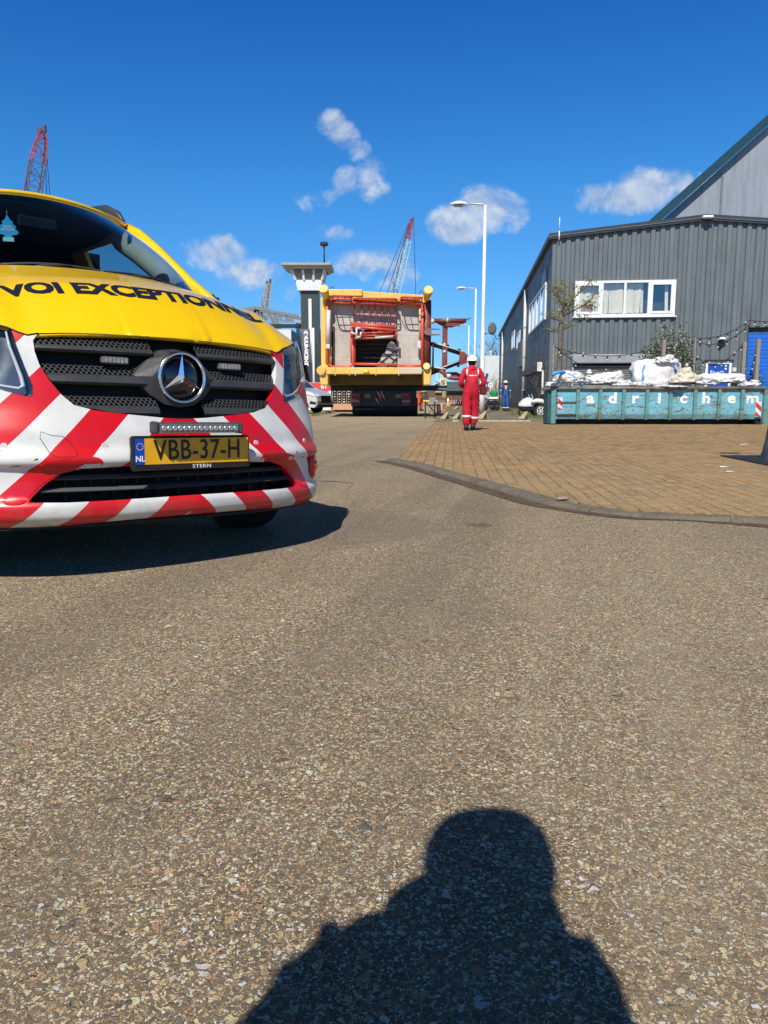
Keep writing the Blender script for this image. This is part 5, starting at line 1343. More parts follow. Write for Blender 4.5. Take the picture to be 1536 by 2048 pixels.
def tyre(mb, c, r, w, n=24): mb.lathe([(r*.55, -w/2), (r*.92, -w/2), (r, -w*.38), (r, w*.38), (r*.92, w/2), (r*.55, w/2), (r*.5, w*.3), (.01, w*.28)], c, 'X', n)
TY = 32.3
def LT(px, py, dy=0.0):
    p = AT(px, py, TY); return Vector((p.x - LO.x, dy, p.z))
def trailer():
    t = thing('low_loader_trailer', 'black multi-axle low loader trailer with red tail lamp boards under the yellow frame', 'trailer', (LO.x, TY, 0))
    p, q = LT(640, 781), LT(882, 770)
    mb = MB(); mb.b2((p.x+.4, .6, p.z), (q.x+.3, 1.6, q.z)); mb.build('cross_beam', M_BLK, t, bevel=.02)
    p, q = LT(876, 780), LT(897, 775); mb = MB(); mb.b2((p.x, .58, p.z), (q.x+.0, 1.5, q.z)); mb.build('beam_end', M('dusty_blue', (.16, .24, .30), .5), t)
    mb = MB(); p, q = LT(862, 774.5), LT(897, 771); mb.b2((p.x, .55, p.z), (q.x, 1.55, q.z)); mb.build('beam_cap', M_BLK, t)
    p, q = LT(704, 812), LT(834, 781); mb = MB(); mb.b2((p.x, .3, p.z), (q.x, 13, q.z)); mb.build('chassis', M_BLK, t)
    for px in (720, 760, 800):
        mb = MB(); a = LT(px, 783); b = LT(px, 768); mb.b2((a.x-.3, 1.0, a.z), (a.x+.3, 10, b.z)); mb.build('packing_timber', M('dark_timber', (.05, .035, .028), .8), t)
    for k in range(8):
        for px in (712, 729, 746, 763, 780, 797, 812, 828):
            mb = MB(); c = LT(px, 800); tyre(mb, (c.x, .85 + k*1.36, .40), .40, .36); mb.build('wheel', MV_RUB, t)
    for side, (x0, x1) in enumerate(((702, 720), (803, 822))):
        p, q = LT(x0, 812), LT(x1, 785); mb = MB(); mb.b2((p.x, .05, p.z), (q.x, .25, q.z)); lb = mb.build('lamp_board', M('dull_red_board', (.10, .012, .012), .5, var=.3), t)
        for k in range(2):
            c = LT(x0+5+k*7, 789); mb = MB(); mb.lathe([(.001, -.03), (.05, -.03), (.055, 0)], (c.x, .05, c.z), 'Y', 12); mb.build('tail_lamp', M('tail_lens', (.35, .05, .04), .25, coat=1), lb)
        p, q = LT(x0+1, 804), LT(x1-1, 801); mb = MB(); mb.b2((p.x, .03, p.z), (q.x, .05, q.z)); mb.build('reflector', M('grey_reflector', (.25, .2, .2), .3), lb)
    for px in (735, 797): 
        p, q = LT(px-6, 796), LT(px+6, 788); mb = MB(); mb.b2((p.x, .08, p.z), (q.x, .12, q.z)); mb.build('marker_plate', M('dim_plate', (.16, .12, .11), .5), t)
    for i, (px, py) in enumerate(((756, 788), (760, 791), (763, 787), (766, 793), (759, 797), (753, 800))):
        c = LT(px, py); mb = MB(); mb.tube([c + Vector((-.05, .02, .12)), c + Vector((.02, -.02, 0)), c + Vector((.08, .05, -.14))], .022, 6); mb.build('air_hose', (M_GALV, M_R2, M_GALV)[i % 3], t)
    p, q = LT(708, 820), LT(748, 817); mb = MB(); mb.b2((p.x, .1, p.z), (q.x, .2, q.z)); mb.build('under_run_bar', M_STEELDARK, t)
    # red tractor unit just visible through the gap
    t2 = thing('tractor_lorry', 'red and white tractor lorry glimpsed in the gap above the black trailer deck', 'lorry', (LO.x+.4, 47, 0))
    mb = MB(); mb.cbox((0, 1.2, 2.3), (2.5, 2.4, 2.5), .12); mb.build('cab', M_R2, t2); mb = MB(); mb.b2((-1.1, -.04, 2.05), (1.1, -.003, 2.35)); mb.build('rear_panel', M('cab_grey', (.4, .38, .37), .5), t2)
    for s in (-1, 1):
        mb = MB(); mb.cbox((s*1.05, .0, 2.2), (.3, .1, .3), .04); mb.build('beacon', M('red_lens', (.7, .01, .02), .3), t2)
        for y in (-1.2, 1.8): mb = MB(); tyre(mb, (s*1.0, y, .5), .5, .35); mb.build('wheel', MV_RUB, t2)
    mb = MB(); mb.b2((-.45, -3, .7), (.45, 2, 1.0)); mb.build('chassis', M_BLK, t2)
    # folding stand beside the trailer
    o = G(862, 838, 0); t3 = thing('folding_stand', 'black folding stand with crossed braces right of the trailer wheels', 'stand', (o.x, o.y, 0)); k = o.y/F
    mb = MB(); mb.bar((-10*k, .5, 0), (-10*k, .5, 34*k), .05); mb.build('post', M_BLK, t3); mb = MB(); mb.bar((9*k, .5, 0), (9*k, .5, 34*k), .05); mb.build('post', M_BLK, t3)
    mb = MB(); mb.bar((-10*k, .5, 33*k), (16*k, .3, 6*k), .035); mb.build('brace', M_BLK, t3); mb = MB(); mb.bar((9*k, .52, 32*k), (-3*k, .52, 10*k), .02); mb.build('brace', M_BLK, t3)
trailer()

# ------------------------------------------------------------------ silver van, sign 61, mailboxes, banner
def silver_van():
    Y = 37.5; q = AT(664, 828, Y); a = radians(-20)
    t = thing('silver_van', 'silver panel van parked nose to the right in front of the red 61 sign', 'van', (q.x-.72, Y, 0), a)
    m = M('silver_paint', (.62, .62, .61), .3, metal=.1, var=.04, coat=.8)
    # profile in x (0 = nose, negative backwards), z
    pr = [(0, .42), (.02, .62), (-.04, .86), (-.20, 1.02), (-.55, 1.12), (-.95, 1.22), (-1.35, 1.55), (-1.75, 1.86), (-2.1, 1.97), (-3.0, 2.0), (-4.9, 1.98), (-5.0, 1.2), (-5.0, .40), (-4.6, .32), (-4.45, .45), (-4.2, .70), (-3.85, .70), (-3.6, .45), (-3.5, .28), (-1.35, .28), (-1.28, .48), (-1.05, .72), (-.72, .72), (-.48, .50), (-.42, .32), (-.12, .30)]
    mb = MB(); n = len(pr); W = 1.0
    def ins(z): return W - (.0 if z < 1.15 else (z-1.15)*.22)
    rings = []
    for yy, sc in ((0, .985), (.10, 1), (1.9, 1), (2.0, .985)):
        cy = -.0; rings.append([Vector((x*(1 if sc == 1 else .992) - (.03 if sc < 1 and x > -.3 else 0), (yy-1.0)*ins(z)/1.0 + 1.0, z)) for x, z in pr])
    mb.grid(rings, closed=True, smooth=False)
    # close the two side faces with fans through CDT
    for ring, flip in ((0, 0), (3, 1)):
        r = delaunay_2d_cdt([Vector((p.x, p.z)) for p in rings[ring]], [(i, (i+1) % n) for i in range(n)], [], 1, 1e-6)
        k = len(mb.v); ys = {}
        mb.add([rings[ring][min(range(n), key=lambda i: (rings[ring][i].x-c[0])**2+(rings[ring][i].z-c[1])**2)] for c in r[0]], [tuple(f) for f in r[2]])
    mb.build('body', m, t, bevel=.03)
    g = M('van_glass', (.03, .04, .045), .15, var=.1, spec=.35)
    mb = MB(); mb.add([(-1.00, .14, 1.27), (-1.00, 1.86, 1.27), (-1.76, 1.74, 1.885), (-1.76, .26, 1.885)], [(0, 1, 2, 3)]); mb.build('windscreen', g, t, solid=.01)
    mb = MB(); f = lambda x, z: (x, 1-ins(z)-.006, z); mb.add([f(-1.28, 1.22), f(-2.55, 1.22), f(-2.55, 1.78), f(-1.92, 1.80), f(-1.42, 1.42)], [(0, 1, 2, 3, 4)]); mb.build('side_window', g, t)
    mb = MB(); mb.add([(-.22, -.01, .98), (-.60, -.012, 1.08), (-.66, -.012, .98), (-.10, -.01, .84)], [(0, 1, 2, 3)]); mb.add([(-.10, -.01, .84), (-.22, -.01, .98), (-.10, .30, .95), (.0, .28, .84)], [(0, 1, 2, 3)]); mb.build('headlight', M('van_lamp', (.75, .78, .80), .1, coat=1), t, solid=.02)
    mb = MB(); mb.b2((-.02, .45, .52), (.035, 1.55, .88)); mb.build('grille', M_BLK, t); mb = MB(); mb.b2((-.1, .1, .30), (.03, 1.9, .42)); mb.build('lower_bumper', M_BLK, t)
    mb = MB(); mb.add([(-.35, -.012, .62), (-.05, -.006, .56), (-.06, -.006, .44), (-.40, -.012, .48)], [(0, 1, 2, 3)]); mb.build('fog_recess', M_BLK, t, solid=.01)
    mb = MB(); mb.cbox((-1.45, -.14, 1.32), (.14, .22, .26), .03); mb.build('door_mirror', M_BLK, t)
    mb = MB(); mb.bar((-.45, -.014, .98), (-2.6, -.004, 1.08), .012, .02); mb.build('crease_line', M_GALV, t)
    for x in (-.89, -4.03):
        for y in (.13, 1.87): 
            mb = MB(); mb.lathe([(.18, -.11), (.30, -.11), (.33, -.08), (.33, .08), (.30, .11), (.18, .11)], (x, y, .33), 'Y', 28); w = mb.build('wheel', MV_RUB, t)
            s = -1 if y < 1 else 1; mb = MB(); mb.lathe([(.20, s*.08), (.14, s*.06), (.05, s*.085), (.001, s*.085)], (x, y, .33), 'Y', 20); mb.build('rim', M('dark_rim', (.10, .10, .10), .5, metal=.5), w)
silver_van()

def sign61():
    Y = 47.0; k = Y/F; o = AT(608, 800, Y); t = thing('number_sign', 'red and white sign board with the number 61 behind the silver van', 'sign', (o.x, Y, 0))
    z0, z1 = AT(608, 818, Y).z, AT(608, 765, Y).z; X = AT(662, 790, Y).x-o.x
    mb = MB(); mb.b2((-.6, 0, 0.05), (X, .12, z1)); mb.build('board', M_WHITE, t)
    mb = MB(); z = lambda py: AT(608, py, Y).z; x = lambda px: AT(px, 790, Y).x-o.x
    P = [(x(614), z(765.5)), (x(661.5), z(765.5)), (x(661.5), z(780)), (x(651), z(785)), (x(645), z(783))]
    mb.prism(P, 0, .012, lambda a, b, h: (a, -.004-h, b)); mb.build('red_field', M('sign_red', (.72, .07, .06), .5), t)
    text('house_number', '61', 13*k, Matrix(((1, 0, 0, x(648.5)), (0, 0, -1, -.02), (0, 1, 0, z(773)), (0, 0, 0, 1))), M_WHITE, t, bold=.02)
    # dark building behind the sign
    Y = 52; a = AT(662, 800, Y); t = thing('dark_office', 'low black building with a pale window band behind the mailboxes, left of the trailer', 'building', (a.x, Y, 0))
    w = AT(742, 800, Y).x-a.x; h = AT(700, 763, Y).z
    mb = MB(); mb.b2((0, 0, 0), (w, 6, h)); mb.build('wall', M_DKBL, t)
    z = lambda py: AT(608, py, Y).z; x = lambda px: AT(px, 790, Y).x-a.x
    mb = MB(); mb.b2((x(667), -.05, z(784)), (x(686), -.003, z(772))); mb.build('window', M('grey_pane', (.20, .28, .32), .15, coat=1), t)
    mb = MB(); mb.b2((x(665), -.4, z(769)), (x(686), -.003, z(767))); mb.build('canopy', M('canopy_tan', (.50, .34, .22), .6), t)
    mb = MB(); mb.tube([(x(653.5), -.5, 0), (x(653.5), -.5, z(765))], .05, 6); o = mb.build('lamp_pole', M_WHITEDULL); o.location = (a.x, Y, 0); tag(o, 'thin pale pole between the 61 sign and the dark office', 'pole')
    # banner
    Y = 60.0; o = AT(627, 700, Y); t = thing('banner_flag', 'tall dark grey banner with white vertical lettering on a white mast, left of the tower', 'banner', (o.x, Y, 0)); k = Y/F
    z = lambda py: AT(627, py, Y).z; x = lambda px: AT(px, 700, Y).x-o.x
    mb = MB(); mb.tube([(0, 0, 0), (0, 0, z(656))], .09, 8); mb.tube([(x(624), -.02, z(728)), (x(621.5), -.02, z(657))], .04, 6); mb.build('mast', M_WHITE, t)
    P = [(x(600), z(658)), (x(622), z(657)), (x(622.5), z(727)), (x(607), z(727))]
    mb = MB(); n = 14; rows = []
    for i in range(n+1):
        f = i/n; l = Vector((x(600)+(x(607)-x(600))*f**1.3, 0, z(658)+(z(727)-z(658))*f)); r = Vector((x(622), 0, l.z)); rows.append([l.lerp(r, j/8) + Vector((0, .10*sin(j*.9+i*.5)*(1-j/8), 0)) for j in range(9)])
    mb.grid(rows); mb.build('cloth', M('banner_grey', (.12, .115, .125), .8, var=.1), t, solid=.01)
    text('banner_lettering', 'MUURAICENT', 9.5*k, Matrix(((0, 1, 0, x(612.5)), (0, 0, -1, -.16), (-1, 0, 0, z(700)), (0, 0, 0, 1))), M_WHITE, t, bold=.03, space=1.0)
    mb = MB(); c = (x(612.5), z(666.5)); mb.prism([(c[0]+4.2*k*cos(i*pi/10), c[1]+4.6*k*sin(i*pi/10)) for i in range(20)], 0, .01, lambda a_, b_, h: (a_, -.15-h, b_)); e = mb.build('round_emblem', M_WHITE, t)
    mb = MB(); mb.add([(c[0]-2.6*k, -.17, c[1]+1.5*k), (c[0]+.3*k, -.17, c[1]-2.4*k), (c[0]+.8*k, -.17, c[1]+.2*k)], [(0, 1, 2)]); mb.build('emblem_wedge', bpy.data.materials['banner_grey'], e)
sign61()

def mailboxes():
    Y = 43.0; k = Y/F; o = AT(665, 815, Y); t = thing('mailbox_rack', 'pale orange rack of black mailboxes in a grid beside the trailer', 'mailboxes', (o.x, Y, 0))
    z = lambda py: AT(665, py, Y).z; x = lambda px: AT(px, 800, Y).x-o.x
    z0 = z(815); X = x(722)
    mb = MB(); mb.b2((0, 0, .12), (X, .5, z(778.5))); mb.build('frame', M('peach_timber', (.60, .34, .20), .7, var=.12, vscale=8), t)
    mb = MB(); mb.b2((-.05, -.1, z(778.4)), (X, .5, z(777.6)+.03)); mb.build('top_board', M_WHITEDULL, t)
    mb = MB(); mb.b2((.05, .1, 0), (X, .4, .12)); mb.build('plinth', M_BLK, t)
    bm_, lm = M('mailbox_black', (.02, .02, .02), .4), M('mail_label', (.75, .75, .73), .5)
    rnd = random.Random(8)
    for i in range(6):
        for j in range(5):
            x0, x1 = x(666+i*9.2), x(666+i*9.2+7.8); za, zb = z(785.2+j*5.2), z(780.6+j*5.2)
            if x1 > X: continue
            mb = MB(); mb.cbox(((x0+x1)/2, -.02, (za+zb)/2), (x1-x0, .06, zb-za), .01); b = mb.build('mailbox', bm_, t)
            w = rnd.choice((.3, .5, .55)); h = rnd.choice((.15, .3, .5)); mb = MB(); mb.b2(((x0+x1)/2-(x1-x0)*w/2, -.056, (za+zb)/2-(zb-za)*h/2), ((x0+x1)/2+(x1-x0)*w/2, -.0515, (za+zb)/2+(zb-za)*h/2)); mb.build('label', lm, b)
mailboxes()

# ------------------------------------------------------------------ blue skip with its load of bags
def rust_paint(name, col):
    m, nt, b = nmat(name); N = NT(nt); p = N.obj(); x, y, z = N.sep(p)
    n = N.noise(p, 3.0, 6, .65); c = N.mix(N.mapr(n, .3, .7), tuple(k*.8 for k in col), tuple(min(1, k*1.18) for k in col))
    st = N.comb(N.math('MULTIPLY', x, 2.6), y, N.math('MULTIPLY', z, 7.5)); w = N.noise(st, 1.5, 6, .72, .8)
    v = N.comb(N.math('ADD', N.math('MULTIPLY', x, 5.0), N.math('MULTIPLY', z, 4.0)), y, N.math('MULTIPLY', z, 12)); w2 = N.noise(v, 1.0, 5, .75, 1.5)
    v3 = N.comb(N.math('SUBTRACT', N.math('MULTIPLY', x, 4.0), N.math('MULTIPLY', z, 6.0)), y, N.math('MULTIPLY', z, 3)); w3 = N.noise(v3, 1.7, 5, .7, 1.0)
    r = N.math('MAXIMUM', N.mapr(w, .575, .60), N.math('MAXIMUM', N.mapr(w2, .61, .63), N.mapr(w3, .61, .63)))
    edge = N.math('MAXIMUM', N.mapr(w, .54, .58), N.mapr(w2, .58, .61))
    rc = N.mix(N.noise(p, 14, 4, .7), (.05, .028, .02), (.26, .11, .045))
    c = N.mix(N.math('MULTIPLY', edge, .5), c, (.26, .22, .12)); c = N.mix(N.math('MULTIPLY', r, .95), c, rc)
    low = N.math('MULTIPLY', N.mapr(z, .45, .15), N.mapr(N.noise(p, 5, 5, .7), .35, .6)); c = N.mix(N.math('MULTIPLY', low, .55), c, (.20, .17, .11))
    N.l(c, b.inputs['Base Color']); b.inputs['Roughness'].default_value = .55; N.l(N.bump(N.math('ADD', n, N.math('MULTIPLY', r, -.3)), .25, .02), b.inputs['Normal']); return m
M_TEAL = rust_paint('teal_rusty_paint', (.15, .43, .53)); M_TEALR = rust_paint('teal_rib_paint', (.10, .30, .30))
M_RIMRUST = M('rusty_rim', (.17, .12, .085), .6, var=.35, vscale=5, dirt=(.10, .30, .32), dscale=2.5, damt=.7)
SKY_ = 21.4
def skip():
    o = AT(1104, 848, SKY_); rz = radians(-1.0)
    t = thing('skip_container', 'long scratched turquoise skip lettered adrichem, heaped with white bulk bags, before the grey building', 'skip', (o.x, SKY_, KZ), rz)
    X = lambda px: (px-1104)*SKY_/F; Z = lambda py: AT(1104, py, SKY_).z - KZ
    zt, zb, L, D = Z(778), Z(838), X(1520), 1.35
    # body: sides lean in under a chamfer
    mb = MB(); sec = [(.05, zb+.0), (.0, zb+.13), (.0, zt), (D, zt), (D, zb+.13), (D-.05, zb)]
    ins = [(.10, zt), (.10, zb+.15), (D-.10, zb+.15), (D-.10, zt)]
    prof = sec[:3] + [(.06, zt), (.06, zb+.18), (D-.06, zb+.18), (D-.06, zt)] + sec[3:]
    n = len(prof); 
    for xa, xb in ((X(1109), L),):
        V = [(xa, a, b) for a, b in prof] + [(xb, a, b) for a, b in prof]
        mb.add(V, [(i, (i+1) % n, n+(i+1) % n, n+i) for i in range(n)])
    mb.b2((X(1109), .0, zb), (X(1109)+.06, D, zt)); mb.b2((L-.06, 0, zb), (L, D, zt))
    mb.build('hull', M_TEAL, t)
    mb = MB(); mb.tube([(X(1098), -.03, zt+.02), (L+.02, -.03, zt+.02)], .052, 10); mb.build('top_rim', M_RIMRUST, t)
    mb = MB(); mb.tube([(X(1098), D+.03, zt+.02), (L+.02, D+.03, zt+.02)], .052, 10); mb.build('top_rim', M_RIMRUST, t)
    for i, px in enumerate((1153, 1197, 1243, 1289, 1335, 1383, 1430, 1475)):
        mb = MB(); x = X(px); mb.add([(x-.045, -.075, zt-.02), (x+.045, -.075, zt-.02), (x+.045, -.075, zb+.15), (x+.04, -.03, zb-.02), (x-.04, -.03, zb-.02), (x-.045, -.075, zb+.15),
                (x-.05, .01, zt-.02), (x+.05, .01, zt-.02), (x+.05, .01, zb+.13), (x+.045, .06, zb-.02), (x-.045, .06, zb-.02), (x-.05, .01, zb+.13)],
                [(0, 1, 2, 5), (5, 2, 3, 4), (0, 5, 11, 6), (5, 4, 10, 11), (1, 7, 8, 2), (2, 8, 9, 3), (0, 6, 7, 1), (4, 3, 9, 10)]); mb.build('rib', M_TEALR, t, bevel=.008)
    # end frames
    mb = MB(); mb.cbox((X(1105.5), .02, (zt+.02)/2), (.14, .16, zt), .02); mb.build('corner_post', M_TEALR, t); mb = MB(); mb.cbox((X(1096)+.03, .35, zt/2), (.10, .6, zt-.02), .02); mb.build('end_frame', M('shaded_teal', (.02, .09, .11), .6, var=.3), t)  # shade on the end face is put into the end frame's darker teal
    mb = MB(); mb.cbox((L+.03, .0, zt/2-.02), (.16, .18, zt), .02); mb.build('corner_post', M_TEALR, t)
    for z in (.95, .62, .25): mb = MB(); mb.tube([(L+.08, .05, z*zt), (L+.24, .05, z*zt), (L+.24, .5, z*zt)], .03, 8); mb.build('rung', M_TEALR, t)
    mb = MB(); mb.tube([(L+.22, .06, .12), (L+.22, .06, zt+.02)], .035, 8); mb.build('ladder_stile', M_TEALR, t)
    for py in (804, 828): mb = MB(); mb.bar((X(1110), -.02, Z(py)), (X(1151), -.02, Z(py)), .04, .02); mb.build('hinge_bar', M_RIMRUST, t)
    # skids and rollers
    for y in (.65, D-.65): mb = MB(); mb.b2((X(1112), y-.08, .02), (L-.1, y+.08, zb)); mb.build('skid', M_BLK, t)
    mb = MB(); mb.tube([(X(1109), .3, .10), (X(1109), D-.3, .10)], .10, 14); mb.build('roller', M_BLK, t); mb = MB(); mb.tube([(L-.08, .1, .09), (L-.08, D-.1, .09)], .09, 14); mb.build('roller', M_BLK, t)
    # hazard plates
    for xa, xb, za, zb2, s in ((1114, 1123, 795, 818, 1), (1503, 1514, 803, 833, 1)):
        a, b, c, d = X(xa), X(xb), Z(zb2), Z(za); w = b-a
        mb = MB(); mb.b2((a, -.012, c), (b, -.004, d)); pl = mb.build('hazard_plate', M('hazard_white', (.72, .72, .70), .5, var=.1, dirt=(.3, .2, .1), dscale=6, damt=.5), t)
        z = d
        while z > c:
            z2 = z; P = [(a, min(d, z2)), (a, max(c, z2-.13)), (b, max(c, z2-.13-w)), (b, max(c, min(d, z2-w)))]
            mb = MB(); mb.add([(q[0], -.0165, q[1]) for q in P], [(0, 1, 2, 3)]); mb.build('red_stripe', M('hazard_red', (.55, .03, .03), .5), pl); z -= .26
    # lettering, one letter to a bay, partly scratched away
    lm, nt, b = nmat('worn_white_lettering'); N = NT(nt); p = N.obj(); f = N.mapr(N.noise(p, 7, 6, .75, 1.0), .60, .64)
    N.l(N.mix(f, (.78, .78, .76), (.12, .33, .36)), b.inputs['Base Color']); b.inputs['Roughness'].default_value = .6
    for ch, px in zip('adrichem', (1178, 1222, 1266, 1313.5, 1361, 1405, 1455, 1496)):
        me = textmesh(ch, .40, bold=.016, align='CENTER'); zs = [v.co.y for v in me.vertices]; z0 = min(zs)
        me.transform(Matrix(((1.15, 0, 0, X(px)), (0, 0, -1, -.006), (0, 1, 0, Z(807)-z0), (0, 0, 0, 1)))); me.materials.append(lm)
        put(bpy.data.objects.new('letter', me), t)
    return t
skip()

def crumple(name, c, size, seed, mat, flat=0.0, amp=.16, lump=1.0, sub=5):
    bm = bmesh.new(); bmesh.ops.create_icosphere(bm, subdivisions=sub, radius=1.0)
    off_ = Vector((seed*13.1, seed*7.7, seed*3.3))
    for v in bm.verts:
        p = v.co.copy(); q = p*lump + off_
        big = noise.noise(q*1.1)*.28; m_ = abs(noise.noise(q*2.3)); f_ = abs(noise.noise(q*5.0 + Vector((3, 1, 2)))); g_ = abs(noise.noise(q*10.0))
        dv = noise.voronoi(q*1.9)[0]; dw = noise.voronoi(q*4.1 + Vector((2, 7, 4)))[0]
        r = 1 + big - amp*(.9-m_*2.2)*.5 - amp*1.5*(min(.55, dv[1]-dv[0])-.2) - amp*.65*(min(.5, dw[1]-dw[0])-.15) + amp*.25*(f_-.2)
        k = p.normalized(); k = Vector((abs(k.x)**.75*(1 if k.x > 0 else -1), abs(k.y)**.75*(1 if k.y > 0 else -1), abs(k.z)**.85*(1 if k.z > 0 else -1)))
        p = k*r
        if p.z < -flat: p.z = -flat - (abs(p.z)-flat)*.2
        v.co = Vector((p.x*size[0]/2, p.y*size[1]/2, p.z*size[2]/2)) + Vector(c)
    me = bpy.data.meshes.new(name); bm.to_mesh(me); bm.free(); me.materials.append(mat)
    for f in me.polygons: f.use_smooth = True
    return bpy.data.objects.new(name, me)
def bagmat(name, col):
    m, nt, b = nmat(name); N = NT(nt); p = N.obj(); n = N.noise(p, 5, 5, .65); c = N.mix(N.mapr(n, .35, .75), col, tuple(k*.80 for k in col)); d = N.noise(p, 1.7, 5, .7); c = N.mix(N.math('MULTIPLY', N.mapr(d, .56, .72), .35), c, (.42, .36, .28))
    N.l(c, b.inputs['Base Color']); b.inputs['Roughness'].default_value = .62; N.l(N.bump(N.noise(p, 7, 5, .6, 2.0), .6, .05), b.inputs['Normal']); return m
def bags():
    mw = bagmat('white_woven', (.74, .73, .73)); mc = bagmat('cream_woven', (.66, .60, .48)); mbl = M('blue_strap', (.06, .28, .70), .6, var=.15)
    gp = 'bulk bags heaped in the skip'
    def B(px, py, w, h, dy, seed, label, m=mw, **kw):
        Y = SKY_ + dy; c = AT(px, py, Y); k = Y/F
        o = crumple('bulk_bag', (0, 0, 0), (w*k, min(w*k*.8, .95), h*k), seed, m, **kw); o.location = c; put(o); tag(o, label, 'bag', gp); return o, k, c
    def strap(o, pts, w=.05, name='blue_strap'):
        bm = bmesh.new(); bm.from_mesh(o.data); bv = BVHTree.FromBMesh(bm); out = []
        for x, z in pts:
            h = bv.ray_cast(Vector((x, -3, z)), Vector((0, 1, 0)))
            if h[0] is not None: out.append(h[0] + Vector((0, -.012, 0)))
            else: out.append(Vector((x, -.2, z)))
        bm.free(); rows = [[p + Vector((-w/2, 0, 0)), p + Vector((w/2, 0, 0))] if abs(pts[-1][0]-pts[0][0]) < abs(pts[-1][1]-pts[0][1])*1.2 else [p + Vector((0, 0, -w/2)), p + Vector((0, 0, w/2))] for p in out]
        mb = MB(); mb.grid(rows); mb.build(name, mbl, o, solid=.008)
    o, k, c = B(1136, 762, 62, 40, .15, 1, 'slumped white bulk bag with a blue strap hanging over the left end of the skip')
    strap(o, [(-5*k, 14*k), (5*k, 8*k), (12*k, 2*k), (20*k, -5*k), (25*k, -12*k)], .07)
    mb = MB(); mb.tube([(-40*k, -.5, 9*k), (-36*k, -.52, 13*k), (-28*k, -.48, 15.5*k), (-18*k, -.35, 17*k), (-10*k, -.3, 15*k)], [.05, .055, .05, .045, .03], 8); mb.build('strap_loop', mbl, o)
    B(1106, 771, 34, 15, .05, 2, 'flat white bag end drooping over the left corner post of the skip', amp=.22)
    o, k, c = B(1193, 766, 54, 32, .35, 3, 'crumpled white bag with a knotted neck beside the slumped left bag', amp=.26); q = crumple('knotted_neck', (-17*k, -.1, 19*k), (9*k, .14, 14*k), 31, mw, amp=.3, sub=4); put(q, o)
    B(1222, 764, 52, 36, .25, 4, 'creased white bag in front of the left end of the roller shutter', amp=.26)
    o, k, c = B(1243, 770, 44, 18, .2, 5, 'low white bag with a pointed tuft beneath the middle of the roller shutter', amp=.28); q = crumple('pointed_tuft', (-8*k, -.1, 11*k), (7*k, .10, 16*k), 33, mw, amp=.3, sub=4); put(q, o)
    o, k, c = B(1311, 752, 92, 62, .75, 6, 'largest bulk bag, full and round with blue straps, in front of the bush', amp=.10, lump=.8, flat=.85)
    strap(o, [(-30*k, 20*k), (-33*k, 10*k), (-34*k, 0), (-35*k, -10*k), (-36*k, -22*k)], .07); strap(o, [(28*k, 12*k), (31*k, 3*k), (31*k, -8*k), (30*k, -22*k)], .07)
    q = crumple('gathered_top', (10*k, -.25, 25*k), (46*k, .6, 20*k), 7, mw, amp=.30, sub=5); put(q, o); q = crumple('gathered_top', (17*k, -.3, 33*k), (20*k, .25, 14*k), 8, mw, amp=.34, sub=4); put(q, o)
    for pts in ([(-6*k, -.4, 28*k), (-2*k, -.45, 33*k), (3*k, -.42, 30*k), (6*k, -.4, 33*k)], [(22*k, -.5, 24*k), (27*k, -.55, 20*k), (31*k, -.5, 17*k)], [(-4*k, -.42, 30*k), (0, -.45, 27*k), (6*k, -.4, 28*k)]):
        mb = MB(); mb.tube(pts, .028, 6); mb.build('blue_tie', mbl, o)
    o, k, c = B(1368, 763, 66, 38, .4, 9, 'cream canvas bag peaked like a tent, right of the largest bag', mc, amp=.22); q = crumple('peak', (0, -.1, 17*k), (22*k, .3, 24*k), 34, mc, amp=.28, sub=4); put(q, o); q = crumple('tied_tip', (1*k, -.1, 30*k), (5*k, .08, 12*k), 35, mc, amp=.2, sub=4); put(q, o)
    B(1412, 766, 54, 34, .3, 10, 'torn whitish bag with dark gaps in front of the blue door', amp=.32)
    B(1452, 763, 68, 34, .35, 11, 'broad white bag bulging upward right of the blue door letters', amp=.24)
    o, k, c = B(1490, 771, 54, 14, .3, 12, 'low flattened white bag at the right end of the skip', amp=.26); q = crumple('raised_corner', (15*k, -.1, 7*k), (14*k, .2, 9*k), 36, mw, amp=.3, sub=4); put(q, o)
    B(1277, 771, 40, 13, .15, 13, 'small white scrap of bag left of the largest bag, just above the rim', amp=.3)
    B(1340, 774, 60, 8, .1, 14, 'thin pale fold of bag along the rim below the cream bag', amp=.25)
bags()

# ------------------------------------------------------------------ people
def skinmesh(name, verts, edges, radii, mat, parent, root=0, sub=2, wrinkle=0.0, scale=1.0):
    me = bpy.data.meshes.new(name); bm = bmesh.new(); lay = bm.verts.layers.skin.verify()
    vs = []
    for i, (p, r) in enumerate(zip(verts, radii)):
        v = bm.verts.new(p); r = r if isinstance(r, tuple) else (r, r); v[lay].radius = r; v[lay].use_root = (i == root); vs.append(v)
    for a, b in edges: bm.edges.new((vs[a], vs[b]))
    bm.to_mesh(me); bm.free(); o = bpy.data.objects.new(name, me); COL.objects.link(o)
    m1 = o.modifiers.new('skin', 'SKIN'); m1.use_smooth_shade = True; m2 = o.modifiers.new('sub', 'SUBSURF'); m2.levels = sub; m2.render_levels = sub
    me2 = mesh_eval(o); bpy.data.objects.remove(o)
    if wrinkle:
        for v in me2.vertices:
            q = v.co*9; v.co += v.normal*(wrinkle*(abs(noise.noise(Vector((q.x, q.y, q.z*2.2))))*2-.5 + .5*noise.noise(q*3)))
    me2.materials.append(mat); o = bpy.data.objects.new(name, me2); put(o, parent)
    for f in me2.polygons: f.use_smooth = True
    return o
M_SKIN = M('skin', (.42, .24, .17), .55, var=.08)
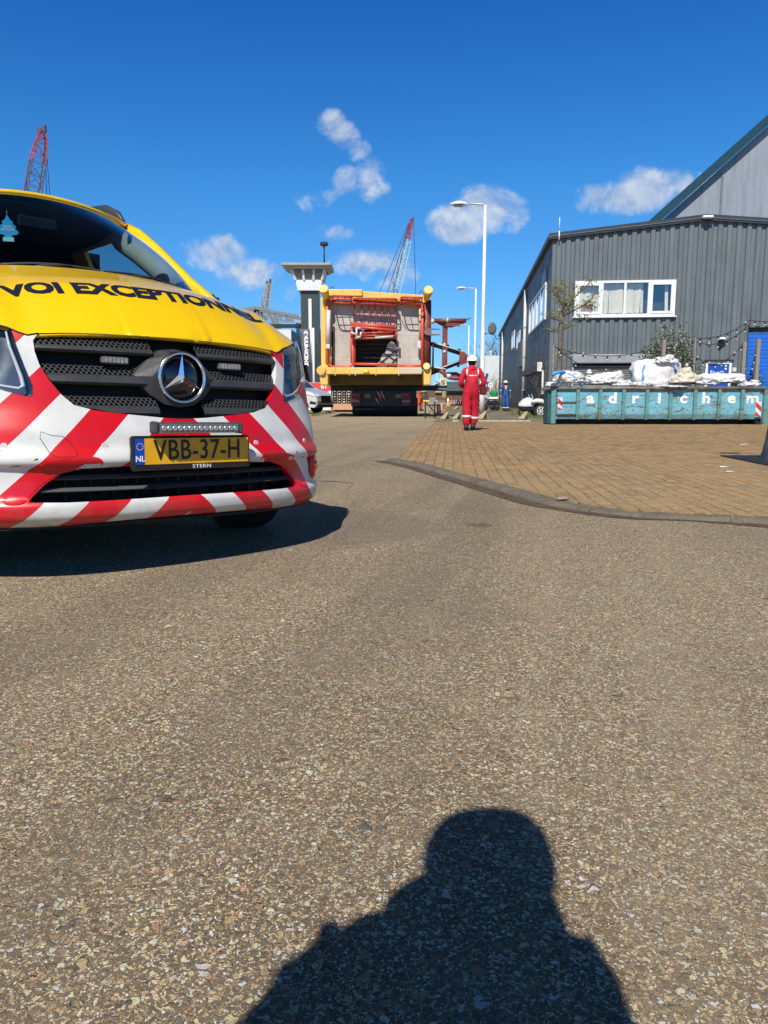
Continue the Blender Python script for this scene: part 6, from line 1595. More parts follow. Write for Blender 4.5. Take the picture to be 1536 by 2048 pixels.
def person(label, loc, rz, s, P, suit, helmet=None, group=None, bands=(), shoulder_tabs=False, boots=(.03, .022, .018), hood=None, finger_curl=.6, suit_wr=.012, vest=None, scarf=None):
    """s: height scale over a 1.75 m figure facing +y; P overrides joints"""
    t = thing('person', label, 'person', loc, rz, group)
    J = dict(pelvis=(0, 0, .95), belly=(0, 0, 1.10), chest=(0, 0, 1.27), nb=(0, -.01, 1.43), neck=(0, .0, 1.49), head=(0, .01, 1.57), crown=(0, .0, 1.66),
             shL=(-.17, 0, 1.40), elL=(-.24, -.03, 1.12), wrL=(-.25, .05, .88), shR=(.17, 0, 1.40), elR=(.24, -.03, 1.12), wrR=(.25, .05, .88),
             hipL=(-.095, 0, .90), knL=(-.10, .02, .50), anL=(-.10, -.02, .09), hipR=(.095, 0, .90), knR=(.10, .02, .50), anR=(.10, -.02, .09))
    J.update(P); J = {k: Vector(v)*s for k, v in J.items()}
    R = dict(pelvis=(.13, .10), belly=(.12, .095), chest=(.145, .10), nb=.06, neck=.052, head=(.074, .088), crown=(.066, .078), shL=.058, shR=.058, elL=.043, elR=.043, wrL=.028, wrR=.028, hipL=.085, hipR=.085, knL=.058, knR=.058, anL=.038, anR=.038)
    names = list(J); V = [J[n] for n in names]; RR = [tuple(q*s for q in R[n]) if isinstance(R[n], tuple) else R[n]*s for n in names]
    E = [('pelvis', 'belly'), ('belly', 'chest'), ('chest', 'nb'), ('nb', 'neck'), ('neck', 'head'), ('head', 'crown'), ('chest', 'shL'), ('shL', 'elL'), ('elL', 'wrL'), ('chest', 'shR'), ('shR', 'elR'), ('elR', 'wrR'), ('pelvis', 'hipL'), ('hipL', 'knL'), ('knL', 'anL'), ('pelvis', 'hipR'), ('hipR', 'knR'), ('knR', 'anR')]
    EE = [(names.index(a), names.index(b)) for a, b in E]
    # nose, toes
    def add(p, r, par): V.append(p); RR.append(r); EE.append((par, len(V)-1)); return len(V)-1
    hd = names.index('head'); add(J['head'] + Vector((0, .105, -.005))*s, .012*s, hd)
    for side in 'LR':
        an = names.index('an'+side); a = add(J['an'+side] + Vector((0, .09, -.045))*s, .036*s, an); add(V[a] + Vector((0, .08, -.005))*s, .028*s, a)
        w = names.index('wr'+side); d = (J['wr'+side] - J['el'+side]).normalized(); sg = -1 if side == 'L' else 1
        x = Vector((0, 1, 0)); x = (x - d*x.dot(d)); x = x.normalized() if x.length > .1 else Vector((0, 0, 1)); n = d.cross(x)
        palm = add(J['wr'+side] + d*.055*s, (.020*s, .034*s), w); n_in = n*(-sg) if n.x*sg > 0 else n*sg
        cv = Vector((-sg, 0, 0)); cv = (cv - d*cv.dot(d)).normalized() if (cv - d*cv.dot(d)).length > .1 else n
        for i, (off_, ln) in enumerate(((.030, .068), (.011, .078), (-.009, .072), (-.028, .056))):
            b0 = add(V[palm] + d*.045*s + x*off_*s, .0088*s, palm); b1 = add(V[b0] + (d*.7 + cv*finger_curl*.6).normalized()*ln*.5*s, .0080*s, b0); add(V[b1] + (d*.3 + cv*finger_curl).normalized()*ln*.5*s, .0070*s, b1)
        b0 = add(V[palm] + x*.045*s - d*.005*s, .0105*s, palm); b1 = add(V[b0] + (x*.5 + d*.9).normalized()*.035*s, .0095*s, b0); add(V[b1] + (d*.9 + cv*.4).normalized()*.028*s, .008*s, b1)
    body = skinmesh('body', V, EE, RR, M_SKIN, t)
    cn = [n for n in names if n not in ('neck', 'head', 'crown')]; K = 1.30
    CV = [J[n] for n in cn]; CE = [(cn.index(a), cn.index(b)) for a, b in E if a in cn and b in cn]
    CR = []
    for n in cn:
        r = R[n]; k = K*(1.30 if n in ('elL', 'elR') else 1.5 if n in ('knL', 'knR') else 2.0 if n in ('anL', 'anR') else 1.35 if n in ('wrL', 'wrR') else 1.22 if n in ('hipL', 'hipR') else 1.12 if n in ('belly', 'pelvis') else 1)
        CR.append(tuple(q*k*s for q in r) if isinstance(r, tuple) else r*k*s)
    su = skinmesh('coverall' if helmet else 'clothing', CV, CE, CR, suit, t, wrinkle=suit_wr*s*1.5)
    mbt = M('boot_dark', boots, .6) 
    for side in 'LR':
        a = J['an'+side]; mb = MB(); rows = []
        for k, (y, rx, rz_, zc) in enumerate(((-.075, .02, .03, -.03), (-.065, .045, .065, -.02), (-.01, .055, .085, .0), (.06, .052, .06, -.025), (.13, .050, .042, -.045), (.175, .036, .030, -.055), (.185, .008, .012, -.058))):
            rows.append([a + Vector((rx*cos(q*pi/6), y, max(-.089, zc + rz_*sin(q*pi/6))))*s for q in range(12)])
        mb.grid(rows, closed=True); mb.build('boot', mbt, t)
    if helmet:
        mb = MB(); c = J['head'] + Vector((0, .0, .045))*s; rows = []
        for i in range(9):
            a = i/8*pi/2; rows.append([c + Vector((cos(a)*.128*cos(q*pi/12), cos(a)*.145*sin(q*pi/12), sin(a)*.125))*s for q in range(24)])
        rows.insert(0, [c + Vector((.136*cos(q*pi/12), .152*sin(q*pi/12) + (.045 if sin(q*pi/12) > .5 else 0), -.012))*s for q in range(24)])
        mb.grid(rows, closed=True); hm = mb.build('hard_hat', helmet, t, solid=.004); mb = MB(); mb.tube([c + Vector((0, .13*cos(q*pi/10), .128*sin(q*pi/10)+.002))*s for q in range(11)], .012*s, 6); mb.build('hat_ridge', helmet, hm)
        mb = MB(); c2 = J['head']; rows = [[c2 + Vector((.092*cos(q*pi/8)*f, (.095*sin(q*pi/8)*f if sin(q*pi/8) < 0 else .02*sin(q*pi/8)), z))*s for q in range(16)] for z, f in ((.05, 1.02), (.0, 1.0), (-.05, .86), (-.075, .6))]
        mb.grid(rows, closed=True); mb.build('hair', M('hair_dark', (.02, .014, .010), .8), t)
    if hood is not None:
        o = crumple('hood', J['head'] + Vector((0, -.015, .005))*s, (.222*s, .24*s, .28*s), 3.3, hood, amp=.0, lump=.15, sub=4); put(o, t)
    if helmet:
        c = J['neck']; mb = MB(); mb.grid([[c + Vector((r_*cos(q*pi/8), r_*1.05*sin(q*pi/8), z))*s for q in range(16)] for z, r_ in ((-.075, .115), (-.03, .085), (.010, .074))], closed=True); mb.build('collar', suit, su)
    # eyes
    for sx in (-.03, .03):
        mb = MB(); mb.lathe([(.001, .0), (.010, .001), (.012, -.006)], J['head'] + Vector((sx, .088, .012))*s, 'Y', 8); mb.build('eye', M('eye_dark', (.02, .015, .012), .2), t)
    # reflective bands: (a, b, fraction, radius)
    for i, (a, b, f, r, w) in enumerate(bands):
        p = J[a].lerp(J[b], f); d = (J[b]-J[a]).normalized(); mb = MB(); x = d.cross(Vector((0, 1, 0))).normalized(); y = d.cross(x)
        rows = [[p + d*h*s + (x*cos(q*pi/10) + y*sin(q*pi/10))*(r+abs(noise.noise(Vector((q, h*50, i))))*.008)*s for q in range(20)] for h in (-w/2, w/2)]
        mb.grid(rows, closed=True); mb.build('reflective_band', M('silver_tape', (.75, .76, .74), .35, var=.08) if 'silver_tape' not in bpy.data.materials else bpy.data.materials['silver_tape'], su, solid=.003)
    if vest is not None:
        for sg in (-1, 1):
            mb = MB(); rows = [[Vector((sg*(xx+dx), .135 if z < 1.36 else .09, z))*s for dx in (0, .05)] for z, xx in ((.98, .13), (1.15, .13), (1.3, .10), (1.42, .08))]; mb.grid(rows); mb.build('vest_edge', vest, su, solid=.01)
    if scarf is not None:
        mb = MB(); mb.add([Vector(q)*s for q in ((-.08, .12, 1.44), (.08, .12, 1.44), (.02, .155, 1.22), (-.02, .155, 1.22))], [(0, 1, 2, 3)]); mb.build('yellow_scarf', scarf, su, solid=.012)
    return t, J, su, s
def suitmat(name, col): return M(name, col, .75, var=.16, vscale=6, bump=.35, bscale=18)
M_SUITR = suitmat('red_cotton', (.50, .006, .022)); M_SUITB = suitmat('blue_cotton', (.022, .085, .30)); M_SUITO = suitmat('orange_cotton', (.60, .10, .03)); M_HAT = M('helmet_white', (.80, .79, .75), .35, coat=.4)
t, J, su, s = person('worker in red coverall and white hard hat seen from behind, walking towards the trailer', G(942, 861, KZ), radians(3), .955,
    dict(elL=(-.270, -.03, 1.10), wrL=(-.16, .20, .98), elR=(.295, -.03, 1.09), wrR=(.20, .19, .96), shL=(-.175, 0, 1.385), shR=(.185, 0, 1.385), knL=(-.11, .0, .50), anL=(-.115, -.02, .09), knR=(.085, .10, .50), anR=(.065, .10, .10), pelvis=(-.01, 0, .93), hipL=(-.10, 0, .88), hipR=(.08, 0, .88)),
    M_SUITR, M_HAT, bands=(('knL', 'anL', .42, .108, .05), ('knR', 'anR', .52, .108, .05), ('elL', 'wrL', .62, .066, .04), ('elR', 'wrR', .62, .066, .04)))
tape = bpy.data.materials['silver_tape']
for sg in (-1, 1):
    mb = MB(); mb.grid([[Vector((sg*.115, -.128 + .0, 1.27))*s, Vector((sg*.155, -.122, 1.27))*s], [Vector((sg*.115, -.125, 1.36))*s, Vector((sg*.150, -.112, 1.36))*s], [Vector((sg*.110, -.085, 1.43))*s, Vector((sg*.140, -.075, 1.425))*s]]); mb.build('shoulder_tape', tape, su, solid=.006)
mb = MB(); mb.grid([[Vector((x, -.135 + abs(x)*.06, 1.252))*s for x in (-.09, -.03, .03, .10)], [Vector((x, -.133 + abs(x)*.06, 1.278))*s for x in (-.09, -.03, .03, .10)]]); mb.build('back_print', tape, su, solid=.005)
mb = MB(); mb.cbox(Vector((.275, .04, .93))*s, (.14, .16, .20), .03); pc = mb.build('belt_pouch', M('pouch_dark', (.12, .006, .010), .8), su)
person('worker in blue coverall and dark vest with white hard hat facing the camera', G(1010, 822, KZ), radians(180), 1.00,
    dict(elL=(-.27, -.02, 1.12), wrL=(-.28, .06, .86), elR=(.27, -.02, 1.12), wrR=(.29, .06, .86), knL=(-.12, .05, .50), anL=(-.13, .02, .09), knR=(.08, .0, .5), anR=(.07, -.06, .10)),
    M_SUITB, M_HAT, bands=(('knL', 'anL', .75, .10, .05), ('knR', 'anR', .75, .10, .05), ('shL', 'elL', .85, .078, .04), ('shR', 'elR', .85, .078, .04)), vest=M('vest_black', (.02, .02, .022), .8), scarf=M('scarf_yellow', (.75, .52, .03), .8))
person('worker with red orange trousers striding just right of the trailer wheels', G(838, 822, 0), radians(-80), 1.0,
    dict(knL=(-.10, .16, .52), anL=(-.10, .12, .10), knR=(.10, -.04, .50), anR=(.10, -.30, .16), elL=(-.26, .06, 1.14), wrL=(-.24, .25, 1.0)), M_SUITO, M_HAT, bands=(('knL', 'anL', .5, .085, .06), ('knR', 'anR', .5, .085, .06)), scarf=M('hi_vis', (.80, .62, .08), .8))
person('distant figure in navy and white clothes behind the red and white barriers', G(894, 808, KZ), radians(170), 1.0, {}, suitmat('navy_cotton', (.02, .035, .14)), None, hood=M('cap_white', (.7, .7, .7), .7))
# the photographer, whose shadow falls into the picture
t, J, su, s = person('photographer in a dark hooded jacket standing behind the camera, seen only as a shadow', (-.195, -.27, 0), 0, 1.0,
    dict(elL=(-.235, -.03, 1.08), wrL=(.10, .20, .76), elR=(.20, -.06, 1.08), wrR=(.30, .20, .75), nb=(0, -.01, 1.44), neck=(0, .01, 1.51), head=(.01, .02, 1.60), crown=(.01, .01, 1.68), shL=(-.155, 0, 1.365), shR=(.15, 0, 1.355)), suitmat('jacket_dark', (.03, .035, .045)), None, hood=suitmat('hood_dark', (.03, .035, .045)), finger_curl=.9)
q = crumple('collar', Vector((0, -.02, 1.475)), (.25, .24, .17), 4.4, bpy.data.materials['hood_dark'], amp=.05, sub=4); put(q, t)
mb = MB(); mb.cbox((0, -.035, .74), (.152, .010, .074), .004); tag(mb.build('smartphone', M('phone_black', (.01, .01, .012), .15, coat=1)), 'black smartphone held low in the hands of the photographer', 'phone')

# ------------------------------------------------------------------ street lamps
def lamp_post(px_base, py_base, py_top, label, px_top=None, H_=None, arm_px=None):
    """photo pixels: foot, height of the arm"""
    if H_ is None: b = G(px_base, py_base, KZ); Y = b.y; top = AT(px_base, py_top, Y).z
    else:
        r = ray(px_top, py_top); Y = (H_-H)/r.z*r.y; b = Vector((r.x/r.y*Y, Y, KZ)); top = H_
    t = thing('street_lamp', label, 'street lamp', b, 0, 'street lamps along the pavement'); h = top - KZ
    mb = MB(); mb.tube([(0, 0, 0), (0, 0, 1.2), (0, 0, 1.25), (0, 0, h*.5), (0, 0, h)], [.16, .155, .12, .095, .065], 14); mb.build('post', M_WHITE, t)
    mb = MB(); mb.tube([(0, 0, h-.35), (0, 0, h+.02), (-.05, 0, h+.05), (-1.05, -.0, h+.10)], [.06, .055, .045, .035], 8); mb.build('arm', M_GALV, t)
    mb = MB(); rows = []
    for x, w, zu, zl in ((-.85, .05, .10, .02), (-1.0, .13, .17, .0), (-1.25, .19, .20, -.03), (-1.5, .15, .16, -.02), (-1.66, .03, .08, .03)):
        rows.append([Vector((x, w*cos(q*pi/8), h + .02 + (zu if sin(q*pi/8) > 0 else -zl)*abs(sin(q*pi/8)) + (.0 if sin(q*pi/8) > 0 else .0))) for q in range(16)])
    mb.grid(rows, closed=True); lh = mb.build('lamp_head', M('lamp_head_grey', (.62, .64, .64), .4), t)
    mb = MB(); mb.cbox((-1.27, 0, h-.03), (.46, .22, .05), .02); mb.build('lamp_glass', M('lamp_glass', (.55, .58, .55), .1, coat=1), lh)
    mb = MB(); mb.b2((-.06, -.125, .7), (.06, -.11, 1.05)); mb.build('service_door', M_GALV, t)
lamp_post(963, 826, 411, 'nearest and tallest white street lamp, rising behind the worker in red')
lamp_post(0, 0, 578, 'second street lamp, its arm halfway up the sky beside the nearest lamp', px_top=952, H_=9.95)
lamp_post(0, 0, 652, 'farthest faint street lamp, seen between the frame arm and second lamp', px_top=938, H_=9.95)

# ------------------------------------------------------------------ cranes
def lattice(mb, A, B, wa, wb, n, r, side=Vector((1, 0, 0))):
    A, B = Vector(A), Vector(B); d = (B-A).normalized(); x = (side - d*side.dot(d)).normalized(); y = d.cross(x)
    ring = lambda f: [A.lerp(B, f) + (x*a + y*b)*(wa+(wb-wa)*f)/2 for a, b in ((-1, -1), (1, -1), (1, 1), (-1, 1))]
    for k in range(4): mb.bar(ring(0)[k], ring(1)[k], r*1.5)
    for i in range(n):
        p, q = ring(i/n), ring((i+1)/n)
        for k in range(4):
            mb.bar(p[k], q[(k+1) % 4] if i % 2 else q[(k+3) % 4], r*.8); mb.bar(q[k], q[(k+1) % 4], r*.8)
def crane(label, Y, pts, widths, mats, bays, r, cables=(), head=True, base=None):
    b0 = AT(*pts[0], Y); t = thing('lattice_crane', label, 'crane', (b0.x, Y, 0)); P = [AT(a, b, Y) - Vector((b0.x, Y, 0)) for a, b in pts]
    for i in range(len(P)-1):
        mb = MB(); lattice(mb, P[i], P[i+1], widths[i], widths[i+1], bays[i], r, Vector((.8, .6, 0))); mb.build('boom_section', mats[i], t)
    if head:
        mb = MB(); d = (P[-1]-P[-2]).normalized(); hs_ = widths[-2]*.36; mb.cbox(P[-1] + Vector((-hs_*.8, 0, 0)), (hs_*1.1, hs_, hs_*1.5), hs_*.2); mb.cbox(P[-1] + Vector((hs_*.6, 0, hs_*.6)), (hs_, hs_, hs_*2.2), hs_*.2); mb.build('boom_head', M('crane_head', (.10, .06, .06), .6), t)
    for a, b in cables:
        p, q = AT(*a, Y) - Vector((b0.x, Y, 0)), AT(*b, Y) - Vector((b0.x, Y, 0)); mb = MB(); mb.tube([p, q], .045, 5); mb.build('cable', M_CABLE, t)
    # crawler body at the boom foot
    x0 = P[0].x; mb = MB(); mb.cbox((x0-2.5, 0, 3.0), (7, 3.2, 2.6), .2); mb.build('machine_house', base or M_R2, t); mb = MB(); mb.cbox((x0-2, 0, .8), (8, 5, 1.5), .5); mb.build('crawler', M_BLK, t)
MCR = M('crane_red', (.42, .05, .045), .5); MCD = M('crane_rust', (.13, .07, .065), .6); MCB = M('crane_pale_blue', (.42, .62, .72), .5); MCY = M('crane_sand', (.42, .33, .20), .6)
crane('tall red lattice crane rising behind the windscreen of the yellow van', 120, [(8, 760), (60, 420), (75, 325), (83, 285), (85, 262)], (2.0, 2.0, 1.9, 1.4, .5), (MCD, MCD, MCR, MCR), (14, 4, 2, 2), .09,
      cables=(((90, 265), (100, 395)), ((88, 262), (94, 395)), ((79, 270), (45, 395))))
crane('pale blue lattice crane with a red tip leaning right above the yellow frame', 130, [(752, 765), (788, 592), (816, 480), (824, 440)], (1.1, 1.15, .8, .3), (MCB, MCB, MCR), (12, 8, 3), .055,
      cables=(((822, 440), (772, 592)), ((818, 445), (756, 592)), ((827, 436), (832, 600))), base=MCB)
def braid():   # folded back mast that runs along the blue boom
    Y = 131; A, B = AT(780, 595, Y), AT(819, 447, Y); t = thing('folded_jib', 'thin rusty ladder-like jib folded along the left of the pale blue crane boom', 'jib', A)
    mb = MB(); lattice(mb, (0, 0, 0), B-A, .55, .25, 16, .04, Vector((1, .3, 0))); mb.build('lattice', MCD, t)
braid()
crane('small sand coloured harbour crane with a white tip, over the truss bridge', 165, [(529, 640), (531, 610), (538, 565)], (1.2, 1.2, .6), (MCY, MCY), (4, 6), .10, cables=(((524, 592), (524, 640)), ((536, 570), (527, 615))), head=True, base=MCY)
def cable_far():
    Y = 140; A, B = AT(424, 598, Y), AT(470, 620, Y); o = MB().tube([(0, 0, 0), B-A], .12, 5).build('mooring_cable', M_STEELDARK); o.location = A; tag(o, 'dark cable sloping down right behind the windscreen pillar of the van', 'cable')
    mb = MB(); mb.cbox((0, 0, 0), (1.2, .8, 1.6), .3); mb.cbox((.9, 0, -.2), (.8, .8, 1.0), .2); mb.bar((0, 0, -1), (-1, 0, -30), .5); o = mb.build('sheave_head', M_STEELDARK); o.location = A; tag(o, 'dark pulley head peeping above the bonnet next to the windscreen pillar', 'pulley')
cable_far()

# ------------------------------------------------------------------ vegetation
def leafmat(name, col, var=.35):
    m, nt, b = nmat(name); N = NT(nt); g = N.n('ShaderNodeNewGeometry'); r = g.outputs['Random Per Island']
    N.l(N.ramp(r, [(0, tuple(c*(1-var) for c in col)), (.5, col), (1, tuple(min(1, c*(1+var*1.6)) for c in col))]), b.inputs['Base Color']); b.inputs['Roughness'].default_value = .55
    tr = N.n('ShaderNodeBsdfTranslucent'); tr.inputs[0].default_value = c4(tuple(min(1, c*1.3) for c in col)); mx = N.n('ShaderNodeMixShader'); mx.inputs[0].default_value = .25
    out = [n for n in nt.nodes if n.type == 'OUTPUT_MATERIAL'][0]; N.l(b.outputs[0], mx.inputs[1]); N.l(tr.outputs[0], mx.inputs[2]); N.l(mx.outputs[0], out.inputs[0]); return m
M_LEAFY = leafmat('spring_leaves', (.28, .27, .06)); M_LEAFG = leafmat('olive_leaves', (.11, .13, .045)); M_LEAFD = leafmat('dark_leaves', (.035, .055, .018)); M_BLOS = leafmat('silver_leaves', (.50, .50, .40), .2); M_RUSTL = leafmat('russet_leaves', (.14, .065, .03))
M_BARK = M('bark', (.16, .125, .085), .9, var=.3, vscale=12, bump=.5, bscale=40); M_GRASS = leafmat('grass_blades', (.14, .16, .045), .4)
def leaf(mb, p, s, rnd):
    a = rnd.uniform(0, 2*pi); e = rnd.uniform(-.9, .9); d = Vector((cos(a)*cos(e), sin(a)*cos(e), sin(e))); n = Vector((rnd.gauss(0, 1), rnd.gauss(0, 1), rnd.gauss(0, 1))).normalized(); w = d.cross(n).normalized()
    mb.add([p - d*s*.5, p + w*s*.28, p + d*s*.5, p - w*s*.28], [(0, 1, 2, 3)])
def grow(mb, p, d, L_, r, depth, rnd, tips, up=.15, spread=.6, nseg=4):
    pts = [p]; rs = [r]
    for i in range(nseg):
        d = (d + Vector((rnd.gauss(0, .12), rnd.gauss(0, .12), rnd.gauss(0, .08)+up*.3))).normalized(); pts.append(pts[-1] + d*L_/nseg); rs.append(r*(1-.55*(i+1)/nseg))
        if depth > 0 and i > 0:
            for _ in range(rnd.choice((1, 1, 2))):
                a = rnd.uniform(0, 2*pi); s = Vector((cos(a), sin(a), .2)); nd = (d*(1-spread) + s*spread + Vector((0, 0, up))).normalized(); grow(mb, pts[-1], nd, L_*rnd.uniform(.5, .7), rs[-1]*.6, depth-1, rnd, tips, up, spread, nseg)
    mb.tube(pts, rs, 5 if r < .03 else 8)
    tips += pts[1:] if depth == 0 else []
def tree_front():
    # young street tree between skip and grey building, its limbs follow the photo
    Y = SKY_ + 3.0; o = AT(1118, 834, Y); t = thing('young_tree', 'young thin tree with sparse yellow green spring leaves left of the white framed window', 'tree', (o.x, Y, KZ)); rnd = random.Random(21)
    Q = lambda px, py, dy=0: AT(px, py, Y) - Vector((o.x, Y-dy, KZ))
    mb = MB(); tips = []
    mb.tube([Q(1118, 836), Q(1118, 760), Q(1120, 700), Q(1121, 660), Q(1122, 630)], [.085, .08, .07, .06, .05], 10); tr = mb.build('trunk', M_BARK, t)
    limbs = [([(1122, 632), (1134, 616), (1150, 592), (1165, 578), (1180, 560)], .035), ([(1124, 634), (1145, 622), (1168, 611), (1185, 600), (1193, 585)], .032), ([(1123, 625), (1127, 615), (1118, 602), (1108, 592), (1096, 580)], .028), ([(1126, 614), (1134, 608), (1142, 600)], .018),
             ([(1121, 642), (1110, 640), (1100, 638), (1093, 632)], .018), ([(1122, 660), (1138, 655), (1152, 644), (1166, 638), (1176, 632)], .024), ([(1121, 664), (1112, 664), (1104, 662)], .014), ([(1120, 715), (1128, 710), (1138, 703)], .010), ([(1168, 611), (1180, 616), (1192, 619), (1198, 612)], .014), ([(1150, 592), (1146, 578), (1146, 562)], .014), ([(1108, 592), (1106, 584), (1112, 578)], .010), ([(1134, 616), (1128, 600), (1132, 585), (1130, 574)], .014)]
    for pts, r in limbs:
        mb = MB(); dy = rnd.uniform(-.6, .5); P = [Q(a, b, dy*i/len(pts)) for i, (a, b) in enumerate(pts)]
        mb.tube(P, [r*(1-.7*i/(len(P)-1)) for i in range(len(P))], 6)
        for i in range(1, len(P)):
            for _ in range(5):
                f = rnd.random(); q = P[i-1].lerp(P[i], f); a = rnd.uniform(0, 2*pi); d = Vector((cos(a), sin(a)*.6, rnd.uniform(.0, .9))).normalized(); e = q + d*rnd.uniform(.12, .34); mb.tube([q, q.lerp(e, .5) + Vector((0, 0, .02)), e], [.007, .005, .003], 4); tips += [e, q.lerp(e, .7)] if i >= 2 or rnd.random() < .3 else []
        mb.build('limb', M_BARK, t)
    mb = MB()
    for p in tips:
        for _ in range(rnd.choice((2, 4, 7))): leaf(mb, p + Vector((rnd.gauss(0, .05), rnd.gauss(0, .05), rnd.gauss(0, .05))), rnd.uniform(.04, .085), rnd)
    mb.build('crown', M_LEAFY, t)
tree_front()
def bush():
    Y = SKY_ + 2.6; rnd = random.Random(5)
    o = AT(1345, 790, Y); t = thing('climbing_shrub', 'big loose shrub with silvery leaves and white blossom behind the largest bulk bag', 'shrub', (o.x, Y, KZ)); Q = lambda px, py, dy=0: AT(px, py, Y) - Vector((o.x, Y-dy, KZ))
    mb = MB(); ends = []
    for px, py in ((1300, 700), (1312, 690), (1330, 668), (1340, 655), (1352, 660), (1365, 680), (1378, 690), (1385, 705), (1375, 730), (1350, 700), (1335, 700), (1320, 705), (1310, 715), (1360, 720), (1388, 745), (1345, 740), (1295, 708), (1372, 755), (1330, 725)):
        b = Q(1345 + rnd.uniform(-14, 14), 836); e = Q(px, py, rnd.uniform(-.4, .4)); m_ = b.lerp(e, .5) + Vector((rnd.uniform(-.15, .15), 0, .15)); mb.tube([b, m_, e], [.03, .02, .006], 5); ends.append((m_, e))
    mb.build('stems', M_BARK, t)
    for nm, mt, n, lo, s0, s1 in (('dark_foliage', M_LEAFD, 1500, .0, .05, .10), ('foliage', M_LEAFG, 2300, .1, .05, .10), ('blossom', M_BLOS, 900, .35, .035, .07), ('russet_foliage', M_RUSTL, 260, .5, .05, .09)):
        mb = MB()
        for _ in range(n):
            m_, e = rnd.choice(ends); 
            if nm == 'russet_foliage' and e.x > -.2: continue
            f = rnd.uniform(lo, 1.08); p = m_.lerp(e, f); r = .21*(1.15-f*.55); leaf(mb, p + Vector((rnd.gauss(0, r), rnd.gauss(0, r*.8), rnd.gauss(0, r))), rnd.uniform(s0, s1), rnd)
        mb.build(nm, mt, t)
    o = AT(1500, 790, Y-.2); t = thing('small_shrub', 'low green shrub at the foot of the blue sectional door', 'shrub', (o.x, Y-.2, KZ)); 
    for nm, mt, n in (('foliage', M_LEAFG, 1100), ('dark_foliage', M_LEAFD, 500)):
        mb = MB()
        for _ in range(n):
            x = rnd.gauss(0, .32); z = rnd.uniform(.2, 1.55 - abs(x)*.8 + .15*sin(x*9)); leaf(mb, Vector((x, rnd.gauss(0, .2), z)), rnd.uniform(.05, .10), rnd)
        mb.build(nm, mt, t)
    # dry twiggy bush beside the side shutter
    o = G(1088, 833, KZ); t = thing('dry_bush', 'brown twiggy bush between the white trike and the skip', 'bush', o); mb = MB(); tips = []
    for _ in range(12): grow(mb, Vector((rnd.uniform(-.2, .2), rnd.uniform(-.2, .2), 0)), Vector((rnd.uniform(-.3, .3), rnd.uniform(-.3, .3), 1)).normalized(), rnd.uniform(1.0, 1.7), .016, 1, rnd, tips, .1, .35)
    mb.build('twigs', M('dry_twig', (.12, .095, .05), .9), t); mb = MB()
    for p in tips:
        for _ in range(3): leaf(mb, p + Vector((rnd.gauss(0, .06), rnd.gauss(0, .06), rnd.gauss(0, .06))), .06, rnd)
    mb.build('foliage', leafmat('dry_leaves', (.13, .11, .045)), t)
bush()
def bare_tree(px, py, Y, hpx, label, seed, col=(.15, .12, .10), leafy=0, spread=.45):
    o = AT(px, py, Y); k = Y/F; t = thing('bare_tree', label, 'tree', (o.x, Y, KZ)); rnd = random.Random(seed); mb = MB(); tips = []
    h = hpx*k; mb.tube([(0, 0, 0), (0, 0, h*.3)], [h*.025, h*.018], 8); tr = mb.build('trunk', M('far_bark', col, .9), t); mb = MB()
    for i in range(7):
        a = i*2.4; grow(mb, Vector((0, 0, h*(.10+.03*i))), Vector((cos(a)*.5, sin(a)*.5, 1)).normalized(), h*.5, h*.017, 2, rnd, tips, .12, spread, 4)
    mb.build('crown', M('far_twig', col, .9), t)
    if leafy:
        mb = MB()
        for p in tips:
            for _ in range(leafy): leaf(mb, p + Vector((rnd.gauss(0, h*.02), rnd.gauss(0, h*.02), rnd.gauss(0, h*.02))), h*.02, rnd)
        mb.build('foliage', M_RUSTL, t)
bare_tree(977, 800, 62, 62, 'bare tree in front of the left of the white board behind the red worker', 3)
bare_tree(992, 800, 60, 60, 'bare tree in front of the white board, against the grey building corner', 9, (.17, .13, .07))
bare_tree(1000, 800, 120, 125, 'brownish tree top just above the white board', 4, (.16, .10, .08), 2)
bare_tree(966, 800, 110, 92, 'thin bare tree seen between the worker in red and the nearest lamp', 12)

# grass verges (uncountable blades)
def grass(label, areas, n, hgt, seed=1):
    rnd = random.Random(seed); mb = MB()
    tot = sum(abs((b[0]-a[0])*(b[1]-a[1])) for a, b in areas)
    for a, b in areas:
        for _ in range(int(n*abs((b[0]-a[0])*(b[1]-a[1]))/tot)):
            x, y = rnd.uniform(a[0], b[0]), rnd.uniform(a[1], b[1])
            if noise.noise(Vector((x*1.3, y*1.3, seed))) < -.05: continue
            h = hgt*rnd.uniform(.4, 1.2); l = Vector((rnd.gauss(0, .3), rnd.gauss(0, .3), 1))*h; w = .012
            mb.add([(x-w, y, 0.0), (x+w, y, 0.0), (x+l.x, y+l.y, l.z)], [(0, 1, 2)])
    o = mb.build('grass', M_GRASS, recalc=False); stuff(o, label, 'grass'); return o
def gpt(px, py): p = G(px, py, 0); return (p.x, p.y)
grass('rough grass strip below the mailboxes', [(gpt(664, 822), gpt(705, 815))], 5000, .16)
grass('patchy grass edge by the silver van', [(gpt(628, 833), gpt(650, 826)), (gpt(640, 829), gpt(668, 824))], 3000, .10, 2)
grass('green tufts around the trike wheel and wall foot', [(gpt(1072, 838), gpt(1100, 828)), (gpt(1012, 823), gpt(1060, 820)), (gpt(1060, 833), gpt(1090, 830))], 4500, .18, 3)
grass('thin grass among the concrete wedges', [(gpt(872, 842), gpt(925, 832)), (gpt(925, 842), gpt(985, 836)), (gpt(985, 842), gpt(1060, 838)), (gpt(890, 820), gpt(925, 814))], 6000, .05, 4)

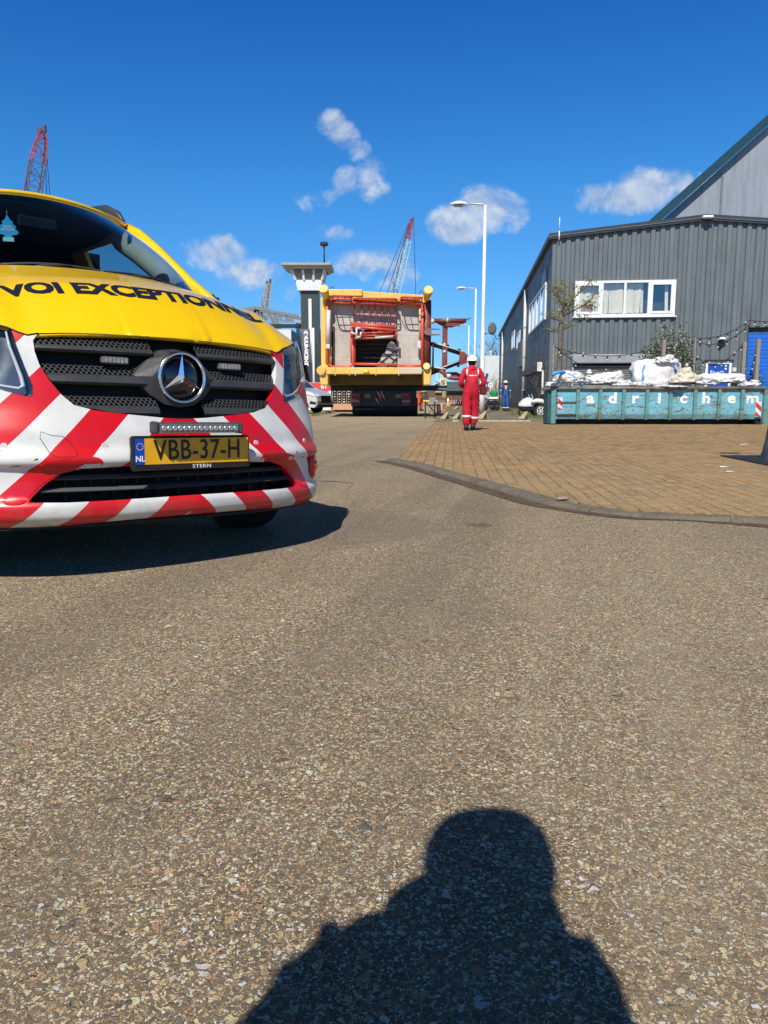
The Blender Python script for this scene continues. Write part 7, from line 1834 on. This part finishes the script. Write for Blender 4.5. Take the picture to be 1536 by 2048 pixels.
# ------------------------------------------------------------------ pavement behind the bricks
mp_ = M('pavement_dark', (.17, .14, .10), .9, var=.3, vscale=1.2, bump=.4, bscale=60, dirt=(.30, .25, .17), dscale=.7, damt=.6)
a, b, c, d = G(868, 843, KZ), G(1100, 843, KZ), G(1000, 806, KZ), G(905, 806, KZ)
mb = MB(); P = [Vector((p.x, p.y, .018)) for p in (a, b + Vector((12, 0, 0)), Vector((c.x+4, c.y, 0)), d)]; mb.add(P, [(0, 1, 2, 3)]); structure(mb.build('pavement', mp_))
mb = MB(); a, b = G(905, 842.2, KZ), G(1062, 842.2, KZ); n = 12
for i in range(n):
    if i in (1, 3): continue
    x0 = a.x + (b.x-a.x)*i/n; x1 = x0 + (b.x-a.x)/n*.93; mb.b2((x0, a.y, .0), (x1, a.y+.14, KZ+.028))
structure(mb.build('edging_stones', M('edging_pale', (.50, .46, .38), .8, var=.2, vscale=6)))

def misc():
    # concrete wedges
    m = M('wedge_concrete', (.40, .315, .18), .9, var=.15, vscale=5, bump=.5, bscale=30, dirt=(.20, .19, .10), dscale=3, damt=.5); g = 'concrete wedges along the pavement edge'
    W = [(891, 838, 25, 14, 'first concrete wedge right of the folding stand'), (914, 838, 24, 13, 'concrete wedge touching the left leg of the worker in red'), (966, 838, 30, 15, 'concrete wedge just right of the worker in red'), (1049, 838, 26, 15, 'concrete wedge in front of the white trike'), (913, 818, 16, 6, 'smallest, far concrete wedge among the barriers, left of the worker in red')]
    for px, py, w, h, lab in W:
        p = G(px, py, KZ); k = p.y/F; w *= k; h *= k; mb = MB(); P = [(-w/2, 0), (w*.12, 0), (w*.36, h*.98), (w*.18, h)]
        V = [(-w*.5, 0, 0), (-w*.05, -.06, 0), (w*.25, .0, h), (w*.10, .1, h), (w*.5, .3, 0), (w*.28, .35, h*.95), (-w*.3, .75, 0), (w*.45, .8, 0)]
        mb.add(V, [(0, 1, 2, 3), (1, 4, 5, 2), (3, 2, 5), (0, 3, 6), (3, 5, 7, 6), (5, 4, 7), (0, 6, 7, 4, 1)]); o = mb.build('concrete_wedge', m, bevel=.015); o.location = p; tag(o, lab, 'concrete block', g)
    # white trike
    p = G(1065, 834, KZ); k = p.y/F; t = thing('trike', 'white three-wheeled open vehicle with spoked wheels parked beside the side shutter', 'trike', p, radians(0))
    mw = M('trike_white', (.74, .73, .68), .4, var=.06, coat=.3, dirt=(.4, .36, .28), dscale=2, damt=.3); X = lambda px: (px-1065)*k; Z = lambda py: (832-py)*k
    mb = MB(); rows = []
    for px, zt, zb, w in ((1036, 807, 810, .10), (1040, 801, 811, .26), (1046, 796, 811.5, .34), (1054, 793, 811.5, .36), (1062, 794, 811, .33), (1069, 801, 810, .20)):
        rows.append([Vector((X(px), w*cos(q*pi/8), Z(zb) + (Z(zt)-Z(zb))*(sin(q*pi/8) if sin(q*pi/8) > 0 else .08*sin(q*pi/8)))) for q in range(16)])
    mb.grid(rows, closed=True); mb.build('nose_fairing', mw, t)
    mb = MB(); mb.tube([(X(1058), -.35, Z(803)), (X(1068), -.42, Z(800)), (X(1078), -.42, Z(801)), (X(1086), -.40, Z(805)), (X(1092), -.38, Z(812)), (X(1095), -.36, Z(817))], [.05, .09, .09, .07, .045, .03], 8); mb.build('mudguard', mw, t)
    mb = MB(); mb.cbox((X(1056), 0, Z(815)), (.62, .6, .22), .05); mb.cbox((X(1075), .1, Z(812)), (.7, .7, .3), .06); mb.build('chassis', M_BLK, t)
    for px, py, y, r in ((1077, 822, -.38, .24), (1077, 822, .42, .24), (1045, 825, -.05, .18)):
        mb = MB(); mb.lathe([(r*.62, -.07), (r*.95, -.08), (r, -.03), (r, .03), (r*.95, .08), (r*.62, .07)], (X(px), y, r), 'Y', 24); w = mb.build('wheel', MV_RUB, t)
        if r > .2:
            mb = MB(); mb.tube([(X(px)+r*.62*cos(q*pi/12), y-.06, r+r*.62*sin(q*pi/12)) for q in range(24)], .018, 6, closed=True)
            for q in range(6): mb.bar((X(px), y-.06, r), (X(px)+r*.6*cos(q*pi/3), y-.06, r+r*.6*sin(q*pi/3)), .05, .03)
            mb.build('rim', M('rim_white', (.72, .72, .68), .35), w)
    mb = MB(); mb.bar((X(1058), -.1, Z(797)), (X(1055), -.1, Z(788)), .03); mb.bar((X(1064), -.15, Z(796)), (X(1060), -.15, Z(787)), .03); mb.build('steering_post', M_GALV, t); mb = MB(); mb.cbox((X(1076), .1, Z(803)), (.5, .5, .12), .04); mb.cbox((X(1084), .1, Z(796)), (.1, .5, .35), .04); mb.build('seat', M_BLK, t)
    # white board behind, dark shed, white-green cart
    def flatb(nm, lab, cat, x0, x1, yt, yb, Y, dep, mat, parent=None):
        a, b = AT(x0, yt, Y), AT(x1, yb, Y); t = thing(nm, lab, cat, (a.x, Y, 0)); mb = MB(); mb.b2((0, 0, max(0, b.z)), (b.x-a.x, dep, a.z)); mb.build('panel' if cat != 'building' else 'wall', mat, t); return t, a
    Y = 85; t, a = flatb('white_hall', 'flat white building behind the bare trees beside the grey building corner', 'building', 968, 1040, 711, 800, Y, 12, M('white_panel', (.66, .70, .70), .6, var=.08)); mb = MB(); k = Y/F; mb.tube([(16*k, 1, a.z), (16*k, 1, a.z+7*k)], .10, 6); mb.cbox((16*k, 1, a.z+8*k), (.3, .3, .3), .08); mb.build('roof_vent', M_WHITEDULL, t)
    Y = 80; t, a = flatb('brown_shed', 'long low shed with grey roof and brown walls behind the barriers', 'building', 856, 968, 782, 800, Y, 14, M('shed_brown', (.13, .085, .05), .8, var=.3)); k = Y/F
    mb = MB(); L_ = 112*k; mb.b2((28*k, -.4, a.z), (L_+.4, 14, a.z+18*k)); mb.build('roof', M('shed_roof', (.085, .11, .125), .6, var=.1), t); mb = MB(); mb.b2((3*k, -.1, 4*k), (15*k, -.005, 16*k)); mb.build('shed_window', M('shed_pane', (.25, .27, .27), .3), t)
    mb = MB(); mb.b2((14*k, -.25, a.z-3*k), (28*k, .1, a.z)); mb.build('lintel', M('lintel_sand', (.50, .36, .18), .6), t)
    # small cream A-frame crane
    Y = 74; k = Y/F; o = AT(888, 800, Y); t = thing('cream_derrick', 'small cream A-frame derrick behind the frame arm, above the black trailer deck', 'crane', (o.x, Y, 0)); Z = lambda py: AT(888, py, Y).z; Xp = lambda px: AT(px, 770, Y).x-o.x
    mc = M('derrick_cream', (.72, .64, .40), .5)
    for a, b in (((881, 772), (883, 744)), ((892, 772), (887, 744)), ((883, 762), (890, 762)), ((882, 770), (888, 752)), ((883, 745), (887, 745))): mb = MB(); mb.bar((Xp(a[0]), 0, Z(a[1])), (Xp(b[0]), 0, Z(b[1])), .16); mb.build('strut', mc, t)
    mb = MB(); mb.cbox((Xp(886), 0, Z(772)), (15*k, 1.4, 4*k), .15); mb.build('platform', mc, t); mb = MB(); mb.cbox((Xp(888), 0, Z(785)), (8*k, 1.2, 24*k), .1); mb.build('pedestal', M('pedestal_sand', (.35, .28, .17), .7), t)
    for a, b in (((873, 745), (874, 768)), ((866, 771), (882, 757))): mb = MB(); mb.bar((Xp(a[0]), .3, Z(a[1])), (Xp(b[0]), .3, Z(b[1])), .12); mb.build('stay', M('stay_blue', (.55, .66, .72), .5), t)
    # cart with a green tank, white wheel disc, signs
    Y = 48; k = Y/F; o = AT(985, 812, Y); t = thing('tank_cart', 'white utility cart carrying a bright green tank at the grey building corner', 'cart', (o.x, Y, KZ)); Z = lambda py: AT(985, py, Y).z-KZ; Xp = lambda px: AT(px, 800, Y).x-o.x
    mb = MB(); mb.cbox((Xp(986), .4, Z(797)), (22*k, 1.2, 6*k), .08); mb.build('load_bed', M_WHITE, t); mb = MB(); mb.cbox((Xp(989), .4, Z(787.5)), (15*k, 1.0, 12*k), .12); mb.build('green_tank', M('tank_green', (.01, .26, .07), .45, var=.1), t); mb = MB(); mb.b2((Xp(976), -.12, Z(801)), (Xp(980), -.1, Z(794))); mb.build('green_patch', M_LEAFD, t)
    mb = MB(); mb.cbox((Xp(986), .4, Z(806)), (20*k, 1.0, 8*k), .05); mb.build('undercarriage', M_BLK, t)
    for px in (970, 984, 993): mb = MB(); mb.lathe([(.001, -.05), (.08, -.05), (.10, -.03), (.17, -.03), (.17, .05)], (Xp(px), -.2, .17), 'Y', 14); mb.build('wheel', MV_RUB, t)
    mb = MB(); mb.cbox((Xp(970.5), .2, Z(792)), (7*k, .8, 16*k), .12); mb.build('white_cab', M_WHITEDULL, t); mb = MB(); mb.lathe([(.001, -.3), (3.2*k, -.22), (3.6*k, 0), (3.0*k, .2)], (Xp(970), .0, Z(783)), 'Y', 14); mb.build('blue_dome', M('dome_blue', (.28, .42, .60), .4), t)
    mb = MB(); Y2 = 50; o2 = AT(981, 771, Y2); k2 = Y2/F; mb.tube([(4*k2*cos(q*pi/10), 0, 4.2*k2*sin(q*pi/10)) for q in range(20)], .05, 6, closed=True); mb.bar((-1.5*k2, 0, -1*k2), (1.5*k2, 0, 1*k2), .1); mb.bar((0, 0, -4*k2), (.5*k2, 0, -35*k2), .05); o = mb.build('life_ring', M_WHITE); o.location = o2; tag(o, 'white ring on a post above the green tank cart', 'ring')
    for px, py, w, h, c, lab in ((973, 754, 5, 14, (.03, .05, .30), 'small dark blue flag sign beside the right shoulder of the worker in red'), (985, 757, 3, 2.4, (.72, .68, .5), 'tiny pale plate on a post in front of the bare trees')):
        Y3 = 52; k3 = Y3/F; o3 = AT(px, py, Y3); mb = MB(); mb.box((0, 0, 0), (w*k3, .05, h*k3), mat=Matrix.Rotation(.25, 3, 'Y')); tt = thing('small_sign', lab, 'sign', o3); mb.build('sign_face', M('sign_face', c, .5), tt); mb = MB(); mb.tube([(0, .05, -o3.z), (0, .05, 0)], .025, 5); mb.build('sign_post', M_GALV, tt)
    # red and white barriers
    mr, mwht = M('barrier_red', (.62, .08, .06), .5), M_WHITEDULL; gb = 'red and white barriers in the far roadway'
    for i, (px, py, w, h, lab) in enumerate(((880, 826, 11, 18, 'nearest red and white chequered barrier, right of the folding stand'), (905, 808, 12, 9, 'low red and white slatted barrier left of the worker in red'), (917, 808, 11, 9, 'red and white slatted barrier almost touching the worker in red'))):
        p = G(px, py, KZ); k = p.y/F; t = thing('barrier', lab, 'barrier', p, 0, gb); w *= k; h *= k
        mb = MB(); mb.b2((-w/2, -.03, h*.88), (w/2, .03, h)); mb.build('top_rail', mwht, t); mb = MB(); mb.b2((-w/2, -.03, h*.12), (w/2, .03, h*.2)); mb.build('bottom_rail', mr, t)
        n = 4
        for j in range(n+1): mb = MB(); x = -w/2 + w*j/n; mb.b2((x-.03, -.05, 0), (x+.03, -.031, h*.95)); mb.build('slat', mr if j % 2 == 0 else mwht, t)
    gc = 'orange traffic cones around the works'
    for px, py, lab in ((896, 811, 'orange and white traffic cone in front of the navy figure'), (848, 803, 'small orange cone just right of the striding worker'), (853, 803, 'small orange cone left of the barriers, nearer the folding stand')):
        p = G(px, py, KZ); k = p.y/F; t = thing('traffic_cone', lab, 'cone', p, 0, gc); mb = MB(); mb.lathe([(.30, 0), (.30, .04), (.20, .05), (.12, .45)], (0, 0, 0), 'Z', 12); mb.build('cone_body', M('cone_orange', (.80, .30, .04), .5), t); mb = MB(); mb.lathe([(.125, .44), (.06, .75), (.001, .76)], (0, 0, 0), 'Z', 12); mb.build('cone_top', M_WHITE, t)
    for px, py, w, h, c, lab in ((869, 803, 9, 9, (.72, .68, .66), 'pale box on a trestle between the works and the brown shed'), (858, 804, 6, 9, (.55, .16, .14), 'faded red cabinet left of the pale box')):
        p = G(px, py, KZ); k = p.y/F; mb = MB(); mb.cbox((0, 0, h*k*.75), (w*k, .6, h*k*.7), .05); mb.b2((-w*k*.45, -.2, 0), (-w*k*.35, .2, h*k*.45)); mb.b2((w*k*.35, -.2, 0), (w*k*.45, .2, h*k*.45)); o = mb.build('site_box', M('site_box', c, .6)); o.location = p; tag(o, lab, 'box')
    p = G(855, 806, KZ); mb = MB(); k = p.y/F; 
    mb.tube([(-6*k, 0, 3.2*k), (10*k, 0, 3.4*k), (20*k, 0, 2.6*k)], .18, 8); mb.tube([(-4*k, 0, 0), (-4*k, 0, 3.2*k)], .06, 6); mb.tube([(18*k, 0, 0), (18*k, 0, 2.6*k)], .06, 6); o = mb.build('yellow_boom_gate', M('gate_yellow', (.72, .50, .12), .5)); o.location = p; tag(o, 'low sandy yellow barrier beam behind the folding stand', 'barrier beam')
    # trestles near the red worker's left elbow
    p = G(920, 810, KZ); k = p.y/F; mb = MB()
    for a, b in ((-6, -3), (0, -3), (2, 5), (8, 5)): mb.bar((a*k, 0, 0), (b*k, 0, 15*k), .12)
    mb.bar((-4*k, 0, 14*k), (6*k, 0, 15*k), .12); o = mb.build('trestle', M_WHITEDULL); o.location = p; tag(o, 'pale trestle legs just left of the worker in red', 'trestle')
    # wooden posts and string lights on the front of the grey building
    gp = 'grey wooden posts carrying the string lights'; Y = SKY_ + 1.9
    P = {}
    for key, px, py, lab in (('a', 1107, 690, 'short post at the left end of the string lights beside the young tree'), ('b', 1328, 680, 'wooden post rising through the blossoming shrub'), ('c', 1391, 676, 'thin post at the right edge of the shrub, carrying two strings'), ('d', 1489, 684, 'wooden post in front of the left edge of the blue sectional door'), ('e', 1517, 678, 'rightmost, thickest wooden post before the blue sectional door')):
        a = AT(px, py, Y); w = .05 if key in 'ac' else .11; mb = MB(); mb.cbox((0, 0, (a.z-KZ)/2), (w, w, a.z-KZ), .008); o = mb.build('wooden_post', M_WOODPOST); o.location = (a.x, Y, KZ); o.rotation_euler = (0, .0, .1); tag(o, lab, 'post', gp); P[key] = a
    rnd = random.Random(2); mbulb = M('bulb_glass', (.75, .72, .66), .15, coat=1); gs = 'festoon string lights along the grey front'
    def string(A, B, sag, n, lab):
        A, B = Vector(A), Vector(B); t = thing('string_light', lab, 'string lights', A, 0, gs); D = B-A; f = lambda q: D*q + Vector((0, 0, -sag*4*q*(1-q)))
        mb = MB(); mb.tube([f(i/20) for i in range(21)], .011, 5); mb.build('cable', M_CABLE, t)
        for i in range(n):
            p = f((i+.5)/n); mb = MB(); mb.lathe([(.001, 0), (.026, 0), (.026, -.07), (.02, -.08)], p, 'Z', 8); s_ = mb.build('socket', M_CABLE, t); mb = MB(); up = rnd.random() < .3; z0 = .0 if up else -.08; sg = 1 if up else -1; mb.lathe([(.014, z0), (.024, z0+sg*.02), (.020, z0+sg*.04), (.001, z0+sg*.05)], p, 'Z', 8); mb.build('bulb', mbulb, s_)
    e = AT(1500, 640, Y+1.6); e2 = AT(1560, 640, Y+1.6)
    string(P['a'] + Vector((0, 0, -.05)), AT(1300, 700, Y), .22, 8, 'string light from the left post across above the roller shutter')
    string(P['a'] + Vector((0, 0, 0)), AT(1290, 715, Y-.1), .55, 6, 'lower slack string light crossing in front of the roller shutter')
    string(P['c'], e, .18, 6, 'string light rising from the shrub to the top of the blue door'); string(P['c'] + Vector((0, 0, -.1)), e + Vector((0, 0, -.12)), .30, 6, 'second string light sagging just below the rising one')
    string(e, e2, .05, 3, 'string light running along the top of the blue sectional door'); string(P['c'] + Vector((0, 0, -.5)), P['d'], .42, 8, 'string light hanging in a bow above the blue ENZO door')
    string(P['c'] + Vector((0, 0, -.2)), AT(1385, 745, Y), .0, 4, 'string light hanging straight down the thin post'); string(P['e'], AT(1503, 737, Y), .05, 4, 'string light slanting down left from the thickest post')
    string(P['d'] + Vector((0, 0, -.05)), AT(1491, 735, Y), .10, 3, 'short string light drooping beside the post at the blue door')
    # right edge: dark flared bollard foot and rubber mat
    p = G(1545, 922, KZ); t = thing('dark_bollard', 'dark blue grey flared object cut by the right edge of the picture', 'bollard', p); k = p.y/F
    mb = MB(); mb.lathe([(.17, 0), (.16, .03), (.135, .10), (.11, .25), (.085, .45), (.07, .62), (.001, .62)], (.02, 0, 0), 'Z', 28); mb.build('rubber_foot', M('bollard_grey', (.035, .042, .052), .6, var=.3, vscale=8, dirt=(.20, .19, .17), dscale=4, damt=.4), t)
    mb = MB(); a, b, c, d = G(1440, 912.5, KZ), G(1536, 912.5, KZ), G(1640, 930, KZ), G(1536, 932, KZ); q = [Vector((v.x, v.y, 0)) for v in (a, b, c, d)]
    mb.add([v + Vector((0, 0, KZ+.002)) for v in q] + [v + Vector((0, 0, KZ+.014)) for v in q], [(0, 1, 2, 3), (7, 6, 5, 4)] + [(i, (i+1) % 4, 4+(i+1) % 4, 4+i) for i in range(4)]); o = mb.build('rubber_mat', M('mat_rubber', (.010, .014, .022), .7, var=.3)); tag(o, 'black pointed rubber mat lying on the bricks at the right edge', 'mat')
    # scraps on the bricks
    rnd = random.Random(6)
    for px, py, w, c, lab in ((1445, 935, .10, (.62, .6, .55), 'crumpled pale scrap below the rubber mat'), (1488, 890, .13, (.70, .60, .48), 'small cream scrap above the rubber mat'), (1458, 945, .09, (.55, .52, .46), 'lowest pale scrap near the kerb at the right')):
        p = G(px, py, KZ); o = crumple('litter', (0, 0, .006), (w, w*.7, .02), px, M('litter', c, .8), amp=.4, sub=3); o.location = p; put(o); tag(o, lab, 'litter')
    mb = MB(); p = G(1459, 907, KZ); mb.cbox((0, 0, .004), (.20, .10, .012), .003); o = mb.build('drain_cover', M('drain_rust', (.05, .035, .02), .8)); o.location = p; tag(o, 'small dark drain plate in the bricks above the rubber mat', 'drain cover')
    for px, py, w, lab in ((1125, 1000, .10, 'pinkish stone flake by the middle of the kerb'),):
        p = G(px, py, KZ); o = crumple('litter', (0, 0, .01), (w, w*.5, .03), 5, M('flake', (.30, .20, .15), .8), amp=.3, sub=3); o.location = p; put(o); tag(o, lab, 'litter')
    # hairline crack in the asphalt
    mb = MB(); c = [G(x, y, .002) for x, y in ((628, 961), (650, 962), (675, 963), (704, 966), (706, 969), (700, 973), (694, 978), (690, 981))]
    mb.grid([[p + Vector((0, -.012*(1+.6*((i*7) % 3)), 0)) for i, p in enumerate(c)], [p + Vector((0, .012, 0)) for p in c]], smooth=False); o = mb.build('asphalt_crack', M('crack_dark', (.05, .04, .03), .9)); structure(o)
misc()
